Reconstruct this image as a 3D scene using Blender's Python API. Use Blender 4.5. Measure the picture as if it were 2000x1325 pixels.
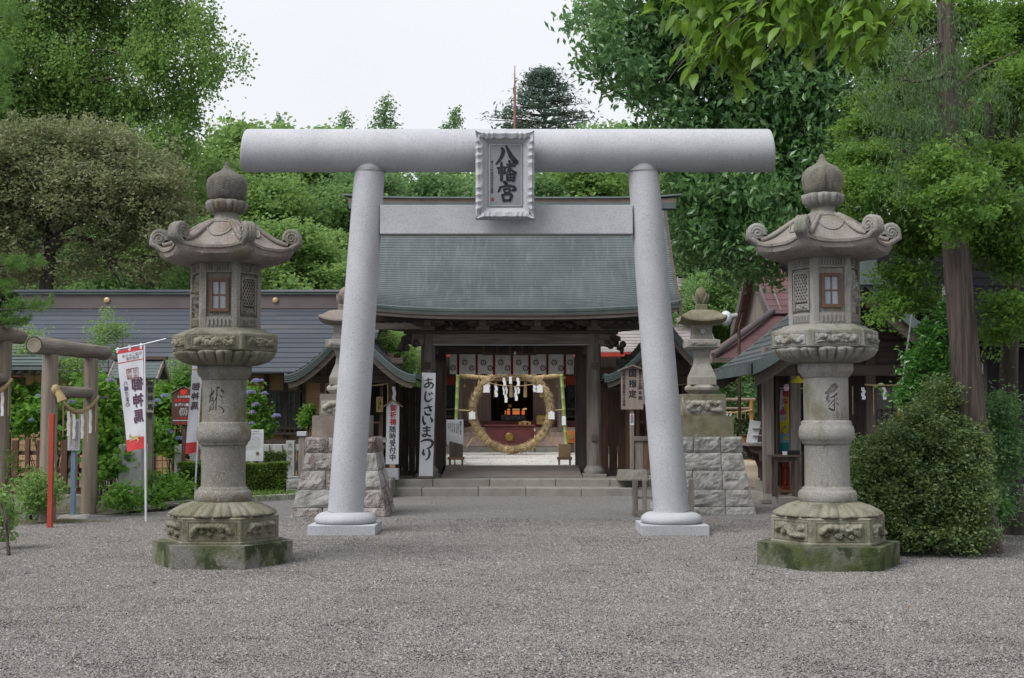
import bpy, math, random
import numpy as np
from mathutils import Vector, Matrix, noise as mnoise

# ------------------------------------------------------------------ scene, camera, light
scene = bpy.context.scene
for o in list(bpy.data.objects):
    bpy.data.objects.remove(o, do_unlink=True)
COL = scene.collection
R = math.radians
F_PX, CX, CY = 2550.0, 1000.0, 662.5            # focal length and centre in photograph pixels
HORIZON, CAM_H = 805.0, 1.6
TILT = math.atan((HORIZON - CY) / F_PX)

cam_d = bpy.data.cameras.new('camera')
cam_d.sensor_fit = 'HORIZONTAL'; cam_d.sensor_width = 36.0
cam_d.lens = F_PX / 2000.0 * 36.0
cam_d.clip_start = 0.1; cam_d.clip_end = 2000
cam = bpy.data.objects.new('camera', cam_d); COL.objects.link(cam)
cam.location = (0, 0, CAM_H); cam.rotation_euler = (R(90) + TILT, 0, 0)
scene.camera = cam

SUN_EL, SUN_AZ = 52.0, -128.0                    # azimuth from +Y, clockwise seen from above
world = bpy.data.worlds.new('World'); scene.world = world; world.use_nodes = True
wn, wl = world.node_tree.nodes, world.node_tree.links
wn.clear()
w_out = wn.new('ShaderNodeOutputWorld'); w_bg = wn.new('ShaderNodeBackground')
w_sky = wn.new('ShaderNodeTexSky'); w_sky.sky_type = 'NISHITA'; w_sky.sun_disc = False
w_sky.sun_elevation = R(SUN_EL); w_sky.sun_rotation = R(SUN_AZ); w_sky.dust_density = 6.0; w_sky.air_density = 1.4
w_hs = wn.new('ShaderNodeHueSaturation'); w_hs.inputs['Saturation'].default_value = 0.2; w_hs.inputs['Value'].default_value = 0.6
w_mix = wn.new('ShaderNodeMix'); w_mix.data_type = 'RGBA'
w_mix.inputs['Factor'].default_value = 0.86      # a closed, even cloud cover over the clear sky
w_noise = wn.new('ShaderNodeTexNoise'); w_noise.inputs['Scale'].default_value = 1.6
w_noise.inputs['Detail'].default_value = 4.0
w_ramp = wn.new('ShaderNodeValToRGB')
w_ramp.color_ramp.elements[0].position = 0.3; w_ramp.color_ramp.elements[0].color = (4.05, 4.2, 4.48, 1)
w_ramp.color_ramp.elements[1].position = 0.7; w_ramp.color_ramp.elements[1].color = (4.4, 4.53, 4.75, 1)
wl.new(w_sky.outputs[0], w_hs.inputs['Color']); wl.new(w_hs.outputs[0], w_mix.inputs['A'])
wl.new(w_noise.outputs['Fac'], w_ramp.inputs['Fac']); wl.new(w_ramp.outputs['Color'], w_mix.inputs['B'])
wl.new(w_mix.outputs['Result'], w_bg.inputs['Color'])
w_bg.inputs['Strength'].default_value = 0.1
wl.new(w_bg.outputs[0], w_out.inputs['Surface'])

sun_d = bpy.data.lights.new('sun', 'SUN'); sun_d.energy = 1.5; sun_d.angle = R(38); sun_d.color = (1.0, 0.98, 0.945)
sun = bpy.data.objects.new('sun', sun_d); COL.objects.link(sun)
_az, _el = R(SUN_AZ), R(SUN_EL)
_dir = Vector((math.sin(_az) * math.cos(_el), math.cos(_az) * math.cos(_el), math.sin(_el)))
sun.rotation_euler = _dir.to_track_quat('Z', 'Y').to_euler()
sun.location = (-10, -10, 30)

scene.view_settings.view_transform = 'Standard'; scene.view_settings.look = 'None'
scene.view_settings.gamma = 1.0; scene.view_settings.use_curve_mapping = False
scene.view_settings.exposure = 1.2
scene.cycles.use_denoising = True
scene.cycles.max_bounces = 6; scene.cycles.diffuse_bounces = 4; scene.cycles.glossy_bounces = 2
scene.cycles.transmission_bounces = 3; scene.cycles.transparent_max_bounces = 8
scene.render.use_persistent_data = False

# ------------------------------------------------------------------ pixel -> place
_ct, _st = math.cos(TILT), math.sin(TILT)
def ray(px, py):
    u, v = (px - CX) / F_PX, (CY - py) / F_PX
    return Vector((u, _ct - v * _st, _st + v * _ct))
def at(px, py, Y):
    d = ray(px, py); s = Y / d.y
    return Vector((d.x * s, Y, CAM_H + d.z * s))
def gx(px, Y, py=805):
    return at(px, py, Y).x
def gz(py, Y):
    return at(1000, py, Y).z
def ground(px, py, z=0.0):
    d = ray(px, py); s = (z - CAM_H) / d.z
    return Vector((d.x * s, d.y * s, z))

# ------------------------------------------------------------------ mesh helpers
class MB:
    def __init__(self): self.v = []; self.f = []; self.s = []
    def add(self, vs, fs, smooth=False):
        b = len(self.v); self.v.extend([tuple(p) for p in vs])
        self.f.extend([tuple(i + b for i in q) for q in fs]); self.s.extend([smooth] * len(fs)); return self
    def bx(self, x0, x1, y0, y1, z0, z1):
        return self.add([(x0,y0,z0),(x1,y0,z0),(x1,y1,z0),(x0,y1,z0),(x0,y0,z1),(x1,y0,z1),(x1,y1,z1),(x0,y1,z1)],
                        [(0,3,2,1),(4,5,6,7),(0,1,5,4),(1,2,6,5),(2,3,7,6),(3,0,4,7)])
    def beam(self, p, q, w, h, up=(0,0,1)):
        p, q = Vector(p), Vector(q); d = (q - p).normalized(); up = Vector(up)
        if abs(d.dot(up)) > 0.98: up = Vector((0,1,0))
        a = d.cross(up).normalized() * (w / 2); b = a.cross(d).normalized() * (h / 2)
        vs = [p-a-b, p+a-b, p+a+b, p-a+b, q-a-b, q+a-b, q+a+b, q-a+b]
        return self.add(vs, [(0,3,2,1),(4,5,6,7),(0,1,5,4),(1,2,6,5),(2,3,7,6),(3,0,4,7)])
    def tube(self, pts, rad, n=8, caps=True, smooth=True):
        pts = [Vector(p) for p in pts]; m = len(pts)
        if not hasattr(rad, '__len__'): rad = [rad] * m
        vs = []; ref = None
        for i, p in enumerate(pts):
            d = (pts[min(i+1, m-1)] - pts[max(i-1, 0)]).normalized()
            if ref is None:
                ref = Vector((0,0,1)) if abs(d.z) < 0.9 else Vector((1,0,0))
            a = d.cross(ref)
            if a.length < 1e-5: a = d.cross(Vector((0.3,0.8,0.5)))
            a.normalize(); b = a.cross(d).normalized(); ref = b
            for k in range(n):
                t = 2 * math.pi * k / n
                vs.append(p + (a * math.cos(t) + b * math.sin(t)) * rad[i])
        fs = [(i*n+k, i*n+(k+1)%n, (i+1)*n+(k+1)%n, (i+1)*n+k) for i in range(m-1) for k in range(n)]
        self.add(vs, fs, smooth)
        if caps:
            self.add(vs[:n], [tuple(range(n))[::-1]]); self.add(vs[-n:], [tuple(range(n))])
        return self
    def lathe(self, prof, n=32, c=(0,0,0), ph=0.0, smooth=True, caps=True):
        vs = []
        for r, z in prof:
            for k in range(n):
                t = ph + 2 * math.pi * k / n
                vs.append((c[0] + r*math.cos(t), c[1] + r*math.sin(t), c[2] + z))
        m = len(prof)
        self.add(vs, [(i*n+k, i*n+(k+1)%n, (i+1)*n+(k+1)%n, (i+1)*n+k) for i in range(m-1) for k in range(n)], smooth)
        if caps:
            if prof[0][0] > 1e-4: self.add(vs[:n], [tuple(range(n))[::-1]])
            if prof[-1][0] > 1e-4: self.add(vs[-n:], [tuple(range(n))])
        return self
    def prism(self, poly, fn, a, b, smooth=False):
        """poly: 2d points, fn(u, v, w) -> point, extruded from w=a to w=b"""
        n = len(poly)
        vs = [fn(u, v, a) for u, v in poly] + [fn(u, v, b) for u, v in poly]
        self.add(vs, [tuple(range(n))[::-1], tuple(range(n, 2*n))])
        self.add(vs, [(i, (i+1)%n, n+(i+1)%n, n+i) for i in range(n)], smooth)
        return self
    def loft(self, secs, close=True, caps=True, smooth=True):
        n = len(secs[0]); vs = [p for s in secs for p in s]; m = len(secs)
        kk = n if close else n - 1
        self.add(vs, [(i*n+k, i*n+(k+1)%n, (i+1)*n+(k+1)%n, (i+1)*n+k) for i in range(m-1) for k in range(kk)], smooth)
        if caps and close:
            self.add(secs[0], [tuple(range(n))[::-1]]); self.add(secs[-1], [tuple(range(n))])
        return self
    def grid(self, fn, nu, nv, smooth=True):
        vs = [fn(i/(nu-1), j/(nv-1)) for j in range(nv) for i in range(nu)]
        return self.add(vs, [(j*nu+i, j*nu+i+1, (j+1)*nu+i+1, (j+1)*nu+i) for j in range(nv-1) for i in range(nu-1)], smooth)
    def ball(self, c, r, nu=10, nv=6, sq=(1,1,1)):
        prof = []
        vs = []
        for j in range(nv+1):
            t = math.pi * j / nv
            for k in range(nu):
                a = 2*math.pi*k/nu
                vs.append((c[0]+r*sq[0]*math.sin(t)*math.cos(a), c[1]+r*sq[1]*math.sin(t)*math.sin(a), c[2]-r*sq[2]*math.cos(t)))
        return self.add(vs, [(j*nu+k, j*nu+(k+1)%nu, (j+1)*nu+(k+1)%nu, (j+1)*nu+k) for j in range(nv) for k in range(nu)], True)
    def map(self, fn):
        self.v = [tuple(fn(Vector(p))) for p in self.v]; return self
    def mesh(self, name):
        me = bpy.data.meshes.new(name); me.from_pydata(self.v, [], self.f)
        me.polygons.foreach_set('use_smooth', self.s); me.update(); return me

OFF = {}
def thing(name, label, cat, loc=(0,0,0), group=None, rz=0.0):
    o = bpy.data.objects.new(name, None); COL.objects.link(o)
    o.empty_display_size = 0.2
    o.location = loc; o.rotation_euler = (0, 0, rz)
    o['label'] = label; o['category'] = cat
    if group: o['group'] = group
    OFF[o.name] = Vector(loc)
    return o
def link(name, me, mat=None, parent=None, local=False):
    o = bpy.data.objects.new(name, me); COL.objects.link(o)
    if mat is not None and not me.materials: me.materials.append(mat)
    if parent is not None:
        o.parent = parent
        if not local and parent.name in OFF: o.location = -OFF[parent.name]
    return o
def obj(name, mb, mat, parent=None, local=False, bevel=0.0, seg=2):
    me = mb.mesh(name) if isinstance(mb, MB) else mb
    o = link(name, me, mat, parent, local)
    if bevel > 0:
        m = o.modifiers.new('bevel', 'BEVEL'); m.width = bevel; m.segments = seg; m.limit_method = 'ANGLE'; m.angle_limit = R(40)
        m.harden_normals = False
    return o
def tag(o, label, cat, group=None):
    o['label'] = label; o['category'] = cat
    if group: o['group'] = group
    return o
def struct(o, kind='structure', label=None):
    o['kind'] = kind
    if label: o['label'] = label
    return o
def dup(root, loc=None, rz=None, label=None, group=None):
    r = root.copy(); COL.objects.link(r)
    if loc is not None: r.location = loc
    if rz is not None: r.rotation_euler = (0, 0, rz)
    if label: r['label'] = label
    if group: r['group'] = group
    for ch in list(root.children):
        c = ch.copy(); COL.objects.link(c); c.parent = r
        for g in list(ch.children):
            d = g.copy(); COL.objects.link(d); d.parent = c
    return r

# ------------------------------------------------------------------ materials
def _n(nt, t, **kw):
    n = nt.nodes.new(t)
    for k, v in kw.items():
        if k in n.inputs: n.inputs[k].default_value = v
        else: setattr(n, k, v)
    return n
def rgb(c): return (c[0], c[1], c[2], 1.0)
def mixc(nt, fac, a, b, mode='MIX'):
    m = nt.nodes.new('ShaderNodeMix'); m.data_type = 'RGBA'; m.blend_type = mode
    for key, val in (('Factor', fac), ('A', a), ('B', b)):
        if isinstance(val, bpy.types.NodeSocket): nt.links.new(val, m.inputs[key])
        elif key == 'Factor': m.inputs[key].default_value = val
        else: m.inputs[key].default_value = rgb(val)
    return m.outputs['Result']
def ramp(nt, src, p0, p1, c0=0.0, c1=1.0):
    r = nt.nodes.new('ShaderNodeMapRange'); r.inputs['From Min'].default_value = p0; r.inputs['From Max'].default_value = p1
    r.inputs['To Min'].default_value = c0; r.inputs['To Max'].default_value = c1
    nt.links.new(src, r.inputs['Value']); return r.outputs['Result']
def noise(nt, vec, scale, detail=5, rough=0.55, dist=0.0):
    n = _n(nt, 'ShaderNodeTexNoise'); n.inputs['Scale'].default_value = scale; n.inputs['Detail'].default_value = detail
    n.inputs['Roughness'].default_value = rough; n.inputs['Distortion'].default_value = dist
    nt.links.new(vec, n.inputs['Vector']); return n.outputs['Fac']
def mapping(nt, vec, scale=(1,1,1), loc=(0,0,0)):
    m = nt.nodes.new('ShaderNodeMapping'); m.inputs['Scale'].default_value = scale; m.inputs['Location'].default_value = loc
    nt.links.new(vec, m.inputs['Vector']); return m.outputs['Vector']
MATS = {}
def M(name, col, col2=None, scale=4.0, rough=0.8, bump=0.15, bscale=60.0, metal=0.0, speck=None, speck_amt=0.5, speck_scale=180.0,
      stains=(), stretch=None, rnd=0.08, spec=0.35, patch=(0.4, 0.62), coat=0.0, emit=None):
    """layered procedural surface: two tones, fine speckle, stains of their own shape, relief, a little change from piece to piece"""
    if name in MATS: return MATS[name]
    m = bpy.data.materials.new(name); m.use_nodes = True; nt = m.node_tree
    b = nt.nodes['Principled BSDF']
    tc = nt.nodes.new('ShaderNodeTexCoord'); oi = nt.nodes.new('ShaderNodeObjectInfo')
    add = nt.nodes.new('ShaderNodeVectorMath'); add.operation = 'MULTIPLY_ADD'
    comb = nt.nodes.new('ShaderNodeCombineXYZ')
    for k in range(3): nt.links.new(oi.outputs['Random'], comb.inputs[k])
    add.inputs[1].default_value = (13.7, 7.3, 9.1); nt.links.new(comb.outputs[0], add.inputs[0]); nt.links.new(tc.outputs['Object'], add.inputs[2])
    vec = add.outputs[0]
    sv = mapping(nt, vec, stretch) if stretch else vec
    col2 = col2 or tuple(c * 0.75 for c in col)
    f = ramp(nt, noise(nt, sv, scale, 6, 0.62), patch[0], patch[1])
    c = mixc(nt, f, col, col2)
    if speck is not None:
        s = ramp(nt, noise(nt, vec, speck_scale, 2, 0.5), 0.52, 0.66)
        mul = nt.nodes.new('ShaderNodeMath'); mul.operation = 'MULTIPLY'; mul.inputs[1].default_value = speck_amt
        nt.links.new(s, mul.inputs[0]); c = mixc(nt, mul.outputs[0], c, speck)
    for st in stains:
        sc, p0, p1, scol, amt = st[:5]
        vv = mapping(nt, vec, st[5] if len(st) > 5 else (1,1,1), (3.1 * sc, 1.7, 5.2))
        s = ramp(nt, noise(nt, vv, sc, 7, 0.68, 0.3), p0, p1)
        mul = nt.nodes.new('ShaderNodeMath'); mul.operation = 'MULTIPLY'; mul.inputs[1].default_value = amt
        nt.links.new(s, mul.inputs[0]); c = mixc(nt, mul.outputs[0], c, scol)
    if rnd > 0:
        hs = nt.nodes.new('ShaderNodeHueSaturation'); nt.links.new(c, hs.inputs['Color'])
        nt.links.new(ramp(nt, oi.outputs['Random'], 0, 1, 1 - rnd, 1 + rnd), hs.inputs['Value']); c = hs.outputs['Color']
    nt.links.new(c, b.inputs['Base Color'])
    nt.links.new(ramp(nt, noise(nt, sv, scale * 3, 4), 0.3, 0.7, max(0.05, rough - 0.12), min(1, rough + 0.1)), b.inputs['Roughness'])
    b.inputs['Metallic'].default_value = metal; b.inputs['Specular IOR Level'].default_value = spec
    if coat: b.inputs['Coat Weight'].default_value = coat
    if emit:
        b.inputs['Emission Color'].default_value = rgb(emit[0]); b.inputs['Emission Strength'].default_value = emit[1]
    if bump > 0:
        bp = nt.nodes.new('ShaderNodeBump'); bp.inputs['Strength'].default_value = bump; bp.inputs['Distance'].default_value = 0.02
        bv = mapping(nt, sv, (bscale / scale if stretch else 1,) * 3) if False else sv
        nt.links.new(noise(nt, bv, bscale, 6, 0.65), bp.inputs['Height']); nt.links.new(bp.outputs['Normal'], b.inputs['Normal'])
    MATS[name] = m; return m
def leafmat(name, a, b_, tr=0.35, rough=0.55, spec=0.3):
    if name in MATS: return MATS[name]
    m = bpy.data.materials.new(name); m.use_nodes = True; nt = m.node_tree
    b = nt.nodes['Principled BSDF']; out = nt.nodes['Material Output']
    at_ = nt.nodes.new('ShaderNodeAttribute'); at_.attribute_name = 'var'
    c = mixc(nt, at_.outputs['Fac'], a, b_)
    nt.links.new(c, b.inputs['Base Color']); b.inputs['Roughness'].default_value = rough; b.inputs['Specular IOR Level'].default_value = spec
    t = nt.nodes.new('ShaderNodeBsdfTranslucent')
    hs = nt.nodes.new('ShaderNodeHueSaturation'); hs.inputs['Value'].default_value = 1.35; hs.inputs['Hue'].default_value = 0.485
    nt.links.new(c, hs.inputs['Color']); nt.links.new(hs.outputs[0], t.inputs['Color'])
    mx = nt.nodes.new('ShaderNodeMixShader'); mx.inputs[0].default_value = tr
    nt.links.new(b.outputs[0], mx.inputs[1]); nt.links.new(t.outputs[0], mx.inputs[2]); nt.links.new(mx.outputs[0], out.inputs['Surface'])
    MATS[name] = m; return m

# ------------------------------------------------------------------ writing
_font_cache = {}
def glyph(ch, bold=0.0):
    """flat outline mesh of one character, centred in a unit cell (x, z)"""
    key = (ch, bold)
    if key in _font_cache: return _font_cache[key]
    cu = bpy.data.curves.new('glyph', 'FONT'); cu.body = ch; cu.size = 1.0; cu.offset = bold; cu.resolution_u = 3
    o = bpy.data.objects.new('glyph', cu); me = bpy.data.meshes.new_from_object(o)
    vs = [v.co.copy() for v in me.vertices]; fs = [tuple(p.vertices) for p in me.polygons]
    bpy.data.objects.remove(o, do_unlink=True); bpy.data.curves.remove(cu); bpy.data.meshes.remove(me)
    if vs:
        x0, x1 = min(v.x for v in vs), max(v.x for v in vs); y0, y1 = min(v.y for v in vs), max(v.y for v in vs)
        c = Vector(((x0+x1)/2, (y0+y1)/2, 0)); s = 1.0
        wide = max(x1-x0, y1-y0)
        if ord(ch) > 0x2E80: s = 0.92 / max(wide, 0.6)
        vs = [(v - c) * s for v in vs]
    _font_cache[key] = (vs, fs); return _font_cache[key]
def write(mb, text, O, U, V, size, vertical=True, pitch=1.05, bold=0.012, sx=1.0, seed=0):
    """O: centre of the first character; U to the reader's right, V up; characters run down (or along U)"""
    O, U, V = Vector(O), Vector(U).normalized(), Vector(V).normalized(); i = 0; N = U.cross(V)
    for ch in text:
        if ch != ' ':
            vs, fs = glyph(ch); offs = ((0, 0),)
            if bold > .006:                     # bolder: plain strokes laid side by side (thickened outlines can break)
                d = bold * .8; offs = ((-d, -d), (d, d), (-d, d), (d, -d))
            P = O - V * (i * size * pitch) if vertical else O + U * (i * size * pitch)
            for k, (a, b) in enumerate(offs):
                mb.add([P + U * ((v.x + a) * size * sx) + V * ((v.y + b) * size) + N * (.0004 * k) for v in vs], fs)
        i += 1
    return mb
def brush(mb, strokes, O, U, V, size, N=None, press=1.0):
    """brush strokes: lists of (x, y, width) in a unit cell, thick where the brush was pressed"""
    O, U, V = Vector(O), Vector(U).normalized(), Vector(V).normalized()
    for si, st in enumerate(strokes):
        pts = []
        for i in range(len(st) - 1):                                    # smooth the stroke
            p0 = st[max(i-1, 0)]; p1 = st[i]; p2 = st[i+1]; p3 = st[min(i+2, len(st)-1)]
            for k in range(5):
                t = k / 5
                pts.append(tuple(0.5*((2*b) + (-a+c)*t + (2*a-5*b+4*c-d)*t*t + (-a+3*b-3*c+d)*t**3) for a, b, c, d in zip(p0, p1, p2, p3)))
        pts.append(st[-1]); L, Rr = [], []
        for i, (x, y, w) in enumerate(pts):
            a, b = pts[max(i-1, 0)], pts[min(i+1, len(pts)-1)]
            dx, dy = b[0]-a[0], b[1]-a[1]; l = math.hypot(dx, dy) or 1
            nx, ny = -dy/l, dx/l; w = max(w, 0.006) * press / 2
            L.append((x + nx*w, y + ny*w)); Rr.append((x - nx*w, y - ny*w))
        lift = (N or U.cross(V)) * (0.0006 * si)
        P = lambda q: O + U*((q[0]-0.5)*size) + V*((q[1]-0.5)*size) + lift
        vs = [P(q) for q in L] + [P(q) for q in Rr]; n = len(L)
        mb.add(vs, [(i, n+i, n+i+1, i+1) for i in range(n-1)])
        for (x, y, w), sgn in ((pts[0], 1), (pts[-1], 1)):              # round brush ends
            w = max(w, 0.006) * press / 2
            ring = [P((x + w*math.cos(k*math.pi/5), y + w*math.sin(k*math.pi/5))) for k in range(10)]
            mb.add(ring, [tuple(range(10))])
    return mb
# ================================================================== ground
def ground_mat():
    m = bpy.data.materials.new('gravel_bed'); m.use_nodes = True; nt = m.node_tree; b = nt.nodes['Principled BSDF']
    tc = nt.nodes.new('ShaderNodeTexCoord'); vec = tc.outputs['Object']
    vo = nt.nodes.new('ShaderNodeTexVoronoi'); vo.inputs['Scale'].default_value = 80; nt.links.new(vec, vo.inputs['Vector'])
    sep = nt.nodes.new('ShaderNodeSeparateColor'); nt.links.new(vo.outputs['Color'], sep.inputs[0])
    c = mixc(nt, ramp(nt, sep.outputs[0], 0.05, 0.95), (0.09, 0.087, 0.085), (0.25, 0.241, 0.235))
    c = mixc(nt, ramp(nt, sep.outputs[1], 0.86, 0.9), c, (0.34, 0.33, 0.32))
    c = mixc(nt, ramp(nt, noise(nt, vec, 0.55, 5, 0.6), 0.42, 0.68, 0, 0.28), c, (0.135, 0.122, 0.112))   # damp, earthy patches
    c = mixc(nt, ramp(nt, noise(nt, mapping(nt, vec, (1, 1, 1), (7, 3, 0)), 0.9, 6, 0.7), 0.56, 0.72, 0, 0.3), c, (0.30, 0.285, 0.26))
    nt.links.new(c, b.inputs['Base Color']); b.inputs['Roughness'].default_value = 0.88; b.inputs['Specular IOR Level'].default_value = 0.25
    bp = nt.nodes.new('ShaderNodeBump'); bp.inputs['Strength'].default_value = 0.9; bp.inputs['Distance'].default_value = 0.012
    nt.links.new(ramp(nt, vo.outputs['Distance'], 0, 0.7, 1, 0), bp.inputs['Height']); nt.links.new(bp.outputs[0], b.inputs['Normal'])
    return m
random.seed(5); rng = np.random.default_rng(11)
def bumpz(x, y):
    return 0.0
g = MB(); xs = [-250, -120, -60, -30] + [i * 0.5 for i in range(-36, 37)] + [30, 60, 120, 250]
ys = [-60, -20, 0] + [4 + i * 0.5 for i in range(0, 82)] + [60, 90, 150, 400]
g.add([(x, y, bumpz(x, y) * (1 if abs(x) < 18 and 3 < y < 22 else 0) - 0.012) for y in ys for x in xs],
      [(j*len(xs)+i, j*len(xs)+i+1, (j+1)*len(xs)+i+1, (j+1)*len(xs)+i) for j in range(len(ys)-1) for i in range(len(xs)-1)], True)
struct(obj('ground', g, ground_mat()), label='grey gravel forecourt of the shrine')

# loose stones on the gravel: one tile of stones laid many times (nobody could count them)
def stone_mat():
    m = bpy.data.materials.new('gravel_stone'); m.use_nodes = True; nt = m.node_tree; b = nt.nodes['Principled BSDF']
    a = nt.nodes.new('ShaderNodeAttribute'); a.attribute_name = 'var'
    c = mixc(nt, ramp(nt, a.outputs['Fac'], 0, 0.82), (0.08, 0.076, 0.074), (0.255, 0.242, 0.232))
    c = mixc(nt, ramp(nt, a.outputs['Fac'], 0.95, 0.98), c, (0.38, 0.365, 0.35))
    geo = nt.nodes.new('ShaderNodeNewGeometry')
    c = mixc(nt, ramp(nt, noise(nt, geo.outputs['Position'], 0.6, 5, 0.6), 0.42, 0.7, 0, 0.3), c, (0.12, 0.108, 0.098))
    nt.links.new(c, b.inputs['Base Color']); b.inputs['Roughness'].default_value = 0.85; b.inputs['Specular IOR Level'].default_value = 0.3
    return m
NS = 5600
octa = np.array([(1,0,0),(0,1,0),(-1,0,0),(0,-1,0),(0,0,1),(0,0,-1)], float)
of = np.array([(0,1,4),(1,2,4),(2,3,4),(3,0,4),(1,0,5),(2,1,5),(3,2,5),(0,3,5)])
ce = np.stack([rng.uniform(-.56,.56,NS), rng.uniform(-.56,.56,NS), rng.uniform(-.004,.004,NS)], 1)
sz = rng.uniform(0.0045, 0.0088, NS) * (1 + 0.7*(rng.random(NS) > 0.93))
V = octa[None] * rng.uniform(0.7, 1.25, (NS, 6, 1)) * sz[:, None, None] * np.stack([rng.uniform(.8,1.4,NS), rng.uniform(.8,1.3,NS), rng.uniform(.6,.9,NS)], 1)[:, None, :]
an = rng.uniform(0, 2*np.pi, NS); ca, sa = np.cos(an), np.sin(an)
V = np.stack([V[..., 0]*ca[:,None]-V[..., 1]*sa[:,None], V[..., 0]*sa[:,None]+V[..., 1]*ca[:,None], V[..., 2]], -1)
tilt = rng.uniform(-.5, .5, NS)[:, None]; V[..., 2] += V[..., 0]*tilt
V += ce[:, None, :]
def np_mesh(name, V, F, var=None, smooth=False):
    """V (n,3), F (m,k)"""
    me = bpy.data.meshes.new(name); n, k = F.shape
    me.vertices.add(len(V)); me.vertices.foreach_set('co', np.ascontiguousarray(V, dtype=np.float32).ravel())
    me.loops.add(n*k); me.loops.foreach_set('vertex_index', np.ascontiguousarray(F, dtype=np.int32).ravel())
    me.polygons.add(n); me.polygons.foreach_set('loop_start', np.arange(0, n*k, k, dtype=np.int32))
    me.polygons.foreach_set('use_smooth', np.full(n, smooth))
    if var is not None:
        a = me.attributes.new('var', 'FLOAT', 'FACE'); a.data.foreach_set('value', np.ascontiguousarray(var, dtype=np.float32))
    me.update(calc_edges=True); return me
tile_me = np_mesh('gravel_stone_tile', V.reshape(-1, 3), (of[None] + 6*np.arange(NS)[:, None, None]).reshape(-1, 3), np.repeat(rng.random(NS), 8))
tile_me.materials.append(stone_mat())
tile_o = bpy.data.objects.new('gravel_stone_tile', tile_me)
pts, rots = [], []
y = 6.6
while y < 19.5:
    hw = y * 0.42 + 0.8; x = -math.floor(hw)
    while x <= hw:
        pts.append((x + random.uniform(-.2, .2), y + random.uniform(-.2,.2), bumpz(x, y) - 0.004)); rots.append(random.uniform(0, 6.28)); x += 0.72
    y += 0.66
pm = bpy.data.meshes.new('loose_gravel'); pm.from_pydata(pts, [], [])
ra = pm.attributes.new('rot', 'FLOAT_VECTOR', 'POINT'); ra.data.foreach_set('vector', np.array([(0, 0, r) for r in rots], np.float32).ravel())
go = link('loose_gravel', pm); struct(go, 'stuff', 'small loose grey gravel stones covering the forecourt')
ng = bpy.data.node_groups.new('lay_stones', 'GeometryNodeTree')
ng.interface.new_socket('Geometry', in_out='INPUT', socket_type='NodeSocketGeometry'); ng.interface.new_socket('Geometry', in_out='OUTPUT', socket_type='NodeSocketGeometry')
gi, gu = ng.nodes.new('NodeGroupInput'), ng.nodes.new('NodeGroupOutput')
iop, oinf = ng.nodes.new('GeometryNodeInstanceOnPoints'), ng.nodes.new('GeometryNodeObjectInfo')
na = ng.nodes.new('GeometryNodeInputNamedAttribute'); na.data_type = 'FLOAT_VECTOR'; na.inputs[0].default_value = 'rot'
oinf.inputs['Object'].default_value = tile_o
ng.links.new(gi.outputs[0], iop.inputs['Points']); ng.links.new(oinf.outputs['Geometry'], iop.inputs['Instance'])
ng.links.new(na.outputs[0], iop.inputs['Rotation']); ng.links.new(iop.outputs[0], gu.inputs[0])
go.modifiers.new('stones', 'NODES').node_group = ng
# ================================================================== the two tall stone lanterns
def lantern_stone(name, a, b, moss_amt, brown_amt, seedoff):
    return M(name, a, b, scale=2.3, rough=0.9, bump=0.5, bscale=75, speck=(0.42, 0.41, 0.39), speck_amt=0.45, speck_scale=85, patch=(0.36, 0.62), rnd=0.06,
             stains=((1.9 + seedoff, 0.50, 0.66, (0.088, 0.094, 0.045), moss_amt, (1, 1, 0.55)),
                     (2.6 + seedoff, 0.53, 0.66, (0.115, 0.080, 0.045), brown_amt, (1, 1, 0.7)),
                     (5.0 + seedoff, 0.56, 0.70, (0.062, 0.060, 0.052), 0.72, (1, 1, 0.35)),
                     (11.0, 0.64, 0.72, (0.33, 0.34, 0.31), 0.6)))
def hexfac(t):
    t = (t % (math.pi/3)) - math.pi/6
    return math.cos(math.pi/6) / math.cos(t)
def face_frame(k, ap):
    a = R(-90 + 60*k); n = Vector((math.cos(a), math.sin(a), 0)); t = Vector((-math.sin(a), math.cos(a), 0))
    return n, t, n * ap
def stroke_depth(strokes, x, y):
    """how deep the chisel went at (x, y) of the unit cell"""
    best = 0.0
    for st in strokes:
        for (x0, y0, w0), (x1, y1, w1) in zip(st[:-1], st[1:]):
            dx, dy = x1-x0, y1-y0; l2 = dx*dx+dy*dy or 1e-9
            t = max(0, min(1, ((x-x0)*dx+(y-y0)*dy)/l2)); w = (w0+(w1-w0)*t)/2
            d = math.hypot(x-x0-dx*t, y-y0-dy*t)
            if d < w: best = max(best, min(1.0, (w-d)/(0.024)))
    return best
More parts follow.
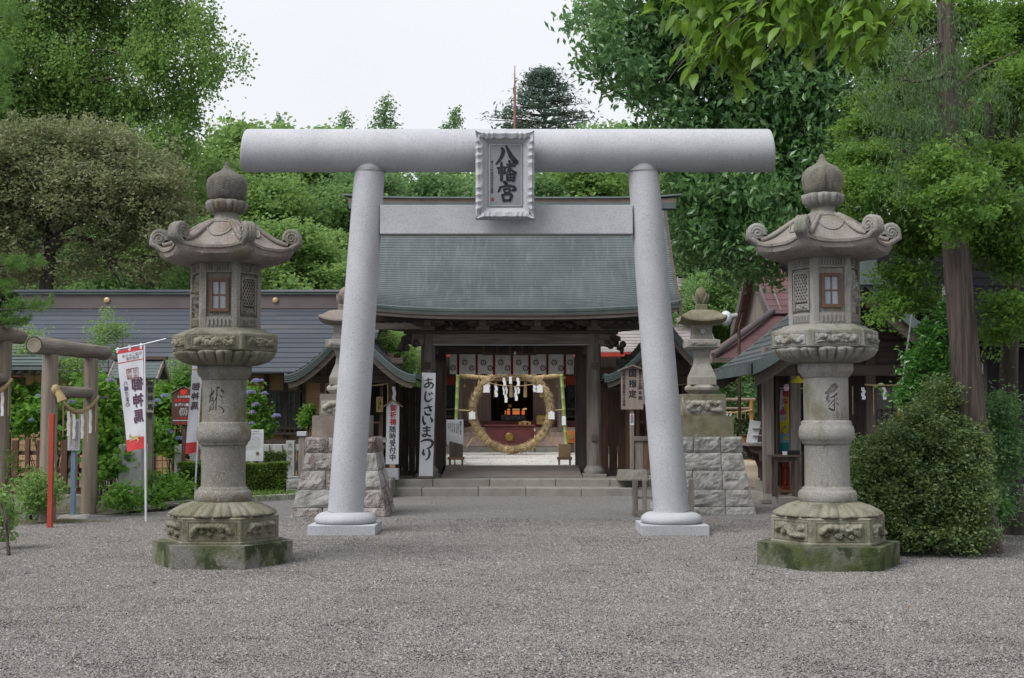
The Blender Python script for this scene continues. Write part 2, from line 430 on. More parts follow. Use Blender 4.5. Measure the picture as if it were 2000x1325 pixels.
def relief(mb, n, t, c, w, h, depth, rnd, kind):
    """carved panel: cloud scrolls, a long body and lumps raised from a sunk field"""
    blobs = []
    if kind == 'beast':
        m = 11
        for i in range(m):
            u = -0.42 + 0.84*i/(m-1)
            blobs.append((u, 0.16*math.sin(i*1.15+rnd.random()*0.7)+rnd.uniform(-.06,.06), rnd.uniform(.055,.10), rnd.uniform(.7,1.0)))
        for i in range(52):
            blobs.append((rnd.uniform(-.46,.46), rnd.uniform(-.40,.38), rnd.uniform(.02,.055), rnd.uniform(.35,.95)))
    else:
        x, y, a = -0.40, -0.05, 0.6
        for i in range(24):
            blobs.append((x, y, rnd.uniform(.045,.085), rnd.uniform(.6,1)))
            a += rnd.uniform(-.9,.8); x += 0.036; y = max(-.27, min(.24, y + 0.11*math.sin(a)))
        for i in range(15):
            u, v = rnd.uniform(-.43,.43), rnd.uniform(-.34,.32)
            for q in range(4): blobs.append((u+.03*math.cos(q*1.6), v+.09*math.sin(q*1.6), .03, .7))
    asp = w / h
    def z(u, v):
        s = 0.0
        for bu, bv, br, ba in blobs:
            d2 = ((u-bu)**2 + ((v-bv)/asp)**2) / (br*br)
            if d2 < 1: s = max(s, ba * math.sqrt(1-d2))
        e = min(1, (0.5-abs(u))*14, (0.5-abs(v))*8)
        return s * max(0, e)
    nu, nv = 66, 22
    mb.grid(lambda i, j: c + t*((i-.5)*w) + Vector((0,0,1))*((j-.5)*h) + n*(depth*z(i-.5, j-.5)), nu, nv)
def petals(mb, prof, n_pet, amp, nseg=192, scallop=0.0, both=True):
    """lathe whose wall swells into double petals; prof: (r, z, w) with w = how far the petal swells there"""
    def rr(t, r, w, edge):
        u = (t * n_pet / (2*math.pi)) % 1.0
        lobe = abs(math.sin(math.pi*u))**0.4
        dbl = 1 - 0.55*math.exp(-((u-.5)/.055)**2) if both else 1
        return r + amp*w*(lobe*dbl - 0.45) + scallop*edge*(lobe-0.5)
    vs = []; m = len(prof)
    for i, p in enumerate(prof):
        r, z, w = p[:3]; e = p[3] if len(p) > 3 else 0
        for k in range(nseg):
            t = 2*math.pi*k/nseg; q = rr(t, r, w, e)
            u = (t * n_pet / (2*math.pi)) % 1.0
            vs.append((q*math.cos(t), q*math.sin(t), z + e*scallop*0.35*(abs(math.sin(math.pi*u))-0.6)))
    mb.add(vs, [(i*nseg+k, i*nseg+(k+1)%nseg, (i+1)*nseg+(k+1)%nseg, (i+1)*nseg+k) for i in range(m-1) for k in range(nseg)], True)
    mb.add(vs[:nseg], [tuple(range(nseg))[::-1]]); mb.add(vs[-nseg:], [tuple(range(nseg))])

KEN = [[(.27,.90,.05),(.25,.80,.05),(.22,.70,.04)], [(.12,.60,.05),(.20,.66,.10),(.31,.73,.09),(.36,.83,.05)],
       [(.20,.60,.08),(.17,.48,.08),(.16,.40,.05)], [(.22,.56,.03),(.33,.58,.06),(.35,.40,.05),(.34,.18,.06),(.28,.14,.03)],
       [(.24,.46,.04),(.30,.50,.04)], [(.22,.30,.04),(.14,.20,.04)], [(.24,.22,.05),(.14,.10,.05)], [(.29,.34,.03),(.34,.40,.03)],
       [(.50,.94,.05),(.62,.93,.07)], [(.51,.92,.05),(.51,.62,.055),(.44,.50,.045),(.38,.42,.03)], [(.50,.60,.05),(.48,.35,.05),(.47,.16,.06)],
       [(.72,.84,.08),(.82,.78,.06),(.80,.72,.03)], [(.65,.66,.04),(.75,.58,.06)], [(.62,.28,.03),(.78,.20,.05),(.84,.10,.06),(.78,.04,.03)]]
HOU = [[(.72,.95,.12),(.58,.88,.16),(.46,.74,.16),(.30,.66,.10)], [(.80,.86,.14),(.66,.74,.14),(.46,.60,.14)], [(.44,.62,.14),(.36,.46,.16),(.44,.34,.10)],
       [(.78,.62,.10),(.68,.56,.08),(.50,.50,.05)], [(.68,.58,.05),(.67,.30,.055),(.66,.08,.07)], [(.64,.42,.04),(.48,.28,.05),(.40,.20,.03)],
       [(.64,.28,.035),(.56,.22,.035)], [(.42,.14,.05),(.56,.08,.08),(.66,.05,.05)], [(.78,.48,.05),(.80,.44,.03)], [(.78,.32,.035),(.86,.24,.05)]]

def build_lantern(root, st, seed, chars, lattice_face, relief_face, wood, glass, dark):
    rnd = random.Random(seed)
    S3 = math.cos(math.pi/6); low = MATS['lichen_' + st.name] if chars is KEN else st
    # ---- plinth
    mb = MB(); mb.lathe([(.752,-.05),(.752,.235)], 6, smooth=False); obj('plinth', mb, MATS['mossy_' + st.name], root, True, bevel=0.016, seg=3)
    # ---- carved base block
    mb = MB(); mb.lathe([(.605,.228),(.612,.26),(.598,.262),(.598,.485),(.605,.50),(.58,.512)], 6, smooth=False)
    blk = obj('base_block', mb, MATS['lichen_' + st.name], root, True, bevel=0.007)
    for k in range(-2, 4):
        n, t, c = face_frame(k, .598*S3 + 0.0015)
        fr = MB(); w, h = .50, .185; zc = .378
        up = Vector((0,0,1))
        for a, b_ in (((-w/2, h/2), (w/2, h/2)), ((-w/2, -h/2), (w/2, -h/2)), ((-w/2, -h/2), (-w/2, h/2)), ((w/2, -h/2), (w/2, h/2))):
            p = c + up*zc + t*a[0] + up*a[1]; q = c + up*zc + t*b_[0] + up*b_[1]
            fr.beam(p, q, .012, .012, n)
        relief(fr, n, t, c + up*zc + n*0.0005, w*.95, h*.94, .06, rnd, 'cloud')
        if k in (-1, 0, 1): obj('carved_panel', fr, MATS['lichen_' + st.name], blk, True)
    # ---- inverted lotus
    mb = MB(); petals(mb, [(.50,.506,0,0),(.532,.517,.35,1),(.525,.538,.6,.6),(.47,.575,1,0),(.40,.615,.8,0),(.33,.645,.3,0),(.285,.655,0,0)], 16, .10, scallop=.045)
    obj('lotus_base', mb, MATS['lichen_' + st.name], root, True)
    # ---- column: lower shaft, swelling rings, capital
    mb = MB(); mb.lathe([(.285,.645),(.300,.665),(.303,.70),(.300,.745),(.280,.77),(.262,.776),(.262,.792),(.250,.80),(.236,.806),(.234,.82),(.231,1.235),(.236,1.245),(.250,1.25),(.253,1.268),
                         (.262,1.282),(.280,1.30),(.288,1.345),(.288,1.39),(.279,1.43),(.262,1.446),(.262,1.472),(.252,1.488),(.234,1.496)], 64)
    colm = obj('column', mb, st, root, True)
    # upper shaft with the chiselled character
    angs = list(np.linspace(R(-90-36), R(-90+36), 131)) + list(np.linspace(R(-90+36), R(270-36), 44))[1:-1]
    zz = list(np.linspace(1.49, 1.955, 112)); na = len(angs); cw = .24; ch = .30; zc = 1.725; r0 = .232
    off = R(-8) if chars is KEN else R(-1)
    vs = []
    for z in zz:
        for a in angs:
            x = (a - R(-90) - off) * r0 / cw + .5; y = (z - zc) / ch + .5
            d = stroke_depth(chars, x, y) if 0 <= x <= 1 and 0 <= y <= 1 else 0
            r = r0 - .030 * d; vs.append((r*math.cos(a), r*math.sin(a), z))
    mb = MB(); mb.add(vs, [(j*na+i, j*na+(i+1)%na, (j+1)*na+(i+1)%na, (j+1)*na+i) for j in range(len(zz)-1) for i in range(na)], True)
    obj('inscribed_shaft', mb, st, root, True)
    mb = MB(); mb.lathe([(.234,1.94),(.245,1.945),(.250,1.962),(.262,1.975),(.280,2.0),(.287,2.03),(.285,2.098),(.26,2.10)], 64); obj('capital', mb, st, root, True)
    # ---- lotus bowl
    mb = MB(); petals(mb, [(.30,2.094,0,0),(.35,2.10,.2,0),(.41,2.13,.8,0),(.458,2.17,1,0),(.485,2.205,.8,.2),(.502,2.228,.5,1),(.49,2.243,0,.4),(.46,2.25,0,0)], 16, .10, scallop=.045)
    obj('lotus_bowl', mb, low, root, True)
    # ---- hexagonal platform with relief
    mb = MB(); mb.lathe([(.548,2.243),(.567,2.252),(.567,2.415),(.556,2.425),(.455,2.462),(.44,2.478),(.40,2.485)], 6, smooth=False)
    plat = obj('platform', mb, low, root, True, bevel=0.006)
    for k in (-1, 0, 1, 2, 3, -2):
        n, t, c = face_frame(k, .567*S3 + 0.0015); up = Vector((0,0,1)); fr = MB(); w, h, z0 = .47, .115, 2.333
        for a, b_ in (((-w/2, h/2), (w/2, h/2)), ((-w/2, -h/2), (w/2, -h/2)), ((-w/2, -h/2), (-w/2, h/2)), ((w/2, -h/2), (w/2, h/2))):
            fr.beam(c + up*(z0+a[1]) + t*a[0], c + up*(z0+b_[1]) + t*b_[0], .011, .011, n)
        relief(fr, n, t, c + up*z0 + n*.0005, w*.95, h*.94, .042, rnd, 'beast')
        if k in (-1, 0, 1): obj('carved_panel', fr, low, plat, True)
    # ---- firebox
    Rf, z0, z1 = .382, 2.482, 3.185; ap = Rf*S3; d = .036
    mb = MB(); mb.lathe([(Rf-d/S3, z0+.004),(Rf-d/S3, z1)], 6, smooth=False)
    box = obj('firebox', mb, st, root, True)
    frame = MB(); sw = .058; up = Vector((0,0,1))
    for k in range(6):
        n, t, c = face_frame(k, ap); n2, t2, c2 = face_frame(k+1, ap)
        corner = c + t*(Rf/2)
        poly = [c + t*(Rf/2-sw), corner, c2 + t2*(-Rf/2+sw), c2 + t2*(-Rf/2+sw) - n2*d*1.05, corner - (n+n2).normalized()*d*1.3, c + t*(Rf/2-sw) - n*d*1.05]
        frame.prism([(p.x, p.y) for p in poly], lambda u, v, w: (u, v, w), z0, z1)
        wi = Rf - 2*sw + .002
        for za, zb in ((z0+.002, z0+.12), (z1-.115, z1-.002)):
            cc = c - n*(d/2+.004) + up*((za+zb)/2)
            frame.beam(cc - t*wi/2, cc + t*wi/2, zb-za, d, n)
        # slots cut in the rails read as little upright or lying bars standing proud
        for zc_, hh, nb in ((z0+.062, .075, 6 if k % 2 == 0 else 11), (z1-.058, .066, 9 if k % 2 == 0 else 2)):
            if nb == 2:
                for s in (-1, 1):
                    for q in (-1, 0, 1):
                        cc = c + n*.003 + up*(zc_+q*.024) + t*(s*wi*.25); frame.beam(cc - t*wi*.21, cc + t*wi*.21, .013, .02, n)
            else:
                for q in range(nb):
                    cc = c + n*.003 + t*(wi*((q+.5)/nb-.5)*.94); frame.beam(cc + up*(zc_-hh/2), cc + up*(zc_+hh/2), wi/nb*.45, .02, n)
    obj('firebox_frame', frame, st, box, True, bevel=0.003, seg=1)
    for k in range(6):
        n, t, c = face_frame(k, ap); zc_ = (z0+z1)/2; w, h = .225, .36
        if k % 3 == 0:                       # wooden window with four panes
            f = MB(); cc = c - n*.022 + up*zc_; ww, hh = .205, .355
            for s in (-1, 1):
                f.beam(cc + t*s*(ww/2-.016) - up*hh/2, cc + t*s*(ww/2-.016) + up*hh/2, .034, .03, n)
                f.beam(cc + up*s*(hh/2-.017) - t*(ww/2-.033), cc + up*s*(hh/2-.017) + t*(ww/2-.033), .034, .028, n)
            f.beam(cc - n*.006 - up*(hh/2-.03), cc - n*.006 + up*(hh/2-.03), .014, .016, n)
            f.beam(cc - n*.006 - t*(ww/2-.03), cc - n*.006 + t*(ww/2-.03), .014, .0155, n)
            obj('window_frame', f, wood, box, True)
            for sx in (-1, 1):
                for sz in (-1, 1):
                    p = MB(); pc = cc - n*.008 + t*sx*.038 + up*sz*.073; p.beam(pc - t*.033, pc + t*.033, .136, .004, n); obj('pane', p, glass, box, True)
        elif k % 3 == lattice_face % 3:
            b = MB(); cc = c - n*.031 + up*(zc_+.03); b.beam(cc - t*.10, cc + t*.10, .30, .006, n); obj('lattice_shade', b, dark, box, True)  # black sheet stands in for the shade inside the hollow firebox
            l = MB(); cc = c - n*.016 + up*(zc_+.03); ww, hh = .20, .29
            for i in range(-6, 12):
                for sgn in (1, -1):
                    x0 = -ww/2 + (i-3)*ww/5.0; pts = []
                    a0, a1 = -hh/2, hh/2; sl = .62*sgn
                    xa, xb = sgn*x0 + 0, sgn*x0 + sl*hh
                    p0, p1 = [xa, a0], [xb, a1]
                    # clip to the opening
                    def clip(p, q):
                        if abs(p[0]) <= ww/2: return p
                        tt = ((math.copysign(ww/2, p[0])) - p[0]) / (q[0]-p[0]) if q[0] != p[0] else -1
                        return [p[0]+(q[0]-p[0])*tt, p[1]+(q[1]-p[1])*tt] if 0 <= tt <= 1 else None
                    q0, q1 = clip(p0, p1), clip(p1, p0)
                    if q0 and q1 and abs(q0[1]-q1[1]) > .02:
                        l.beam(cc + t*q0[0] + up*q0[1], cc + t*q1[0] + up*q1[1], .011, .016 + .001*sgn, n)
            obj('lattice', l, st, box, True)
            f = MB(); cc = c - n*.012 + up*zc_; ww, hh = .235, .40
            for s in (-1, 1):
                f.beam(cc + t*s*(ww/2-.01) - up*hh/2, cc + t*s*(ww/2-.01) + up*hh/2, .022, .022, n)
            f.beam(cc + up*(hh/2-.01) - t*ww/2, cc + up*(hh/2-.01) + t*ww/2, .022, .0215, n)
            relief(f, n, t, c - n*.02 + up*(zc_-.165), .20, .075, .022, rnd, 'beast')
            obj('lattice_frame', f, st, box, True)
        elif k % 3 == relief_face % 3:
            f = MB(); relief(f, n, t, c - n*.03 + up*zc_, .25, .44, .075, rnd, 'beast'); obj('carved_panel', f, st, box, True)
    # ---- roof
    mb = MB(); nseg = 6*18; Rt, Re = .17, .735; ztop, zed = 3.64, 3.325
    def corner(t_):
        u = abs(((t_ % (math.pi/3)) - math.pi/6) / (math.pi/6)); return u
    def surf(t_, s):
        hf = 1 + (hexfac(t_) - 1) * min(1, s*1.6)
        r = (Rt + (Re-Rt)*s) * hf * (1 + .035*corner(t_)**4*s)
        z = zed + (ztop-zed)*(0.5+0.5*math.cos(math.pi*(s**.92))) + .075*corner(t_)**3*s*s
        return Vector((r*math.cos(t_), r*math.sin(t_), z))
    secs = []
    for s in [i/16 for i in range(17)]: secs.append([surf(2*math.pi*k/nseg, s) for k in range(nseg)])
    e = secs[-1]
    secs.append([p + Vector((0,0,-.028)) for p in e])
    secs.append([Vector((p.x*.975, p.y*.975, p.z-.034)) for p in e])
    secs.append([Vector((p.x*.965, p.y*.965, p.z-.085)) for p in e])
    secs.append([Vector((p.x*.90, p.y*.90, zed-.115+.35*(p.z-zed))) for p in e])
    secs.append([Vector((p.x*.74, p.y*.74, 3.185)) for p in e]); secs.append([Vector((p.x*.5, p.y*.5, 3.175)) for p in e])
    mb.loft(secs[::-1], smooth=True); roof = obj('roof', mb, MATS['roof_' + st.name], root, True)
    m = roof.modifiers.new('edges', 'EDGE_SPLIT'); m.split_angle = R(42)
    for k in range(6):
        a = R(60*k); tdir = Vector((-math.sin(a), math.cos(a), 0)); rdir = Vector((math.cos(a), math.sin(a), 0))
        h = MB()                                                     # three ribs running down the hip
        for q in (-1, 0, 1):
            pts = [surf(a, s) + tdir*(q*(.032+.012*s)) + Vector((0,0,.006-.008*abs(q))) for s in np.linspace(.08, .86, 9)]
            h.tube(pts, [.024+.003*i/8 for i in range(9)], 8)
        obj('hip_rib', h, MATS['roof_' + st.name], roof, True)
        sc = MB(); tip = surf(a, 1.0) + Vector((0,0,.015)); wid = .062   # the curled corner
        cz = tip + Vector((0,0,.05)) - rdir*.05
        for q in (-1, 0, 1):
            pts, rad = [], []
            for i in range(7):                                       # strap rising round the outside of the curl
                f_ = i/6; pts.append(tip - rdir*(.17*(1-f_)) + rdir*.035*f_ + Vector((0,0,-.15*(1-f_)**1.3-.005)) + tdir*q*.036); rad.append(.030+.004*f_)
            for i in range(1, 9):
                th = -0.6 + i/8*4.0; pts.append(cz + rdir*(.078*math.cos(th)) + Vector((0,0,.078*math.sin(th))) + tdir*q*.036); rad.append(.030)
            sc.tube(pts, rad, 8)
        n_ = 20
        ring = lambda off_, rr: [cz + rdir*(rr*math.cos(2*math.pi*i/n_)) + Vector((0,0,rr*math.sin(2*math.pi*i/n_))) + tdir*off_ for i in range(n_)]
        sc.loft([ring(-wid, .058), ring(-wid*.96, .066), ring(wid*.96, .066), ring(wid, .058)])
        for s_ in (-1, 1):                                           # volute on both cheeks
            pts = [cz + tdir*(s_*(wid+.002)) + rdir*((.058-.0036*i)*math.cos(i*.62)) + Vector((0,0,(.058-.0036*i)*math.sin(i*.62))) for i in range(16)]
            sc.tube(pts, .0085, 6)
        obj('scroll', sc, st, roof, True)
        am = R(60*k+30); arc = MB()                                  # half-moon swelling on each roof field
        pts = []
        for i in range(15):
            f_ = math.pi*i/14; s_ = .19 + .36*math.sin(f_)**.8; pts.append(surf(am + .15*math.cos(f_)/(Rt+(Re-Rt)*s_), s_) + Vector((0,0,.006)))
        arc.tube(pts + [surf(am-.06, .12)+Vector((0,0,.006)), surf(am+.06, .12)+Vector((0,0,.006)), pts[0]], .011, 6); obj('roof_moulding', arc, MATS['roof_' + st.name], roof, True)
    # ---- finial
    mb = MB(); mb.lathe([(.15,3.625),(.178,3.645),(.172,3.66),(.135,3.685),(.126,3.71),(.13,3.735),(.15,3.75)], 40); fin = obj('finial_neck', mb, st, root, True)
    mb = MB(); petals(mb, [(.12,3.735,0,0),(.155,3.748,.6,0),(.185,3.785,1,0),(.198,3.83,.8,.3),(.203,3.862,.4,1),(.19,3.875,0,.4),(.14,3.877,0,0)], 9, .055, 120, scallop=.03)
    obj('finial_lotus', mb, st, root, True)
    mb = MB(); mb.lathe([(.15,3.868),(.185,3.88),(.203,3.94),(.216,4.01),(.218,4.065),(.203,4.115),(.160,4.158),(.105,4.188),(.068,4.21),(.043,4.24),(.030,4.275),(.022,4.30),(.0001,4.312)], 48); obj('jewel', mb, MATS['jewel_' + st.name], root, True)

for nm, a, b_, ma, br, so in (('grey_green_granite', (0.20,0.19,0.172), (0.132,0.128,0.105), .85, .75, 0.0), ('pale_granite', (0.25,0.245,0.238), (0.19,0.184,0.16), .72, .35, 0.37)):
    lantern_stone(nm, a, b_, ma, br, so)
    M('mossy_' + nm, tuple(c*.75 for c in a), (0.115,0.112,0.07), scale=2.1, rough=0.95, bump=0.7, bscale=55, speck=(0.42,0.42,0.38), speck_amt=.25, speck_scale=60,
      stains=((2.7, .36 if so else .47, .54 if so else .60, (0.06,0.078,0.02), .95 if so else .8), (3.6, .50, .60, (0.024,0.034,0.012), .9), (13, .63, .7, (0.30,0.31,0.29), .6)))
    M('jewel_' + nm, (0.105,0.098,0.088) if not so else (0.17,0.165,0.135), (0.068,0.064,0.058) if not so else (0.125,0.12,0.092), scale=3, rough=.92, bump=.6, bscale=60, speck=(0.3,0.29,0.27), speck_amt=.4, speck_scale=80, stains=((6,.5,.66,(0.036,0.034,0.03),.8,(1,1,.25)),(9,.62,.7,(0.26,0.26,0.24),.5)))
    M('lichen_' + nm, (0.185,0.178,0.135) if not so else (0.215,0.21,0.165), (0.125,0.122,0.076) if not so else (0.16,0.158,0.105), scale=2.6, rough=0.95, bump=0.6, bscale=60, speck=(0.38,0.37,0.33), speck_amt=.35, speck_scale=85,
      stains=((3.4, .52, .64, (0.07,0.064,0.045), .75), (2.2, .55, .68, (0.12,0.078,0.05), .5 if not so else .15), (12, .63, .7, (0.33,0.34,0.30), .5)))
    M('roof_' + nm, (0.205,0.182,0.165), (0.15,0.112,0.104) if not so else (0.185,0.168,0.152), scale=3.2, rough=0.92, bump=0.65, bscale=60, speck=(0.46,0.45,0.42), speck_amt=.32, speck_scale=90,
      stains=((3.1, .52, .66, (0.10,0.10,0.052), .6), (4.4, .56, .68, (0.068,0.062,0.055), .75, (1,1,.5)), (12, .63, .7, (0.38,0.385,0.35), .6)))
M('window_wood', (0.13,0.066,0.04), (0.085,0.044,0.028), scale=8, rough=.6, bump=.2, bscale=40, stretch=(6,6,1))
M('lantern_pane', (0.24,0.275,0.31), (0.20,0.235,0.27), scale=6, rough=.25, bump=0, spec=.5)
M('deep_black', (0.012,0.012,0.012), rough=.9, bump=0)
# left lantern: its base block stands where the plinth meets the gravel at these pixels
LY = ground(434, 1113).y + .65; RY = ground(1615, 1117).y + .66
lan = thing('stone_lantern', 'tall mossy hexagonal stone lantern with lattice on its right-hand side, beside the white banners', 'stone lantern', (gx(434.5, LY, 1080), LY, 0), 'tall stone lanterns before the torii')
lan['label'] = 'tall mottled mossy hexagonal stone lantern beside the white banners and red-brown signboard'
build_lantern(lan, MATS['grey_green_granite'], 3, KEN, 1, -1, MATS['window_wood'], MATS['lantern_pane'], MATS['deep_black'])
lan2 = thing('stone_lantern', 'tall paler hexagonal stone lantern on a bright green mossy plinth beside the round shrub', 'stone lantern', (gx(1618, RY, 1080), RY, 0), 'tall stone lanterns before the torii')
build_lantern(lan2, MATS['pale_granite'], 8, HOU, -1, 1, MATS['window_wood'], MATS['lantern_pane'], MATS['deep_black'])
lan2.scale = (1.005, 1.005, 1.012); lan2.rotation_euler = (0, R(-0.15), 0)
# ================================================================== granite torii
M('granite', (0.43,0.437,0.465), (0.375,0.382,0.41), scale=1.4, rough=.82, bump=.10, bscale=220, speck=(0.17,0.17,0.19), speck_amt=.62, speck_scale=95, rnd=0.0, spec=.25,
  stains=((220, .56, .68, (0.66,0.66,0.69), .5), (0.9, .58, .74, (0.30,0.295,0.29), .55, (.25,1,1))))
M('granite_panel', (0.24,0.25,0.27), (0.21,0.22,0.24), scale=4, rough=.85, bump=.25, bscale=120, speck=(0.4,0.4,0.42), speck_amt=.4, speck_scale=160, rnd=0)
M('ink', (0.018,0.02,0.026), rough=.55, bump=0, rnd=0); M('seal_red', (0.30,0.03,0.03), rough=.6, bump=0, rnd=0)
TY = ground(1000, 1046).y + .44
tx0, tx1 = gx(666.5, TY-.44, 1035), gx(1319.7, TY-.44, 1035); ux0, ux1 = gx(723, TY, 325), gx(1254.5, TY, 325)
zb = .28; ztop = gz(322, TY)
tor = thing('stone_torii', 'large pale granite torii with round pillars standing over the gravel approach', 'torii', ((tx0+tx1)/2, TY, 0))
beam_z0, beam_z1 = gz(333.5, TY-.1), gz(250, TY-.1); br = (beam_z1-beam_z0)/2; bz = (beam_z0+beam_z1)/2
for xb, xt in ((tx0, ux0), (tx1, ux1)):
    s = MB(); s.bx(xb-.44, xb+.44, TY-.44, TY+.44, -.06, .125); obj('base_slab', s, MATS['granite'], tor, bevel=.006)
    s = MB(); s.lathe([(.36,.122),(.395,.135),(.412,.165),(.405,.20),(.375,.235),(.33,.262),(.26,.275),(.2,.276)], 64, (xb, TY, 0)); obj('base_cushion', s, MATS['granite'], tor)
    s = MB(); nn = 12; pts = []; rad = []
    for i in range(nn+1):
        f = i/nn; pts.append((xb+(xt-xb)*f*1.02, TY, zb-.01 + (bz-.05-zb)*f)); rad.append(.236-.034*f+.004*math.sin(f*math.pi))
    s.tube(pts, rad, 64); obj('pillar', s, MATS['granite'], tor)
    fz = beam_z0 + .005
    s = MB(); s.lathe([(.215,0),(.215,.02),(.21,.04)], 48, (xt + (xt-xb)*.0, TY, fz-.012)); obj('joint_shadow_ring', s, M('joint_shadow_stone', (0.30,0.30,0.31), rough=.9), tor)  # darker grey ring: shadow where pillar meets beam, put into the colour
L0, L1 = gx(478.5, TY, 290), gx(1505.5, TY, 290); K = MB(); secs = []
for x, f in ((L0+.0, .965), (L0+.014, .99), (L0+.035, 1.0), (ux0, 1.0), (0, 1.0), (ux1, 1.0), (L1-.035, 1.0), (L1-.014, .99), (L1, .965)):
    slant = .05 if x == L1 else 0
    secs.append([(x + (.03*math.cos(2*math.pi*k/72)*(1 if x < 0 else -1) if abs(x) > 3.2 else 0)*-1, TY - br*f*math.sin(2*math.pi*k/72), bz - br*f*math.cos(2*math.pi*k/72)) for k in range(72)])
K.loft(secs); kas = obj('top_beam', K, MATS['granite'], tor)
m = kas.modifiers.new('edges', 'EDGE_SPLIT'); m.split_angle = R(35)
nz0, nz1 = gz(457, TY-.13), gz(400.5, TY-.13); K = MB(); K.bx(gx(742, TY-.13, 430), gx(1236, TY-.13, 430), TY-.13, TY+.13, nz0, nz1); obj('tie_beam', K, MATS['granite'], tor, bevel=.006)

# the name plaque
PY = TY - br - .10
def frame_pt(px, py): p = at(px, py, PY); return p
pl = thing('name_plaque', 'carved grey stone plaque with black brushed characters hung on the torii', 'plaque', (gx(986, PY, 340), PY, gz(428, PY)))
x0, x1, z0, z1 = gx(929, PY, 340), gx(1043.5, PY, 340), gz(428, PY), gz(261, PY)
lean = lambda p: Vector((p.x, p.y - (p.z - z0) * .13 + .04, p.z))       # the head leans forward
xi0, xi1, zi0, zi1 = gx(952, PY, 340), gx(1022, PY, 340), gz(405, PY), gz(281, PY)
b = MB(); b.bx(x0+.05, x1-.05, PY+.06, PY+.11, z0+.05, z1-.05); b.bx((x0+x1)/2-.12, (x0+x1)/2+.12, PY+.10, PY+.30, z1-.42, z1-.12); b.map(lean); obj('backing', b, MATS['granite'], pl)
pan = MB(); pan.bx(xi0-.02, xi1+.02, PY+.035, PY+.058, zi0-.02, zi1+.02); pan.map(lean); panel = obj('panel', pan, MATS['granite_panel'], pl)
fr = MB()                                                               # scalloped frame: bevelled band with fluted outer edge
def fluted(pa, pb, inward, nseg, depth, sizes):
    pa, pb, inward = Vector(pa), Vector(pb), Vector(inward); d = pb - pa; tot = sum(sizes); acc = 0; secs = []
    for w in sizes:
        for i in range(9):
            f = i/8; u = (acc + w*f)/tot; c = math.sin(math.pi*f)
            p = pa + d*u
            q = p + inward*depth*min(1, u*7, (1-u)*7)
            secs.append([p + Vector((0,.06,0)), p + Vector((0,-.012+.03*c,0)), p + inward*depth*.40*min(1, u*7, (1-u)*7) + Vector((0,-.075+.028*c,0)), q + Vector((0,-.045+.012*c,0)) + inward*.015*c, q + Vector((0,.05,0))])
        acc += w
    fr.loft(secs, caps=True, smooth=False)
sv = [1.3,.9,.9,.9,1.6,1.6,.9,.9,.9,1.3]; sh = [1.2,.7,.7,1.7,1.7,.7,.7,1.2]; dp = .082
fluted((x0,PY,z0), (x0,PY,z1), (1,0,0), 0, dp, sv); fluted((x1,PY,z1), (x1,PY,z0), (-1,0,0), 0, dp, sv)
fluted((x0,PY,z1), (x1,PY,z1), (0,0,-1), 0, dp, sh); fluted((x1,PY,z0), (x0,PY,z0), (0,0,1), 0, dp, sh)
fr.map(lean); obj('fluted_frame', fr, MATS['granite'], pl)
mid = MB()                                                              # sloping band between flutes and panel, then a fillet
xa0, xa1, za0, za1 = x0+dp-.015, x1-dp+.015, z0+dp-.015, z1-dp+.015
ring = lambda a0, a1, c0, c1, y: [(a0,y,c0),(a1,y,c0),(a1,y,c1),(a0,y,c1)]
mid.loft([ring(xa0,xa1,za0,za1,PY-.03), ring(xi0,xi1,zi0,zi1,PY+.036)], caps=False, smooth=False)
mid.map(lean); obj('sloping_band', mid, MATS['granite'], pl)
fl = MB(); w = .012
for a, c in (((xi0+.025,zi0+.025),(xi0+.025,zi1-.025)), ((xi1-.025,zi0+.025),(xi1-.025,zi1-.025)), ((xi0+.025,zi0+.025),(xi1-.025,zi0+.025)), ((xi0+.025,zi1-.025),(xi1-.025,zi1-.025))):
    fl.beam((a[0],PY+.033,a[1]), (c[0],PY+.033,c[1]), w, w, (0,1,0))
fl.map(lean); obj('fillet', fl, MATS['granite'], pl)
# characters drawn as brush strokes (pixel frame of the plaque panel)
G_HACHI = [[(.30,.84,.10),(.36,.72,.16),(.28,.45,.14),(.05,.14,.07)], [(.47,.97,.06),(.58,.76,.13),(.72,.48,.20),(.93,.22,.22)]]
G_BAN = [[(.06,.66,.06),(.30,.70,.06),(.40,.68,.08)], [(.12,.64,.07),(.13,.40,.06)], [(.40,.68,.07),(.40,.42,.08),(.34,.40,.05)], [(.25,.90,.09),(.26,.5,.10),(.25,.06,.10)],
         [(.62,.98,.09),(.68,.90,.07)], [(.64,.95,.08),(.66,.60,.09),(.64,.34,.06)], [(.46,.68,.06),(.66,.74,.07),(.90,.76,.07)], [(.80,.88,.07),(.72,.80,.05)], [(.52,.84,.06),(.58,.78,.05)],
         [(.64,.66,.08),(.56,.50,.06),(.44,.38,.03)], [(.66,.64,.05),(.80,.50,.09),(.93,.42,.10)], [(.52,.34,.07),(.54,.06,.09)], [(.54,.33,.06),(.86,.34,.09),(.82,.04,.09)], [(.56,.20,.05),(.82,.20,.05)], [(.56,.07,.06),(.82,.07,.06)], [(.68,.32,.05),(.68,.08,.05)]]
G_KYU = [[(.40,.98,.12),(.50,.86,.12)], [(.18,.72,.09),(.14,.58,.09),(.08,.50,.06)], [(.20,.72,.06),(.5,.79,.09),(.82,.76,.10),(.92,.62,.14),(.78,.56,.08)], [(.36,.62,.08),(.42,.44,.08)], [(.38,.62,.06),(.66,.64,.08),(.62,.46,.08)], [(.44,.45,.06),(.62,.45,.06)],
         [(.28,.34,.08),(.36,.04,.11)], [(.30,.34,.07),(.74,.36,.10),(.66,.06,.11)], [(.38,.06,.09),(.68,.06,.09)]]
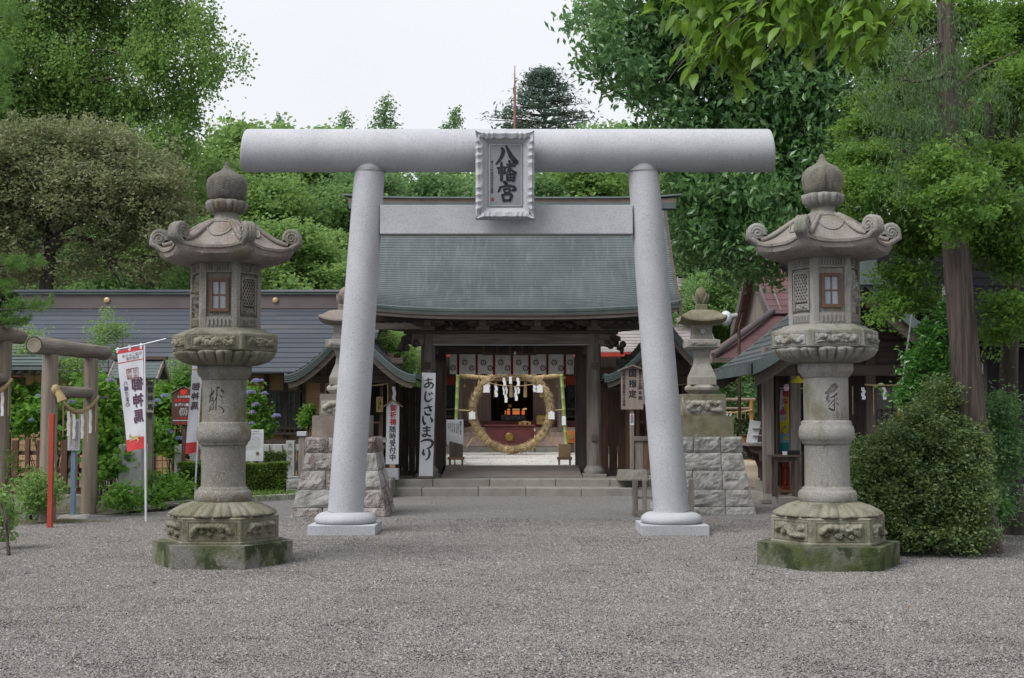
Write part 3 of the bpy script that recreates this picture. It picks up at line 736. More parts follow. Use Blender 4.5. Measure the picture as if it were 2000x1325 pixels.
let = MB(); U, V_ = Vector((1,0,0)), Vector((0,-.13,1)).normalized()
def P_(px, py): p = at(px, py, PY); return lean(Vector((p.x, PY+.031, p.z)))
mpp = PY / F_PX
brush(let, G_HACHI, P_(989, 306), U, V_, 44*mpp, press=1.1); brush(let, G_BAN, P_(989.5, 335), U, V_, 41*mpp, press=1.35); brush(let, G_KYU, P_(989.5, 374), U, V_, 39*mpp, press=1.4)
obj('lettering', let, MATS['ink'], panel)
let = MB(); write(let, '第十六代宮司田所孝次謹書', P_(961, 317), U, V_, 5.0*mpp, pitch=1.08, bold=.01); obj('small_lettering', let, MATS['ink'], panel)
let = MB(); p = P_(961.5, 389); let.add([p+U*a*.017+V_*c*.02 for a, c in ((-1,-1),(1,-1),(1,1),(-1,1))], [(0,1,2,3)]); obj('seal', let, MATS['seal_red'], panel)
# ================================================================== platform, gate, courtyard
M('pave_stone', (0.242,0.234,0.204), (0.183,0.178,0.156), scale=3, rough=.9, bump=.3, bscale=60, speck=(0.2,0.19,0.17), speck_amt=.3, speck_scale=140, rnd=.10, stains=((2.2,.55,.7,(0.16,0.155,0.12),.5),))
M('pave_light', (0.52,0.50,0.47), (0.42,0.40,0.37), scale=3, rough=.9, bump=.35, bscale=50, speck=(0.25,0.24,0.23), speck_amt=.3, rnd=.14)
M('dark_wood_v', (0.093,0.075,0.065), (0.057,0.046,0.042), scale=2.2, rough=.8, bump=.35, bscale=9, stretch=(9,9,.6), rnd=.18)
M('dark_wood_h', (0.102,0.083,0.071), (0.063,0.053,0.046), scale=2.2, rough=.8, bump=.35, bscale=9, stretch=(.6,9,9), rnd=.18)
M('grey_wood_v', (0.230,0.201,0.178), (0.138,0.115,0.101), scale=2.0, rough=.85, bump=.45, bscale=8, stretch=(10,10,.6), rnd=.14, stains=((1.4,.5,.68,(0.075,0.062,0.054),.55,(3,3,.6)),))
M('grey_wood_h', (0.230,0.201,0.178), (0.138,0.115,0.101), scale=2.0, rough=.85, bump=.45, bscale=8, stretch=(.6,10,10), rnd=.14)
M('brown_wood_v', (0.142,0.081,0.054), (0.081,0.049,0.035), scale=2.2, rough=.75, bump=.35, bscale=9, stretch=(9,9,.6), rnd=.22)
M('brown_wood_h', (0.142,0.081,0.054), (0.081,0.049,0.035), scale=2.2, rough=.75, bump=.35, bscale=9, stretch=(.6,9,9), rnd=.22)
M('pale_wood', (0.36,0.255,0.155), (0.26,0.175,0.105), scale=3, rough=.7, bump=.2, bscale=20, stretch=(6,6,1), rnd=.12)
M('copper', (0.088,0.106,0.112), (0.064,0.078,0.085), scale=1.1, rough=.62, bump=.12, bscale=30, rnd=.06, spec=.4, stains=((2.1,.5,.72,(0.145,0.168,0.17),.6,(5,.7,.7)),(3.3,.6,.74,(0.058,0.066,0.07),.6,(6,.5,.5))))
M('copper_green', (0.10,0.128,0.125), (0.075,0.097,0.098), scale=2.4, rough=.6, bump=.15, bscale=40, rnd=.08, stains=((2.6,.55,.7,(0.15,0.18,0.17),.5),))
M('gold', (0.62,0.42,0.13), (0.50,0.32,0.09), scale=9, rough=.32, bump=.1, bscale=60, metal=.9, rnd=.04)
M('white_paper', (0.72,0.72,0.74), (0.66,0.66,0.68), scale=6, rough=.8, bump=.05, bscale=20, rnd=.03)
M('white_board', (0.55,0.56,0.60), (0.50,0.51,0.55), scale=2.5, rough=.6, bump=.06, bscale=10, rnd=.03)
M('cloth_white', (0.84,0.82,0.79), (0.74,0.72,0.69), scale=5, rough=.9, bump=.25, bscale=18, rnd=.05)
M('red_band', (0.21,0.017,0.02), (0.15,0.012,0.016), scale=8, rough=.8, bump=.1)
M('crest_black', (0.02,0.012,0.01), rough=.8, bump=0)
M('straw', (0.52,0.40,0.235), (0.36,0.27,0.15), scale=5, rough=.85, bump=.6, bscale=25, stretch=(1,7,7), rnd=.22)
M('rope', (0.46,0.35,0.19), (0.34,0.25,0.13), scale=14, rough=.9, bump=.5, bscale=60, rnd=.1)
M('bamboo', (0.20,0.27,0.085), (0.26,0.31,0.12), scale=3, rough=.4, bump=.05, bscale=20, stretch=(5,5,.5), rnd=.06)
M('lacquer', (0.144,0.044,0.043), (0.106,0.033,0.034), scale=3, rough=.5, bump=.12, bscale=22, rnd=.06)
M('window_dark', (0.018,0.021,0.028), (0.012,0.014,0.02), scale=3, rough=.18, bump=0, spec=.6)
M('red_paint', (0.33,0.045,0.028), (0.26,0.035,0.022), scale=4, rough=.5, bump=.1, bscale=30)

def slabs(parent, name, x0, x1, y0, y1, z0, z1, n, mat, gap=.006, seed=1, bevel=.008):
    r = random.Random(seed); cuts = sorted([x0, x1] + [x0 + (x1-x0)*(i + r.uniform(-.18,.18))/n for i in range(1, n)])
    for a, b in zip(cuts[:-1], cuts[1:]):
        mb = MB(); mb.bx(a+gap, b-gap, y0, y1, z0, z1 + r.uniform(-.002,.002)); obj(name, mb, mat, parent, bevel=bevel)
S0 = ground(1000, 968).y                                     # front of the lower step
step = thing('stone_steps', 'two low pale stone steps running along the foot of the gate', 'steps', (0, S0, 0))
PLZ = .275
slabs(step, 'step_slab', -2.62, 3.25, S0, S0+.62, -.03, .137, 6, MATS['pave_stone'], seed=3)
slabs(step, 'step_slab', -2.62, 3.25, S0+.60, S0+.96, .10, PLZ, 5, MATS['pave_stone'], seed=4)
pv = MB(); pv.bx(-2.62, 3.25, S0+.965, 31.5, -.03, PLZ-.004); struct(obj('gate_floor', pv, MATS['pave_stone'], bevel=.01), label='stone floor slab under the gate')
yard = MB(); yard.bx(-16, 4.3, 31.5, 70, -.03, .20); struct(obj('courtyard_ground', yard, M('yard_sand', (0.46,0.44,0.39), (0.39,0.37,0.33), scale=4, rough=.95, bump=.4, bscale=90, rnd=0)), label='pale gravel of the inner courtyard')
pave = MB(); pave.bx(-2.0, 2.15, 31.6, 43.4, .1, .235); po = struct(obj('paved_path', pave, MATS['pave_light']), label='paved stone path between gate and worship hall')
r = random.Random(9); y = 31.62
while y < 43.2:
    d = r.uniform(.42, .6); x = -2.0
    while x < 2.1:
        w = r.uniform(.5, 1.0); mb = MB(); mb.bx(x+.012, min(x+w, 2.14)-.012, y+.012, y+d-.012, .22, .262 + r.uniform(-.004,.004)); o = obj('paving_stone', mb, MATS['pave_light'], po, bevel=.008); x += w
    y += d

# ------------------------------------------------------------------ gate
GY = 27.0
gate = thing('shrine_gate', 'weathered wooden shrine gate under a broad blue-green copper roof', 'gate', (-.03, GY, PLZ))
EY, RY_, EZ, RZ = 25.55, 28.15, gz(604, 25.55), gz(399, 28.15)
RX0, RX1 = gx(677, 25.55, 600), gx(1326, 25.55, 600)
def roofpt(x, v, back=False, dz=0):
    """v: 0 ridge .. 1 eave"""
    u = (x - (RX0+RX1)/2) / ((RX1-RX0)/2)
    lift = .16*abs(u)**3.2*v*v
    z = EZ + (RZ-EZ)*((1-v)**1.32*.97 + (1-v)*.03) + lift
    Y = RY_ + (EY-RY_)*v
    if back: Y = 2*RY_ - Y
    return Vector((x, Y, z + dz))
def course_roof(name, fn, xs, n, mat, parent, thick=.02):
    """overlapping copper courses: each course is a strip whose lower lip stands proud of the next"""
    mb = MB(); nx = len(xs)
    for i in range(n):
        v0, v1 = i/n, (i+1)/n + .3/n
        top = [fn(x, v0, .0) for x in xs]; bot = [fn(x, min(v1,1.0), thick) for x in xs]; lip = [fn(x, min(v1,1.0), thick-.014) for x in xs]
        mb.add(top + bot + lip, [(k, k+1, nx+k+1, nx+k) for k in range(nx-1)] + [(nx+k, nx+k+1, 2*nx+k+1, 2*nx+k) for k in range(nx-1)], False)
    return obj(name, mb, mat, parent)
xs = list(np.linspace(RX0, RX1, 33))
for back in (False, True):
    rf = course_roof('roof_slope', lambda x, v, dz: roofpt(x, v, back, dz), xs, 46, MATS['copper'], gate)
    so = MB()                                                  # boarded underside
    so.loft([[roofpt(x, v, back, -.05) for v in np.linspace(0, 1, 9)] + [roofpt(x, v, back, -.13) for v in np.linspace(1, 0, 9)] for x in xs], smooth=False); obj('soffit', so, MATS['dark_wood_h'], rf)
    fa = MB(); secs = []
    for x in xs:
        p = roofpt(x, 1, back); s = 1 if back else -1
        secs.append([p+Vector((0,s*.012,.018)), p+Vector((0,s*.03,-.0)), p+Vector((0,s*.02,-.05)), p+Vector((0,s*.01,-.052)), p+Vector((0,s*.0,-.10)), p+Vector((0,-s*.12,-.10)), p+Vector((0,-s*.12,0))])
    fa.loft(secs, smooth=False); obj('eave_edge', fa, MATS['copper_green'], rf)
    fb = MB(); fb.loft([[roofpt(x,1,back)+Vector((0,s*-.02,-.101)), roofpt(x,1,back)+Vector((0,s*-.02,-.20)), roofpt(x,1,back)+Vector((0,s*-.12,-.20)), roofpt(x,1,back)+Vector((0,s*-.12,-.101))] for x in xs], smooth=False)
    obj('eave_board', fb, MATS['dark_wood_h'], rf)
    for i in range(31):                                        # rafters
        x = RX0 + .12 + (RX1-RX0-.24)*i/30; rb = MB()
        for a, c in zip(np.linspace(0,.97,5)[:-1], np.linspace(0,.97,5)[1:]):
            rb.beam(roofpt(x, a, back, -.19), roofpt(x, c, back, -.19), .075, .10)
        obj('rafter', rb, MATS['grey_wood_h' if back else 'dark_wood_h'], gate)  # rear rafters get paler wood: sky light from behind put into the colour
for xe, s in ((RX0, -1), (RX1, 1)):                            # barge boards
    for back in (False, True):
        bb = MB(); bb.loft([[roofpt(xe, v, back, .01)+Vector((s*.002,0,0)), roofpt(xe, v, back, .01)+Vector((s*.07,0,0)), roofpt(xe, v, back, -.30)+Vector((s*.05,0,0)), roofpt(xe, v, back, -.30)+Vector((s*.002,0,0))] for v in np.linspace(0,1,12)], smooth=False)
        obj('barge_board', bb, MATS['dark_wood_h'], gate)
rg = MB(); rx0, rx1 = gx(683, RY_, 392), gx(1318, RY_, 392)
rg.bx(rx0, rx1, RY_-.16, RY_+.16, RZ-.12, gz(398, RY_)+.0); obj('ridge_base', rg, MATS['copper_green'], gate)
rg = MB(); rg.bx(rx0-.02, rx1+.02, RY_-.12, RY_+.12, gz(398, RY_)+.002, gz(390, RY_)); obj('ridge_box', rg, M('ridge_brown', (0.20,0.145,0.115), (0.15,0.11,0.09), scale=3, rough=.7, bump=.1), gate)
rg = MB(); secs = []
for x in np.linspace(rx0-.12, rx1+.12, 21):
    u = (x-(rx0+rx1)/2)/((rx1-rx0)/2+.12); l = .07*abs(u)**6; z = gz(390, RY_)
    secs.append([(x,RY_-.17,z+.002+l),(x,RY_-.16,z+.035+l),(x,RY_,z+.06+l),(x,RY_+.16,z+.035+l),(x,RY_+.17,z+.002+l)])
rg.loft(secs, smooth=False); obj('ridge_cap', rg, MATS['copper_green'], gate)
# pillars, beams
pxL, pxR = gx(836, GY), gx(1160, GY)
for x in (pxL, pxR):
    mb = MB(); mb.bx(x-.24, x+.24, GY-.24, GY+.24, PLZ-.01, PLZ+.06); obj('pillar_base_slab', mb, MATS['pave_stone'], gate, bevel=.01)
    mb = MB(); mb.lathe([(.20,0),(.215,.05),(.20,.10),(.165,.14),(.16,.17)], 28, (x, GY, PLZ+.055)); obj('pillar_base', mb, MATS['pave_stone'], gate)
    mb = MB(); mb.lathe([(.150,.21),(.155,.6),(.152,2.0),(.145,2.95)], 28, (x, GY, PLZ)); pil = obj('pillar', mb, MATS['grey_wood_v'], gate)
    for zz in (gz(715, GY), gz(855, GY)):
        mb = MB(); mb.bx(x-.06, x+.06, GY-.19, GY-.13, zz-.07, zz+.07); obj('wedge', mb, MATS['dark_wood_h'], pil, bevel=.006)
MY = 28.15
for s in (-1, 1):
    x = -.03 + s*1.62; mb = MB(); mb.bx(x-.17, x+.17, MY-.17, MY+.17, PLZ-.005, gz(612, MY)); obj('main_post', mb, MATS['dark_wood_v'], gate, bevel=.012)
    mb = MB(); mb.bx(x-s*.17-.05, x-s*.17+.05, MY-.12, MY+.30, PLZ, gz(690, MY)); obj('jamb', mb, MATS['dark_wood_v'], gate)
    mb = MB(); mb.bx(x-.10, x+.10, GY+.1, MY-.18, gz(690, GY), gz(674, GY)); obj('side_tie', mb, MATS['dark_wood_h'], gate)
    mb = MB(); mb.lathe([(.15,.0),(.15,2.95)], 20, (-.03+s*1.72, 29.6, PLZ)); obj('rear_pillar', mb, MATS['grey_wood_v'], gate)
zA, zB = gz(675, GY), gz(653, GY)
mb = MB(); mb.bx(pxL-.34, pxR+.34, GY-.11, GY+.11, zA, zB); obj('front_beam', mb, MATS['grey_wood_h'], gate, bevel=.012)
mb = MB(); mb.bx(pxL-.5, pxR+.5, GY-.16, GY+.16, zB+.003, zB+.07); obj('beam_plate', mb, MATS['dark_wood_h'], gate, bevel=.01)
mb = MB(); mb.bx(-1.8, 1.74, MY-.13, MY+.13, gz(692, MY), gz(668, MY)); obj('lintel', mb, MATS['dark_wood_h'], gate)
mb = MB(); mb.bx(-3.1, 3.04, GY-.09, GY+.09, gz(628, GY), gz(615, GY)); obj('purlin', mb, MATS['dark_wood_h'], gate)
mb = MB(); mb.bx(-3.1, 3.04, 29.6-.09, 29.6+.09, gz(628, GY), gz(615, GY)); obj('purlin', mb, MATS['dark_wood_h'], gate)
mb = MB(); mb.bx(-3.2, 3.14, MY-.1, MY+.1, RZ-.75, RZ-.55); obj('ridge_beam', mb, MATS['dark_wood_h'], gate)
for x in (pxL, pxL+1.13, pxL+2.26, pxR):                        # bracket sets
    b = MB(); z = zB+.07
    b.bx(x-.14, x+.14, GY-.14, GY+.14, z, z+.09)
    b.prism([(-.34,.20),(-.34,.14),(-.22,.09),(.22,.09),(.34,.14),(.34,.20)], lambda u, v, w: (x+u, w, z+v), GY-.07, GY+.07)
    b.prism([(-.34,.20),(-.34,.14),(-.22,.09),(.22,.09),(.34,.14),(.34,.20)], lambda u, v, w: (x+w, GY+u, z+v), -.068, .068)
    for dx in (-.27, 0, .27): b.bx(x+dx-.07, x+dx+.07, GY-.08, GY+.08, z+.203, z+.27)
    obj('bracket_set', b, MATS['grey_wood_h'], gate, bevel=.006)
r = random.Random(4)
for xc in (pxL+.56, pxL+1.69, pxL+2.82):                       # carvings between the brackets
    c = MB()
    for i in range(22):
        a = r.uniform(0, math.pi); c.ball((xc + .36*math.cos(a)*r.uniform(.3,1), GY-.04+r.uniform(-.05,.03), zB+.10+.16*math.sin(a)*r.uniform(.2,1)), r.uniform(.035,.075), 8, 5, (1.3,.7,1))
    obj('carving', c, MATS['dark_wood_h'], gate)
for s, x in ((-1, pxL), (1, pxR)):                              # lion-head beam noses
    c = MB(); z = (zA+zB)/2
    c.prism([(0,.12),(.32,.15),(.55,.06),(.56,-.02),(.36,-.10),(.2,-.13),(0,-.12)], lambda u, v, w: (x+s*u, w, z+v), GY-.075, GY+.075)
    for i in range(26):
        f = r.random(); c.ball((x+s*(.18+.42*f), GY-.05+r.uniform(-.08,.06), z-.10-.24*f*r.random()+.05), r.uniform(.035,.075), 8, 5)
    obj('carved_nose', c, MATS['dark_wood_h'], gate)
# wing walls of boards
for s, xa, xb, mat in ((-1, -2.72, pxL-.16, 'dark_wood_v'), (1, pxR+.16, 2.95, 'brown_wood_v')):
    n = 6; zt = gz(766, 27.5)
    for i in range(n):
        a, b_ = xa+(xb-xa)*i/n, xa+(xb-xa)*(i+1)/n; mb = MB(); mb.bx(a+.004, b_-.004, 27.5, 27.535+r.uniform(0,.008), PLZ+.10, zt); obj('wall_board', mb, MATS[mat], gate)
    mb = MB(); mb.bx(xa, xb, 27.46, 27.58, zt+.002, zt+.10); obj('wall_rail', mb, MATS['dark_wood_h'], gate)
    mb = MB(); mb.bx(xa, xb, 27.44, 27.60, PLZ-.003, PLZ+.098); obj('wall_sill', mb, MATS['dark_wood_h'], gate)
th = MB(); th.bx(-1.5, 1.45, MY-.12, MY+.15, PLZ-.002, .45); obj('threshold', th, MATS['grey_wood_h'], gate)
# ramp of planks over the threshold
rp = thing('wooden_ramp', 'grey plank ramp laid over the gate threshold', 'ramp', (0, 26.8, PLZ))
b0, b1 = at(862, 933, 26.55), at(1137, 933, 26.55); t0, t1 = at(872, 911, 27.98), at(1129, 911, 27.98)
for i in range(8):
    f0, f1 = i/8, (i+1)/8 - .006
    q = [b0.lerp(t0, f0), b1.lerp(t1, f0), b1.lerp(t1, f1), b0.lerp(t0, f1)]; zl = lambda f: .285+.18*f
    for p, f in zip(q, (f0, f0, f1, f1)): p.y = 26.55+1.43*f; p.z = zl(f)
    mb = MB(); mb.add(q + [p - Vector((0,0,.03)) for p in q], [(0,1,2,3),(4,7,6,5),(0,4,5,1),(1,5,6,2),(2,6,7,3),(3,7,4,0)]); obj('plank', mb, MATS['grey_wood_h'], rp)
mb = MB(); mb.bx(-1.4, 1.35, 26.56, 26.60, PLZ+.0, .283); mb.bx(-1.3, 1.25, 27.0, 27.9, PLZ, .33); obj('ramp_bearer', mb, MATS['grey_wood_h'], rp)

# ------------------------------------------------------------------ things hung in the gate
nb = thing('hanging_name_board', 'brown wooden board with old black characters above the gate curtain', 'sign board', (0, 27.7, gz(694, 27.7)))
x0, x1, z0, z1 = gx(943, 27.7), gx(1048, 27.7), gz(694, 27.7), gz(664, 27.7)
mb = MB(); mb.bx(x0, x1, 27.70, 27.74, z0, z1); bd = obj('board', mb, M('board_brown', (0.115,0.072,0.055), (0.085,0.052,0.04), scale=2, rough=.8, bump=.3, bscale=10, stretch=(.7,8,8)), nb, bevel=.005)
lt = MB(); write(lt, '開運赤龍', ((x0+x1)/2-.40, 27.697, gz(680, 27.7)), (1,0,0), (0,0,1), .24, vertical=False, pitch=1.12, bold=.02); obj('lettering', lt, MATS['ink'], bd)
lamp = thing('hanging_bulb', 'small white light bulb hanging from a wire in the gate', 'light bulb', (gx(1006, 27.4), 27.4, gz(692, 27.4)))
mb = MB(); mb.ball((gx(1006, 27.4), 27.4, gz(690, 27.4)), .03, 12, 8, (.8,.8,1.2)); obj('bulb', mb, MATS['white_paper'], lamp)
mb = MB(); mb.tube([(gx(1006, 27.4), 27.4, gz(688, 27.4)), (gx(1006, 27.4), 27.35, gz(674, 27.4))], .004, 5); obj('flex', mb, MATS['deep_black'], lamp)
wr = MB(); wr.tube([at(847, 674, 26.86), at(1000, 674.3, 26.86), at(1151, 673.5, 26.86)], .008, 6); tag(obj('white_wire', wr, MATS['white_board']), 'thin white wire stretched along the front beam of the gate', 'wire')

def domoe(disc, comma, O, U, V, N, rad):
    O, U, V, N = Vector(O), Vector(U), Vector(V), Vector(N)
    n = 28; disc.add([O + U*(rad*math.cos(2*math.pi*k/n)) + V*(rad*math.sin(2*math.pi*k/n)) for k in range(n)], [tuple(range(n))])
    for q in range(3):
        a0 = R(90 + 120*q); pts = []
        for i in range(13):                                     # head, then a tail that thins along the rim
            f = i/12; a = a0 + 1.75*f; rr = rad*(.36 + .40*f); w = rad*(.24*(1-f)**.7 + .02)
            pts.append((rr*math.cos(a), rr*math.sin(a), w))
        L = [O+N*.004+U*(x*(1+w/math.hypot(x,y)))+V*(y*(1+w/math.hypot(x,y))) for x, y, w in pts]; Rr = [O+N*.004+U*(x*(1-w/math.hypot(x,y)))+V*(y*(1-w/math.hypot(x,y))) for x, y, w in pts]
        m = len(L); comma.add(L+Rr, [(i, i+1, m+i+1, m+i) for i in range(m-1)])
        x, y, w = pts[0]; comma.add([O+N*.0045+U*(x+w*math.cos(k*math.pi/6))+V*(y+w*math.sin(k*math.pi/6)) for k in range(12)], [tuple(range(12))])
CYD = 28.45
cur = thing('gate_curtain', 'short white curtain with red bands and black three-comma crests hung in the gate', 'curtain', (0, CYD, gz(732, CYD)))
cz0, cz1 = gz(731, CYD), gz(692.5, CYD)
edges = [877, 895, 931, 965, 1000, 1034, 1069, 1103, 1122]
def cloth(xa, xb, za, zb, y, amp, nx=24, nz=8, ph=0):
    mb = MB(); mb.grid(lambda i, j: Vector((xa+(xb-xa)*i, y + amp*math.sin(i*9+ph+j*.7)*(1-j)*1.0 + amp*.4*math.sin(i*23+ph), za+(zb-za)*j + .006*math.sin(i*11+ph)*(1-j))), nx, nz); return mb
for i, (a, b_) in enumerate(zip(edges[:-1], edges[1:])):
    pnl = obj('curtain_panel', cloth(gx(a+1.5, CYD, 712), gx(b_-1.5, CYD, 712), cz0, cz1, CYD, .012, ph=i*1.7), MATS['cloth_white'], cur)
    dk, cm = MB(), MB(); rad = 5.4*CYD/F_PX
    spots = [(a+8+5, 708.5), (a+8+18.5, 719.5)] if 0 < i < 7 else ([(885, 719)] if i == 0 else [(1113, 708.5)])
    for sx, sy in spots:
        p = at(sx, sy, CYD); domoe(dk, cm, (p.x, CYD-.022, p.z), (1,0,0), (0,0,1), (0,-1,0), rad)
    obj('crest', dk, MATS['crest_black'], pnl); obj('crest_commas', cm, MATS['cloth_white'], pnl)
for i, e in enumerate(edges[1:-1]):
    obj('red_band', cloth(gx(e-2.2, CYD, 712), gx(e+2.2, CYD, 712), cz0-.02, cz1, CYD-.018, .006, 5, 8, i), MATS['red_band'], cur)
mb = MB(); mb.tube([at(868, 691, CYD-.02), at(1000, 693.5, CYD-.02), at(1132, 689, CYD-.02)], .008, 6); obj('curtain_cord', mb, MATS['white_board'], cur)

# ------------------------------------------------------------------ straw ring with bamboo
NY, FZ = 41.0, .262
ring = thing('straw_ring', 'great ring of bound straw for passing through, standing before the hall', 'straw ring', (gx(999, NY), NY, FZ))
rc = at(999, 803, NY); RAD = 80*NY/F_PX - .07; bun = MB(); nb_ = 40; r = random.Random(21)
seg = 2*math.pi*RAD/nb_
bun.tube([(-seg*.55,0,0),(-seg*.42,0,0),(-seg*.1,0,0),(seg*.3,0,0),(seg*.55,0,0)], [.058,.080,.104,.092,.054], 14)
for i in range(80):
    a = r.uniform(0, 2*math.pi); rr = r.uniform(.078,.112); x0 = r.uniform(-seg*.5, seg*.2); l = r.uniform(.08,.2); o_ = r.uniform(0,.09)
    bun.tube([(x0, rr*math.cos(a), rr*math.sin(a)), (x0+l*.6, (rr+o_*.3)*math.cos(a), (rr+o_*.3)*math.sin(a)), (x0+l, (rr+o_+.01)*math.cos(a+.1), (rr+o_+.01)*math.sin(a+.1))], [.006,.006,.002], 4, False)
bun_me = bun.mesh('straw_bundle'); tie = MB(); tie.lathe([(.072,-.010),(.080,0),(.072,.010)], 16); tie.map(lambda p: Vector((p.z - seg*.5, p.x, p.y))); tie_me = tie.mesh('binding')
for i in range(nb_):
    a = 2*math.pi*i/nb_; o = link('straw_bundle', bun_me, MATS['straw'], ring, True)
    o.location = Vector((rc.x + RAD*math.sin(a), NY, rc.z + RAD*math.cos(a))) - OFF[ring.name]
    o.rotation_euler = (r.uniform(0, 6), 0, 0); o.rotation_euler = (Matrix.Rotation(a, 4, 'Y') @ Matrix.Rotation(r.uniform(0, 6.28), 4, 'X')).to_euler()
    o.scale = (1, r.uniform(.92,1.1), r.uniform(.92,1.1)); t_ = link('binding', tie_me, M('rope_dark', (0.17,0.125,0.075), rough=.9, bump=.3), o, True)
def zigzag(name, label, O, h, w, U=(1,0,0), n=4, parent=None, tagit=True):
    """folded white paper streamer"""
    O, U = Vector(O), Vector(U); mb = MB(); N = Vector((0,-1,0)); s = h/n
    for i in range(n):
        x = (.38*w if i % 2 else -.38*w)*.5; top = O + Vector((0,0,-i*s*.86)) + U*x + N*(.01*(i%2)); bot = top + Vector((0,0,-s)) + U*(-x*.9)
        q = [top-U*w*.5, top+U*w*.5, bot+U*w*.5, bot-U*w*.5]; mb.add(q + [p+N*-.004 for p in q], [(0,1,2,3),(4,7,6,5),(0,4,5,1),(1,5,6,2),(2,6,7,3),(3,7,4,0)])
    o = obj(name, mb, MATS['white_paper'], parent)
    return o
def tag_paper(cx, cy, Y):
    p = at(cx, cy, Y); mb = MB(); s = Y/F_PX
    mb.prism([(-2,9),(2,9),(2.2,6.5),(6,7),(5.5,1.5),(6.5,-7),(-6.5,-7),(-5.5,1.5),(-6,7),(-2.2,6.5)], lambda u, v, w: (p.x+u*s, w, p.z+v*s), Y, Y+.01); return mb
for q, (cx, cy) in enumerate(((950, 760), (1054, 760), (922, 812), (1077, 812))):
    obj('paper_figure', tag_paper(cx, cy, NY-.17), MATS['white_paper'], ring)
for s, a, b_ in ((0, (928,803), (893,801)), (1, (1072,803), (1102,800)), (2, (924,856), (911,874)), (3, (1077,853), (1090,873)), (4, (944,744), (932,731)), (5, (1056,744), (1066,731))):
    mb = MB(); mb.tube([at(*a, NY), at(*b_, NY)], .018, 8); obj('stay_rope', mb, MATS['rope'], ring)
for k, (top, bot) in enumerate((((896,690),(888,905)), ((1094,690),(1108,905)))):
    bam = thing('bamboo_pole', ('green bamboo pole with a white paper slip beside the straw ring' if k else 'green bamboo pole beside the straw ring, behind the white notice'), 'bamboo pole', at(bot[0], bot[1], NY), 'bamboo poles holding the straw ring')
    a, b_ = at(*bot, NY), at(*top, NY); a = a + (b_-a)*((FZ - a.z)/(b_.z-a.z)); mb = MB(); n = 9
    for i in range(n):
        p, q = a.lerp(b_, i/n), a.lerp(b_, (i+1)/n); mb = MB()
        mb.tube([p, p.lerp(q,.04), p.lerp(q,.5), p.lerp(q,.95), q], [.068,.058,.057,.058,.066], 14); obj('bamboo_joint', mb, MATS['bamboo'], bam)
    if k:
        p = at(1101, 822, NY-.09); mb = MB(); mb.bx(p.x-.06, p.x+.06, NY-.10, NY-.09, p.z-.14, p.z+.14); obj('paper_slip', mb, MATS['white_paper'], bam)
rope = thing('sacred_rope', 'thick twisted straw rope with tassels slung between the bamboo poles', 'rope', at(1000, 742, NY-.3))
def twisted(mb, pts, rad, turns, n=60):
    P = []
    m = len(pts)-1
    for i in range(n+1):
        f = i/n*m; k = min(int(f), m-1); P.append(Vector(pts[k]).lerp(Vector(pts[k+1]), f-k))
    for s in (0, math.pi):
        mb.tube([p + Vector((0, math.cos(i/n*turns*6.283+s), math.sin(i/n*turns*6.283+s)))*rad*.5 for i, p in enumerate(P)], rad*.62, 7)
cat = lambda a, b_, sag, n=16: [Vector(a).lerp(Vector(b_), i/n) - Vector((0,0,sag*4*(i/n)*(1-i/n))) for i in range(n+1)]
mb = MB(); twisted(mb, cat(at(897, 733, NY+.2), at(1095, 733, NY+.2), .12), .075, 22, 130); obj('rope_strand', mb, MATS['rope'], rope)
for px in (936, 968, 998, 1026, 1058):
    p = at(px, 742, NY+.2); mb = MB(); mb.tube([p, p+Vector((0,0,-.12)), p+Vector((0,0,-.3)), p+Vector((0,0,-.55))], [.03,.05,.055,.06], 9); obj('tassel', mb, MATS['rope'], rope)
for px, py, h in ((985, 738, .60), (988, 752, .62), (1012, 738, .55), (1008, 755, .5), (969, 752, .42), (954, 748, .3), (1044, 752, .25)):
    zigzag('paper_streamer', '', at(px, py, NY-.1), h, .085, parent=rope)
mb = MB(); mb.tube(cat(at(955, 748, NY-.12), at(1043, 750, NY-.12), .09), .012, 6); obj('thin_rope', mb, MATS['rope'], rope)
mb = MB(); p = at(997, 736, NY-.2); mb.bx(p.x-.045, p.x+.045, NY-.21, NY-.2, p.z-.22, p.z); obj('paper_tab', mb, MATS['white_paper'], rope)

# ------------------------------------------------------------------ worship hall behind
HY = 46.5
M('door_brown', (0.408,0.300,0.258), (0.312,0.222,0.192), scale=2.2, rough=.75, bump=.3, bscale=9, stretch=(9,9,.6), rnd=.1)
hall = thing('worship_hall', 'dark wooden worship hall with grey-pink roof seen through the gate', 'hall', (0, HY, .2))
def hb(name, px0, px1, py0, py1, Y, dpt, mat, parent=hall, bevel=0):
    mb = MB(); mb.bx(gx(px0, Y, 800), gx(px1, Y, 800), Y, Y+dpt, gz(py1, Y), gz(py0, Y)); return obj(name, mb, MATS[mat], parent, bevel=bevel)
mb = MB(); mb.bx(-5.6, 5.2, HY-2.6, HY+6, .0, .42); obj('stone_base', mb, MATS['pave_stone'], hall)
for i in range(4): hb('stair_tread', 873, 1127, 873-9.5*(i+1), 873-9.5*i-.4, HY-2.4+i*.32, .34, 'door_brown')
hb('floor_beam', 780, 1220, 822, 835, HY-1.1, .3, 'lacquer'); mb = MB(); mb.bx(-5.2, 4.8, HY-.8, HY+4, .9, 1.12); obj('floor', mb, MATS['brown_wood_h'], hall)
for px in (899, 1094): hb('porch_post', px-5, px+5, 690, 876, HY-1.6, .18, 'grey_wood_v', bevel=.01)
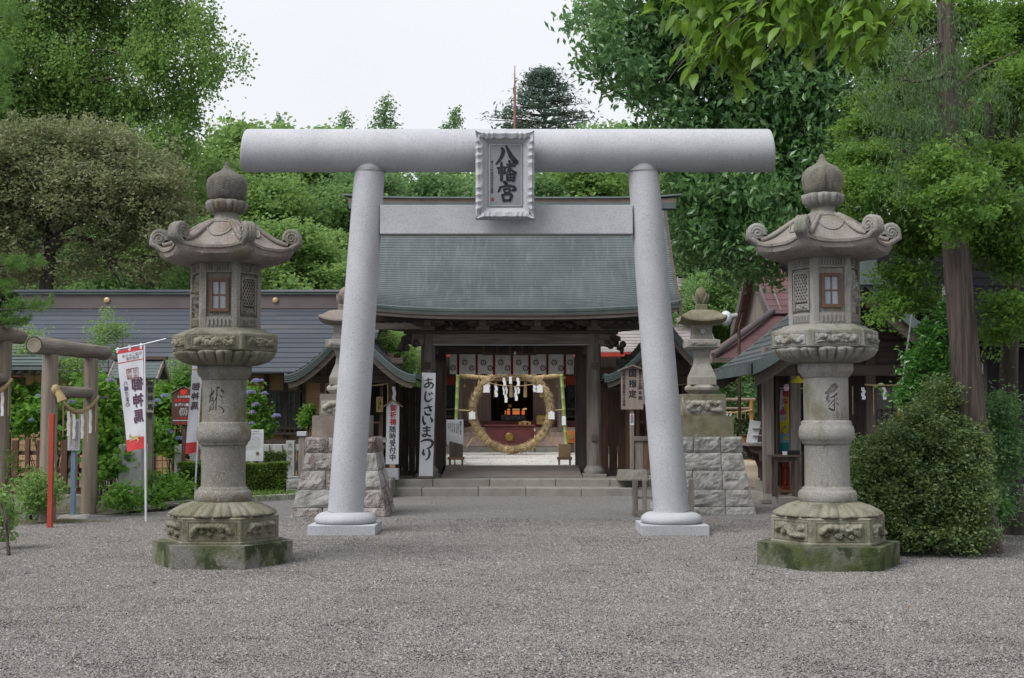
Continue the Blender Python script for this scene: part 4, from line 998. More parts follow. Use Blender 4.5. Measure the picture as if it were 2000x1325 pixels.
for a, b_ in ((905, 932), (932.5, 959), (1041, 1066), (1066.5, 1090)):
    d = hb('door_panel', a, b_, 733, 822, HY, .08, 'door_brown'); hb('door_rail', a+2, b_-2, 776, 780, HY-.03, .03, 'door_brown', d); hb('door_rail', a+2, b_-2, 738, 742, HY-.03, .03, 'door_brown', d)
for a, b_ in ((780, 868), (868.5, 892), (1107, 1127), (1127.5, 1215)):
    d = hb('window', a, b_, 748, 815, HY+.05, .06, 'window_dark'); hb('window_rail', a, b_, 798, 801, HY+.0, .05, 'grey_wood_h', d); hb('window_rail', a, b_, 812, 816, HY+.0, .05, 'grey_wood_h', d)
hb('head_beam', 760, 1240, 722, 734, HY-.1, .25, 'brown_wood_h')
for a, b_ in ((872, 893), (1102, 1124)): hb('red_panel', a, b_, 735, 752, HY-.05, .06, 'red_paint')
for px, py in ((907, 738), (907, 754), (1088, 738), (1103, 738), (1088, 754), (1103, 754)): hb('gold_fitting', px-2, px+2, py-2.5, py+2.5, HY-1.62, .02, 'gold')
mb = MB(); mb.bx(-5.2, 4.8, HY+4, HY+4.2, .4, 5); mb.bx(-5.3, -5.2, HY, HY+4, .4, 5); mb.bx(4.8, 4.9, HY, HY+4, .4, 5); obj('rear_wall', mb, MATS['dark_wood_v'], hall)
mb = MB(); mb.bx(-5.2, 4.8, HY-.1, HY+4.1, gz(722, HY)+.01, gz(722, HY)+.1); obj('ceiling', mb, MATS['dark_wood_h'], hall)
# altar inside
al = thing('altar', 'altar with glowing lanterns deep inside the worship hall', 'altar', (0, HY+2.5, 1.1))
AY = HY+2.4
def ab(name, px0, px1, py0, py1, dy, dpt, mat): mb = MB(); mb.bx(gx(px0, AY, 800), gx(px1, AY, 800), AY+dy, AY+dy+dpt, gz(py1, AY), gz(py0, AY)); return obj(name, mb, mat, al)
ab('altar_table', 978, 1026, 811, 821, 0, .5, MATS['window_dark']); ab('altar_frame', 983, 1022, 796, 799, .1, .1, MATS['deep_black'])
glow = M('altar_glow', (0.8,0.3,0.12), rough=.6, bump=0, emit=((1.0,0.26,0.07), .22)); glow2 = M('altar_glow_pale', (0.8,0.6,0.3), rough=.6, bump=0, emit=((1.0,0.66,0.32), .22))
for a, b_ in ((986, 988), (990, 996), (1001, 1015), (1019, 1025)): ab('lit_screen', a, b_, 802, 810, .3, .05, glow)
for a, b_ in ((991, 996), (1001, 1015), (1020, 1029)): ab('lit_screen', a, b_, 797.5, 800.5, .3, .05, glow2)
ab('gilt_screen', 993, 999, 790, 796, .5, .05, MATS['gold']); ab('altar_post', 972, 974, 745, 821, .2, .1, MATS['grey_wood_v']); ab('altar_post', 1026, 1028, 800, 821, .0, .1, MATS['grey_wood_v'])
p = at(1006, 768, AY); mb = MB(); mb.lathe([(.16,-.02),(.16,.02)], 24); mb.map(lambda q: Vector((p.x+q.x, AY+.4+q.z, p.z+q.y))); obj('mirror', mb, M('mirror', (0.5,0.55,0.6), rough=.25, metal=.6, bump=0), al)
# hall roof
mb = MB(); xs2 = list(np.linspace(-7.2, 6.9, 21)); ez, rz2 = gz(690, HY-3.2), 6.6
fnr = lambda x, v, dz: Vector((x, HY+2.2+(-5.4)*v, rz2+(ez-rz2)*(1-(1-v)**1.25)+dz+.12*abs(x/7)**3*v))
course_roof('roof_slope', fnr, xs2, 22, M('hall_roof', (0.30,0.265,0.262), (0.235,0.21,0.21), scale=2, rough=.7, bump=.1), hall, .03)
mb = MB(); mb.loft([[fnr(x,1,.02), fnr(x,1,-.13), fnr(x,1,-.13)+Vector((0,.3,0)), fnr(x,1,.02)+Vector((0,.3,.05))] for x in xs2], smooth=False); obj('eave_board', mb, MATS['red_paint'], hall)
mb = MB(); mb.loft([[fnr(x,v,-.16) for v in (0,.25,.5,.75,1)] for x in xs2], close=False, caps=False, smooth=False); obj('soffit', mb, MATS['lacquer'], hall)
for x in (-6.2, -4.6, 4.0, 5.9): mb = MB(); mb.bx(x-.11, x+.11, HY-2.3, HY-2.08, .2, ez+.1); obj('porch_pillar', mb, MATS['red_paint'], hall)
# offering box
OY = 44.0
ob = thing('offering_box', 'dark red lacquered offering box with a gold three-comma crest', 'offering box', (gx(995, OY), OY, .26))
x0, x1, z0, z1 = gx(948, OY), gx(1042.5, OY), .26, gz(833, OY)
mb = MB(); mb.bx(x0, x1, OY, OY+.8, z0, z1); bx_ = obj('box_body', mb, MATS['lacquer'], ob, bevel=.01)
mb = MB(); mb.bx(x0-.04, x1+.04, OY-.04, OY+.84, z1+.002, z1+.05); obj('box_rim', mb, MATS['lacquer'], ob, bevel=.008)
fr = MB(); cx_, cz_ = (x0+x1)/2, (z0+z1)/2; hw, hh = (x1-x0)/2-.08, (z1-z0)/2-.08; c = .09
poly = [(-hw+c,hh),(hw-c,hh),(hw-c*.3,hh-c*.3),(hw,hh-c),(hw,-hh+c),(hw-c*.3,-hh+c*.3),(hw-c,-hh),(-hw+c,-hh),(-hw+c*.3,-hh+c*.3),(-hw,-hh+c),(-hw,hh-c),(-hw+c*.3,hh-c*.3)]
fr.tube([(cx_+a, OY-.004, cz_+b_) for a, b_ in poly+[poly[0]]], .014, 6); obj('panel_moulding', fr, MATS['lacquer'], bx_)
cd, cc = MB(), MB(); p = at(995, 854, OY); mb = MB(); mb.lathe([(.145,0),(.15,.02),(.135,.03),(.0001,.03)], 32); mb.map(lambda q: Vector((p.x+q.x, OY-q.z, p.z+q.y))); cr = obj('gold_crest', mb, M('gold_dark', (0.36,0.22,0.06), rough=.4, metal=.8, bump=0), ob)
domoe(cd, cc, (p.x, OY-.032, p.z), (1,0,0), (0,0,1), (0,-1,0), .14); obj('crest_commas', cc, MATS['gold'], cr)
# small signs before the hall
def sign_plate(name, label, px0, px1, py0, py1, Y, mat, lines, col='ink', leg=None, tilt=0, peak=0, size=None, vertical=True, group=None):
    x0, x1, z0, z1 = gx(px0, Y, 800), gx(px1, Y, 800), gz(py1, Y), gz(py0, Y)
    t_ = thing(name, label, 'sign', ((x0+x1)/2, Y, z0), group)
    mb = MB(); mb.prism([(x0,z0),(x1,z0),(x1,z1-peak),((x0+x1)/2,z1),(x0,z1-peak)] if peak else [(x0,z0),(x1,z0),(x1,z1),(x0,z1)], lambda u, v, w: (u, w, v), Y, Y+.03); bd = obj('board', mb, mat, t_)
    if lines:
        lt = MB()
        for txt, fx, fy, sz in lines:
            write(lt, txt, (x0+(x1-x0)*fx, Y-.003, z1-(z1-z0)*fy), (1,0,0), (0,0,1), sz, vertical=vertical, bold=.012)
        obj('lettering', lt, MATS[col], bd)
    if leg:
        mb = MB(); mb.bx((x0+x1)/2-leg[0]/2, (x0+x1)/2+leg[0]/2, Y+.005, Y+.005+leg[0], leg[1], z0+.05); obj('post', mb, MATS[leg[2]], t_)
    return t_
M('gold_board', (0.42,0.29,0.10), (0.35,0.24,0.085), scale=5, rough=.5, bump=.1)
sign_plate('small_plaque', 'little gilt house-shaped plaque standing on the offering box', 1013, 1037, 822, 833.5, OY+.3, MATS['gold_board'], [('初穂', .3, .5, .09), ('奉納', .7, .5, .09)], peak=.05)
sign_plate('gilt_notice', 'framed gilt notice leaning on the hall stairs behind the straw ring', 1048, 1073, 812, 829, OY+.9, MATS['gold_board'], [('十二支参拝', .2, .5, .055)], vertical=False)
sign_plate('white_notice', 'tall white notice with columns of black writing beside the straw ring', 872, 905, 820, 868, 33.2, MATS['white_board'],
           [('夏越の大祓式', .84, .10, .055), ('大祓詞奉唱致します', .70, .16, .028), ('六月三十日午後三時', .60, .16, .028), ('形代に名前を書き', .48, .16, .028), ('息を吹きかけ納め', .36, .16, .028), ('茅の輪をくぐる', .24, .16, .028), ('水戸八幡宮', .12, .16, .028)], leg=(.03, .26, 'grey_wood_v'))
for k, (a, b_, col, lab) in enumerate(((876, 905, 'dark_wood_v', 'dark slanted box on a small wooden stand by the white notice'), (1090, 1116, 'pale_wood', 'tan box on a small wooden stand by the paper-slipped bamboo'))):
    Y = 33.0; x0, x1 = gx(a, Y), gx(b_, Y); t_ = thing('box_stand', lab, 'box stand', ((x0+x1)/2, Y, .235), 'boxes on stands behind the gate')
    zl, zt = gz(893, Y), gz(866, Y)
    mb = MB(); mb.prism([(x0+.02,zl),(x1-.02,zl),(x1-.02,zt-.04),(x0+.02,zt+(.05 if not k else -.02))], lambda u, v, w: (u, w, v), Y, Y+.32); obj('box', mb, MATS['dark_wood_v'] if not k else M('tan_box', (0.20,0.135,0.075), (0.16,0.105,0.06), scale=5, rough=.7), t_, bevel=.006)
    mb = MB(); mb.bx(x0-.02, x1+.02, Y-.03, Y+.36, zl-.07, zl-.002); obj('tray', mb, MATS['brown_wood_h'], t_, bevel=.005)
    for sx in (x0+.03, x1-.03):
        for sy in (Y, Y+.3): mb = MB(); mb.bx(sx-.018, sx+.018, sy, sy+.036, .235, zl-.07); obj('leg', mb, MATS['brown_wood_v'], t_)
ot = thing('orange_box', 'orange lacquered box with round gold emblem beyond the bamboo', 'box', (gx(1116, 43), 43, .26))
x0, x1 = gx(1108, 43), gx(1123, 43); mb = MB(); mb.bx(x0, x1, 43, 43.3, gz(866, 43), gz(842, 43)); obj('box_body', mb, M('orange_lacquer', (0.42,0.13,0.03), (0.36,0.10,0.025), scale=4, rough=.5, bump=.05), ot, bevel=.008)
p = at(1115.5, 853, 43); mb = MB(); mb.lathe([(.09,0),(.09,.02)], 24); mb.map(lambda q: Vector((p.x+q.x, 43-.001-q.z, p.z+q.y))); obj('emblem', mb, MATS['gold'], ot)
mb = MB(); mb.bx(x0+.02, x1-.02, 43.02, 43.25, .2, gz(866, 43)-.002); obj('box_stand', mb, MATS['dark_wood_v'], ot)
sp = thing('striped_pole', 'short red and white banded pole beside the offering box', 'pole', (gx(1044.5, OY), OY-.1, .26)); p0 = gx(1044.5, OY-.1)
for i in range(8):
    z0 = gz(868, OY)+i*.075; mb = MB(); mb.lathe([(.022,0),(.022,.07 if i % 2 == 0 else .075)], 10, (p0, OY-.1, z0)); obj('band', mb, MATS['red_paint'] if i % 3 else MATS['white_board'], sp)
mb = MB(); mb.lathe([(.02,.262),(.02,gz(868, OY))], 10, (p0, OY-.1, 0)); obj('pole_foot', mb, MATS['dark_wood_v'], sp)
# ================================================================== lanterns on rock-faced pedestals
M('rough_granite', (0.33,0.325,0.315), (0.20,0.197,0.185), scale=5, rough=.95, bump=.8, bscale=38, speck=(0.19,0.185,0.18), speck_amt=.5, speck_scale=70, rnd=.10, stains=((3.5,.58,.7,(0.12,0.115,0.10),.5),))
M('stained_granite', (0.30,0.28,0.27), (0.095,0.068,0.064), scale=4, rough=.95, bump=.8, bscale=38, speck=(0.6,0.58,0.55), speck_amt=.5, speck_scale=70, rnd=.14, stains=((2.3,.48,.62,(0.105,0.066,0.06),.75),))
M('mid_granite', (0.285,0.272,0.245), (0.21,0.20,0.175), scale=3, rough=.92, bump=.5, bscale=60, speck=(0.42,0.41,0.38), speck_amt=.3, speck_scale=90, rnd=.06, stains=((2.5,.52,.66,(0.12,0.115,0.062),.6),(6,.6,.7,(0.075,0.07,0.06),.6)))
M('olive_granite', (0.175,0.165,0.112), (0.115,0.105,0.062), scale=3, rough=.92, bump=.5, bscale=60, speck=(0.42,0.41,0.36), speck_amt=.35, speck_scale=90, rnd=.06, stains=((3,.60,.66,(0.42,0.42,0.38),.8),(2.2,.5,.66,(0.10,0.088,0.035),.7),(5,.56,.66,(0.055,0.05,0.038),.7,(1,1,.4))))
def rock_block(mb, x0, x1, y0, y1, z0, z1, bat, rnd, amp=.022):
    """block with quarry-faced sides; bat: inward batter of the top"""
    def side(fa, fb, nrm):
        nu, nv = 13, 8; sd = Vector((rnd.uniform(0,9), rnd.uniform(0,9), rnd.uniform(0,9)))
        def f(i, j):
            p = Vector(fa(i)).lerp(Vector(fb(i)), j)
            k = min(1, min(i, 1-i)*8, min(j, 1-j)*6); q = p*7 + sd
            return p + Vector(nrm)*(k*amp*(.7 + 1.3*mnoise.noise(q) + .8*mnoise.noise(q*2.7)) + (1-k)*amp*.25*mnoise.noise(q*3))
        mb.grid(f, nu, nv, False)
    X0, X1, Y0, Y1 = x0+bat[0], x1-bat[1], y0+bat[2], y1-bat[3]
    side(lambda i: (x0+(x1-x0)*i, y0, z0), lambda i: (X0+(X1-X0)*i, Y0, z1), (0,-1,0)); side(lambda i: (x1-(x1-x0)*i, y1, z0), lambda i: (X1-(X1-X0)*i, Y1, z1), (0,1,0))
    side(lambda i: (x1, y0+(y1-y0)*i, z0), lambda i: (X1, Y0+(Y1-Y0)*i, z1), (1,0,0)); side(lambda i: (x0, y1-(y1-y0)*i, z0), lambda i: (X0, Y1-(Y1-Y0)*i, z1), (-1,0,0))
    mb.add([(X0,Y0,z1),(X1,Y0,z1),(X1,Y1,z1),(X0,Y1,z1)], [(0,1,2,3)])
def pedestal(cx, Y, ys, halves, mats, label, seed):
    """ys: pixel rows of course joints from the ground up; halves: half widths in m at each joint"""
    rnd = random.Random(seed); hd = halves[0]; cy = Y + hd
    t_ = thing('stone_pedestal', label, 'pedestal', (cx, cy, 0), 'rock-faced pedestals behind the torii')
    zs = [0.0 if i == 0 else gz(py, Y + hd - halves[min(i, len(halves)-1)]) for i, py in enumerate(ys)]; zs[0] = -.03
    for i in range(len(ys)-1):
        h0, h1 = halves[i], halves[i+1]
        if i == len(ys)-2: h0 = h1                                # cap course
        splits = [-1, -.33, .36, 1] if i % 2 == 0 else [-1, .38, 1]
        if i == len(ys)-2: splits = [-1, -.35, .4, 1]
        for k, (a, b) in enumerate(zip(splits[:-1], splits[1:])):
            for r_, (c, d) in enumerate(((-1, 0.0), (0.0, 1))):
                mb = MB(); g = .006
                bat = (h0-h1 if a == -1 else 0, h0-h1 if b == 1 else 0, h0-h1 if c == -1 else 0, h0-h1 if d == 1 else 0)
                rock_block(mb, cx+h0*a+(g if a > -1 else 0), cx+h0*b-(g if b < 1 else 0), cy+h0*c+(g if c > -1 else 0), cy+h0*d-(g if d < 1 else 0), zs[i]+.004, zs[i+1]-.004, bat, rnd)
                obj('stone', mb, MATS[mats[(i+k+r_) % len(mats)] if i < len(ys)-2 else mats[-1]], t_)
    mb = MB(); hh = halves[-1]-.05; mb.loft([[(cx-h, cy-h, z),(cx+h, cy-h, z),(cx+h, cy+h, z),(cx-h, cy+h, z)] for h, z in ((halves[0]-.06, 0), (hh, zs[-1]-.02))], smooth=False); obj('core', mb, MATS['mid_granite'], t_)
    return zs[-1], cy
def small_lantern(cx, cy, zt, label, mat, top_mat, Yf, px_block, seed, dy=0):
    rnd = random.Random(seed); t_ = thing('stone_lantern', label, 'stone lantern', (cx, cy, zt), 'smaller stone lanterns on rock-faced pedestals')
    s = cy/F_PX; Z = lambda py: gz(py+dy, cy); h1, h2 = 53*s, 41*s
    def sq(name, secs, m=mat, bev=.008):
        mb = MB(); mb.loft([[(cx-h, cy-h, z),(cx+h, cy-h, z),(cx+h, cy+h, z),(cx-h, cy+h, z)] for h, z in secs], smooth=False); return obj(name, mb, m, t_, bevel=bev)
    sq('lower_block', [(h1, zt+.0), (h1, Z(812))], m=top_mat); sq('upper_block', [(h2, Z(812)+.003), (h2*.99, Z(770))], m=top_mat)
    mb = MB(); relief(mb, Vector((0,-1,0)), Vector((1,0,0)), Vector((cx, cy-h2-.001, Z(795))), 76*s, 26*s, .05, rnd, 'cloud'); obj('carved_panel', mb, mat, t_)
    mb = MB(); mb.lathe([(26*s, Z(770)),(30*s, Z(766)),(34*s, Z(762)),(34.5*s, Z(757)),(30*s, Z(753)),(26*s, Z(752))], 8, (cx, cy, 0), R(22.5), smooth=False); obj('foot_ring', mb, mat, t_, bevel=.01)
    sq('shaft', [(25*s, Z(752)), (25*s, Z(738)), (22*s, Z(730)), (15*s, Z(712)), (13.5*s, Z(700)), (16*s, Z(688)), (18*s, Z(683))])
    plate = sq('platform', [(26*s, Z(683)), (31*s, Z(680)), (32*s, Z(679)), (32*s, Z(666)), (22*s, Z(663))])
    mb = MB(); relief(mb, Vector((0,-1,0)), Vector((1,0,0)), Vector((cx, cy-32*s-.001, Z(672.5))), 52*s, 9*s, .02, rnd, 'beast'); obj('carved_panel', mb, mat, plate)
    fb = sq('firebox', [(20*s, Z(663)+.0), (20*s, Z(658)), (18.5*s, Z(657)), (18.5*s, Z(640)), (20.5*s, Z(637)), (20.5*s, Z(634))])
    d, c = MB(), MB(); domoe(d, c, (cx, cy-18.5*s-.004, Z(648.5)), (1,0,0), (0,0,1), (0,-1,0), 5.5*s); obj('crest_opening', c, MATS['white_board'], fb)
    mb = MB(); n = 9; secs = []                                   # square roof with swept corners
    def edge(f, hh, lift):
        pts = []
        for q in range(4):
            for i in range(n-1):
                u = -1 + 2*i/(n-1); x, y = {0:(u,-1),1:(1,u),2:(-u,1),3:(-1,-u)}[q]
                k = (abs(u))**3 if True else 0; pts.append(Vector((cx+x*hh, cy+y*hh, f + lift*k)))
        return pts
    for hh, z, l in ((19*s, 637, 0), (30*s, 635, 1.5), (40*s, 632, 6), (44.5*s, 629.5, 8), (43.5*s, 626, 8), (38*s, 622, 5), (33*s, 616, 2), (27*s, 610, .5), (17*s, 606.5, 0), (10*s, 606, 0)):
        secs.append(edge(Z(z), hh, l*s))
    mb.loft(secs, smooth=True); ro = obj('roof', mb, top_mat, t_); m_ = ro.modifiers.new('edges', 'EDGE_SPLIT'); m_.split_angle = R(35)
    sq('finial_neck', [(11*s, Z(607)), (11*s, Z(596)), (9*s, Z(595))], m=top_mat)
    mb = MB(); mb.lathe([(7*s, Z(596)),(10*s, Z(592)),(12*s, Z(582)),(11*s, Z(573)),(8*s, Z(566)),(3*s, Z(562)),(.001, Z(561))], 16, (cx, cy, 0))
    for q in range(5):                                            # leaves curling out of the jewel
        a = q*2*math.pi/5+.3; dv = Vector((math.cos(a), math.sin(a), 0)); pts = [Vector((cx,cy,Z(594)))+dv*6*s, Vector((cx,cy,Z(588)))+dv*11*s, Vector((cx,cy,Z(581)))+dv*15*s, Vector((cx,cy,Z(574)))+dv*17*s]; mb.tube(pts, [4.5*s,4.5*s,3*s,.6*s], 8)
    obj('finial', mb, top_mat, t_)
    return t_
YP = ground(1000, 1004).y
zt, cy = pedestal(gx(1371, YP+.6, 800), YP, [1004, 990, 956, 919, 884, 853], [.76, .73, .68, .62, .57, .575], ['rough_granite'], 'grey rock-faced stone pedestal with low wooden rail before it', 31)
sl = small_lantern(gx(1371, cy, 800), cy, zt, 'small square stone lantern with olive lichen roof above grey pedestal', MATS['mid_granite'], MATS['olive_granite'], YP, 0, 5)
YL = ground(1000, 1009).y
zt, cyl = pedestal(gx(672, YL+.6, 800), YL, [1009, 992, 956, 919, 884, 854], [.74, .71, .65, .59, .54, .545], ['stained_granite', 'rough_granite', 'stained_granite'], 'red-brown stained rock-faced stone pedestal beside the kerbed hedge', 33)
small_lantern(gx(671, cyl, 800), cyl, zt, 'small weathered square stone lantern above red-brown stained pedestal', MATS['mid_granite'], M('brown_granite', (0.23,0.20,0.175), (0.17,0.14,0.12), scale=3, rough=.92, bump=.5, bscale=60, speck=(0.36,0.33,0.3), speck_amt=.3, speck_scale=90, stains=((2.6,.5,.66,(0.13,0.10,0.085),.6),)), YL, 0, 6)
# low rail of weathered wood
RYF = ground(1000, 1006).y - .15
lr = thing('low_wooden_rail', 'low weathered wooden rail fence around the foot of the torii pillar', 'rail fence', (gx(1295, RYF), RYF, 0))
for px, w in ((1240.5, 10), (1259, 8), (1283, 8), (1306, 8), (1329, 8), (1350, 10)):
    x = gx(px, RYF, 960); h = w*RYF/F_PX/2; mb = MB(); mb.bx(x-h, x+h, RYF-h, RYF+h, .0, gz(936 + (2 if w < 9 else 0), RYF)); obj('rail_post', mb, MATS['grey_wood_v'], lr, bevel=.006)
for a, b in ((952, 957), (970, 975), (997, 1005)):
    mb = MB(); e = 0 if a < 990 else .02; mb.bx(gx(1236-e*100, RYF, 960)+.02-e, gx(1355, RYF, 960)-.02+e, RYF-.022-e, RYF+.022+e, gz(b, RYF), gz(a, RYF)); obj('rail', mb, MATS['grey_wood_h'], lr, bevel=.004)

# ================================================================== guardian huts beside the gate
def hut(cxp, label, halfp, Y0, mirror, seed):
    rnd = random.Random(seed); cx = gx(cxp, Y0, 700); s = Y0/F_PX; HW = halfp*s; ze, zp = gz(741, Y0), gz(626, Y0); Yb = Y0+2.9
    t_ = thing('guardian_hut', label, 'hut', (cx, Y0+1, 0), 'huts flanking the gate')
    def rp_(u, Y, dz=0):                                         # u: -1..1 across
        a = abs(u); z = ze + (zp-ze)*((1-a)**1.55*.88+(1-a)*.12) + .07*a**5
        return Vector((cx+HW*u, Y, z+dz))
    us = list(np.linspace(-1, 1, 41))
    for sg in (-1, 1):
        mb = MB(); n = 17
        for i in range(n):                                       # copper courses run with the ridge
            u0, u1 = sg*i/n, sg*min(1, (i+1)/n+.012)
            q = [rp_(u0, Y0, .03), rp_(u0, Yb, .03), rp_(u1, Yb, .055), rp_(u1, Y0, .055)]; l = [p-Vector((0,0,.02)) for p in q[2:]]
            mb.add(q + l, [(0,1,2,3) if sg < 0 else (3,2,1,0), (3,2,4,5)])
        obj('roof_slope', mb, MATS['copper'], t_)
    for k in range(4):                                           # layered front edge
        mb = MB(); d0, d1 = .03-.04*k, .03-.04*(k+1); y = Y0-.03+.012*k
        mb.loft([[rp_(u, y, d0-.002), rp_(u, y, d1), rp_(u, y+.09, d1), rp_(u, y+.09, d0-.002)] for u in us], smooth=False); obj('verge_layer', mb, MATS['copper_green'], t_)
    mb = MB(); mb.loft([[rp_(u*.965, Y0+.05, -.125), rp_(u*.94, Y0+.05, -.30+.06*abs(u)), rp_(u*.94, Y0+.12, -.30+.06*abs(u)), rp_(u*.965, Y0+.12, -.125)] for u in us], smooth=False); obj('barge_board', mb, MATS['dark_wood_h'], t_)
    mb = MB(); mb.loft([[rp_(u*.97, Y0+.1, -.06), rp_(u*.97, Yb, -.06), rp_(u*.97, Yb, -.02), rp_(u*.97, Y0+.1, -.02)] for u in us], smooth=False); obj('soffit', mb, MATS['dark_wood_h'], t_)
    for sg in (-1, 1):
        mb = MB(); mb.beam((cx+sg*HW*.985, Y0, ze+.07), (cx+sg*HW*.985, Yb, ze+.07), .05, .10); obj('eave_edge', mb, MATS['copper_green'], t_)
    mb = MB(); mb.bx(cx-.11, cx+.11, Y0-.06, Yb, zp+.02, zp+.17); obj('ridge', mb, MATS['copper_green'], t_, bevel=.01)
    yf = Y0+1.2; hw = .66; zb = .95                              # body
    for sx in (-1, 1):
        for y in (yf, yf+1.1):
            mb = MB(); mb.bx(cx+sx*hw-.07, cx+sx*hw+.07, y-.07, y+.07, .30, ze+.55 if y < 99 else 0); obj('post', mb, MATS['brown_wood_v'], t_, bevel=.008)
        mb = MB(); mb.bx(cx+sx*(hw-.18)-.03, cx+sx*(hw-.18)+.03, yf-.03, yf+.03, zb, ze-.02); obj('inner_post', mb, MATS['brown_wood_v'], t_)
    mb = MB(); mb.bx(cx-hw-.2, cx+hw+.2, yf-.08, yf+.06, ze-.05, ze+.10); obj('tie_beam', mb, MATS['dark_wood_h'], t_, bevel=.01)
    mb = MB(); mb.bx(cx-hw-.25, cx+hw+.25, yf-.09, yf+.07, ze+.33, ze+.45); obj('upper_tie', mb, MATS['dark_wood_h'], t_, bevel=.01)
    mb = MB(); mb.prism([(-HW*.8,ze+.1),(HW*.8,ze+.1),(HW*.36,ze+.5),(0,zp-.2),(-HW*.36,ze+.5)], lambda u, v, w: (cx+u, w, v), yf-.02, yf+.02); obj('gable_panel', mb, MATS['dark_wood_h'], t_)
    mb = MB(); mb.bx(cx-hw, cx+hw, yf+1.05, yf+1.1, .3, ze+.3); mb.bx(cx-hw-.01, cx-hw+.02, yf, yf+1.1, .3, ze); mb.bx(cx+hw-.02, cx+hw+.01, yf, yf+1.1, .3, ze); obj('wall', mb, MATS['dark_wood_v'], t_)
    mb = MB(); mb.bx(cx-hw, cx+hw, yf-.05, yf+1.1, zb-.08, zb); obj('floor', mb, MATS['dark_wood_h'], t_)
    for i in range(7):
        x = cx-hw+.22+i*(2*hw-.44)/6; mb = MB(); mb.bx(x-.012, x+.012, yf-.012, yf+.012, zb, zb+.42); obj('lattice_bar', mb, MATS['brown_wood_v'], t_)
    mb = MB(); mb.bx(cx-hw+.2, cx+hw-.2, yf-.02, yf+.02, zb+.42, zb+.46); obj('lattice_rail', mb, MATS['brown_wood_h'], t_)
    # waist-high boarded fence in front and round the sides
    fy = Y0+.22; fw = .80; hx = cx; cx = cx + (.13 if mirror else -.13)
    mb = MB(); mb.bx(cx-fw, cx+fw, fy-.05, fy+.05, 1.02, 1.11); obj('fence_rail', mb, MATS['grey_wood_h'], t_, bevel=.006)
    mb = MB(); mb.bx(cx-fw, cx+fw, fy-.045, fy+.045, .36, .45); obj('fence_rail', mb, MATS['grey_wood_h'], t_, bevel=.006)
    for i in range(9):
        a = cx-fw+.05+i*(2*fw-.1)/9; mb = MB(); mb.bx(a+.004, a+(2*fw-.1)/9-.004, fy-.015, fy+.012+rnd.uniform(0,.008), .452, 1.018); obj('fence_board', mb, MATS['brown_wood_v' if i % 3 else 'grey_wood_v'], t_)
    for sx in ((-1,) if not mirror else (1,)):
        mb = MB(); mb.bx(cx+sx*fw-.06, cx+sx*fw+.06, fy-.06, fy+.06, .34, 1.14); obj('fence_post', mb, MATS['grey_wood_v'], t_, bevel=.008)
        mb = MB(); mb.bx(cx+sx*fw-.09, cx+sx*fw+.09, fy-.09, fy+.09, 1.142, 1.23); obj('post_cap', mb, MATS['granite'], t_, bevel=.008)
    rn = random.Random(seed)
    for c in range(2):                                           # stone footing
        z0, z1 = (-.02, .16) if c == 0 else (.164, .335); k = 4 if c == 0 else 5; e = .98; cx = hx + (.2 if mirror else -.2)
        for i in range(k):
            mb = MB(); rock_block(mb, cx-e+2*e*i/k+.005, cx-e+2*e*(i+1)/k-.005, Y0-.05+.0*c, Y0+1.0, z0, z1, (0,0,0,0), rn, .012); obj('footing_stone', mb, MATS['rough_granite'], t_)
    mb = MB(); mb.bx(cx-.95, cx+.95, Y0+.05, Y0+2.2, 0, .33); obj('footing_core', mb, MATS['mid_granite'], t_); cx = hx
    # straw rope with hanging strands and papers
    rope_ = MB(); twisted(rope_, cat(Vector((cx-hw+.05, yf-.12, ze-.06)), Vector((cx+hw-.05, yf-.12, ze-.06)), .05), .02, 20, 60); ro = obj('straw_rope', rope_, MATS['rope'], t_)
    for fx in (-.92, .92):
        mb = MB(); mb.tube([(cx+hw*fx, yf-.13, ze-.05), (cx+hw*fx*1.02, yf-.14, ze-.3), (cx+hw*fx*1.0, yf-.13, ze-.62)], [.014,.012,.006], 6); obj('straw_strand', mb, MATS['rope'], ro)
    for fx in (-.55, .3, 1.12): zigzag('paper_streamer', '', (cx+hw*fx, yf-.14, ze-.12), .42, .06, parent=ro)
    mb = MB(); mb.bx(cx+hw*.58, cx+hw*.78, yf-.09, yf-.085, ze-.62, ze-.32); sg_ = obj('yellow_tag', mb, MATS['gold_board'], t_)
    lt = MB(); write(lt, '古神札', (cx+hw*.68, yf-.093, ze-.38), (1,0,0), (0,0,1), .075, bold=.015); obj('lettering', lt, MATS['ink'], sg_)
    mb = MB(); mb.bx(cx-hw+.2, cx-hw+.45, yf+.3, yf+.31, 1.55, 1.95); obj('notice_sheet', mb, MATS['white_board'], t_)
    return t_
HY0 = ground(1000, 972).y
hut(684, 'small wooden hut with curved copper roof beside the tan plastered building', 128, HY0+.1, False, 41)
hut(1302, 'small wooden hut with curved copper roof behind the wooden notice board', 121, HY0+1.5, True, 43)

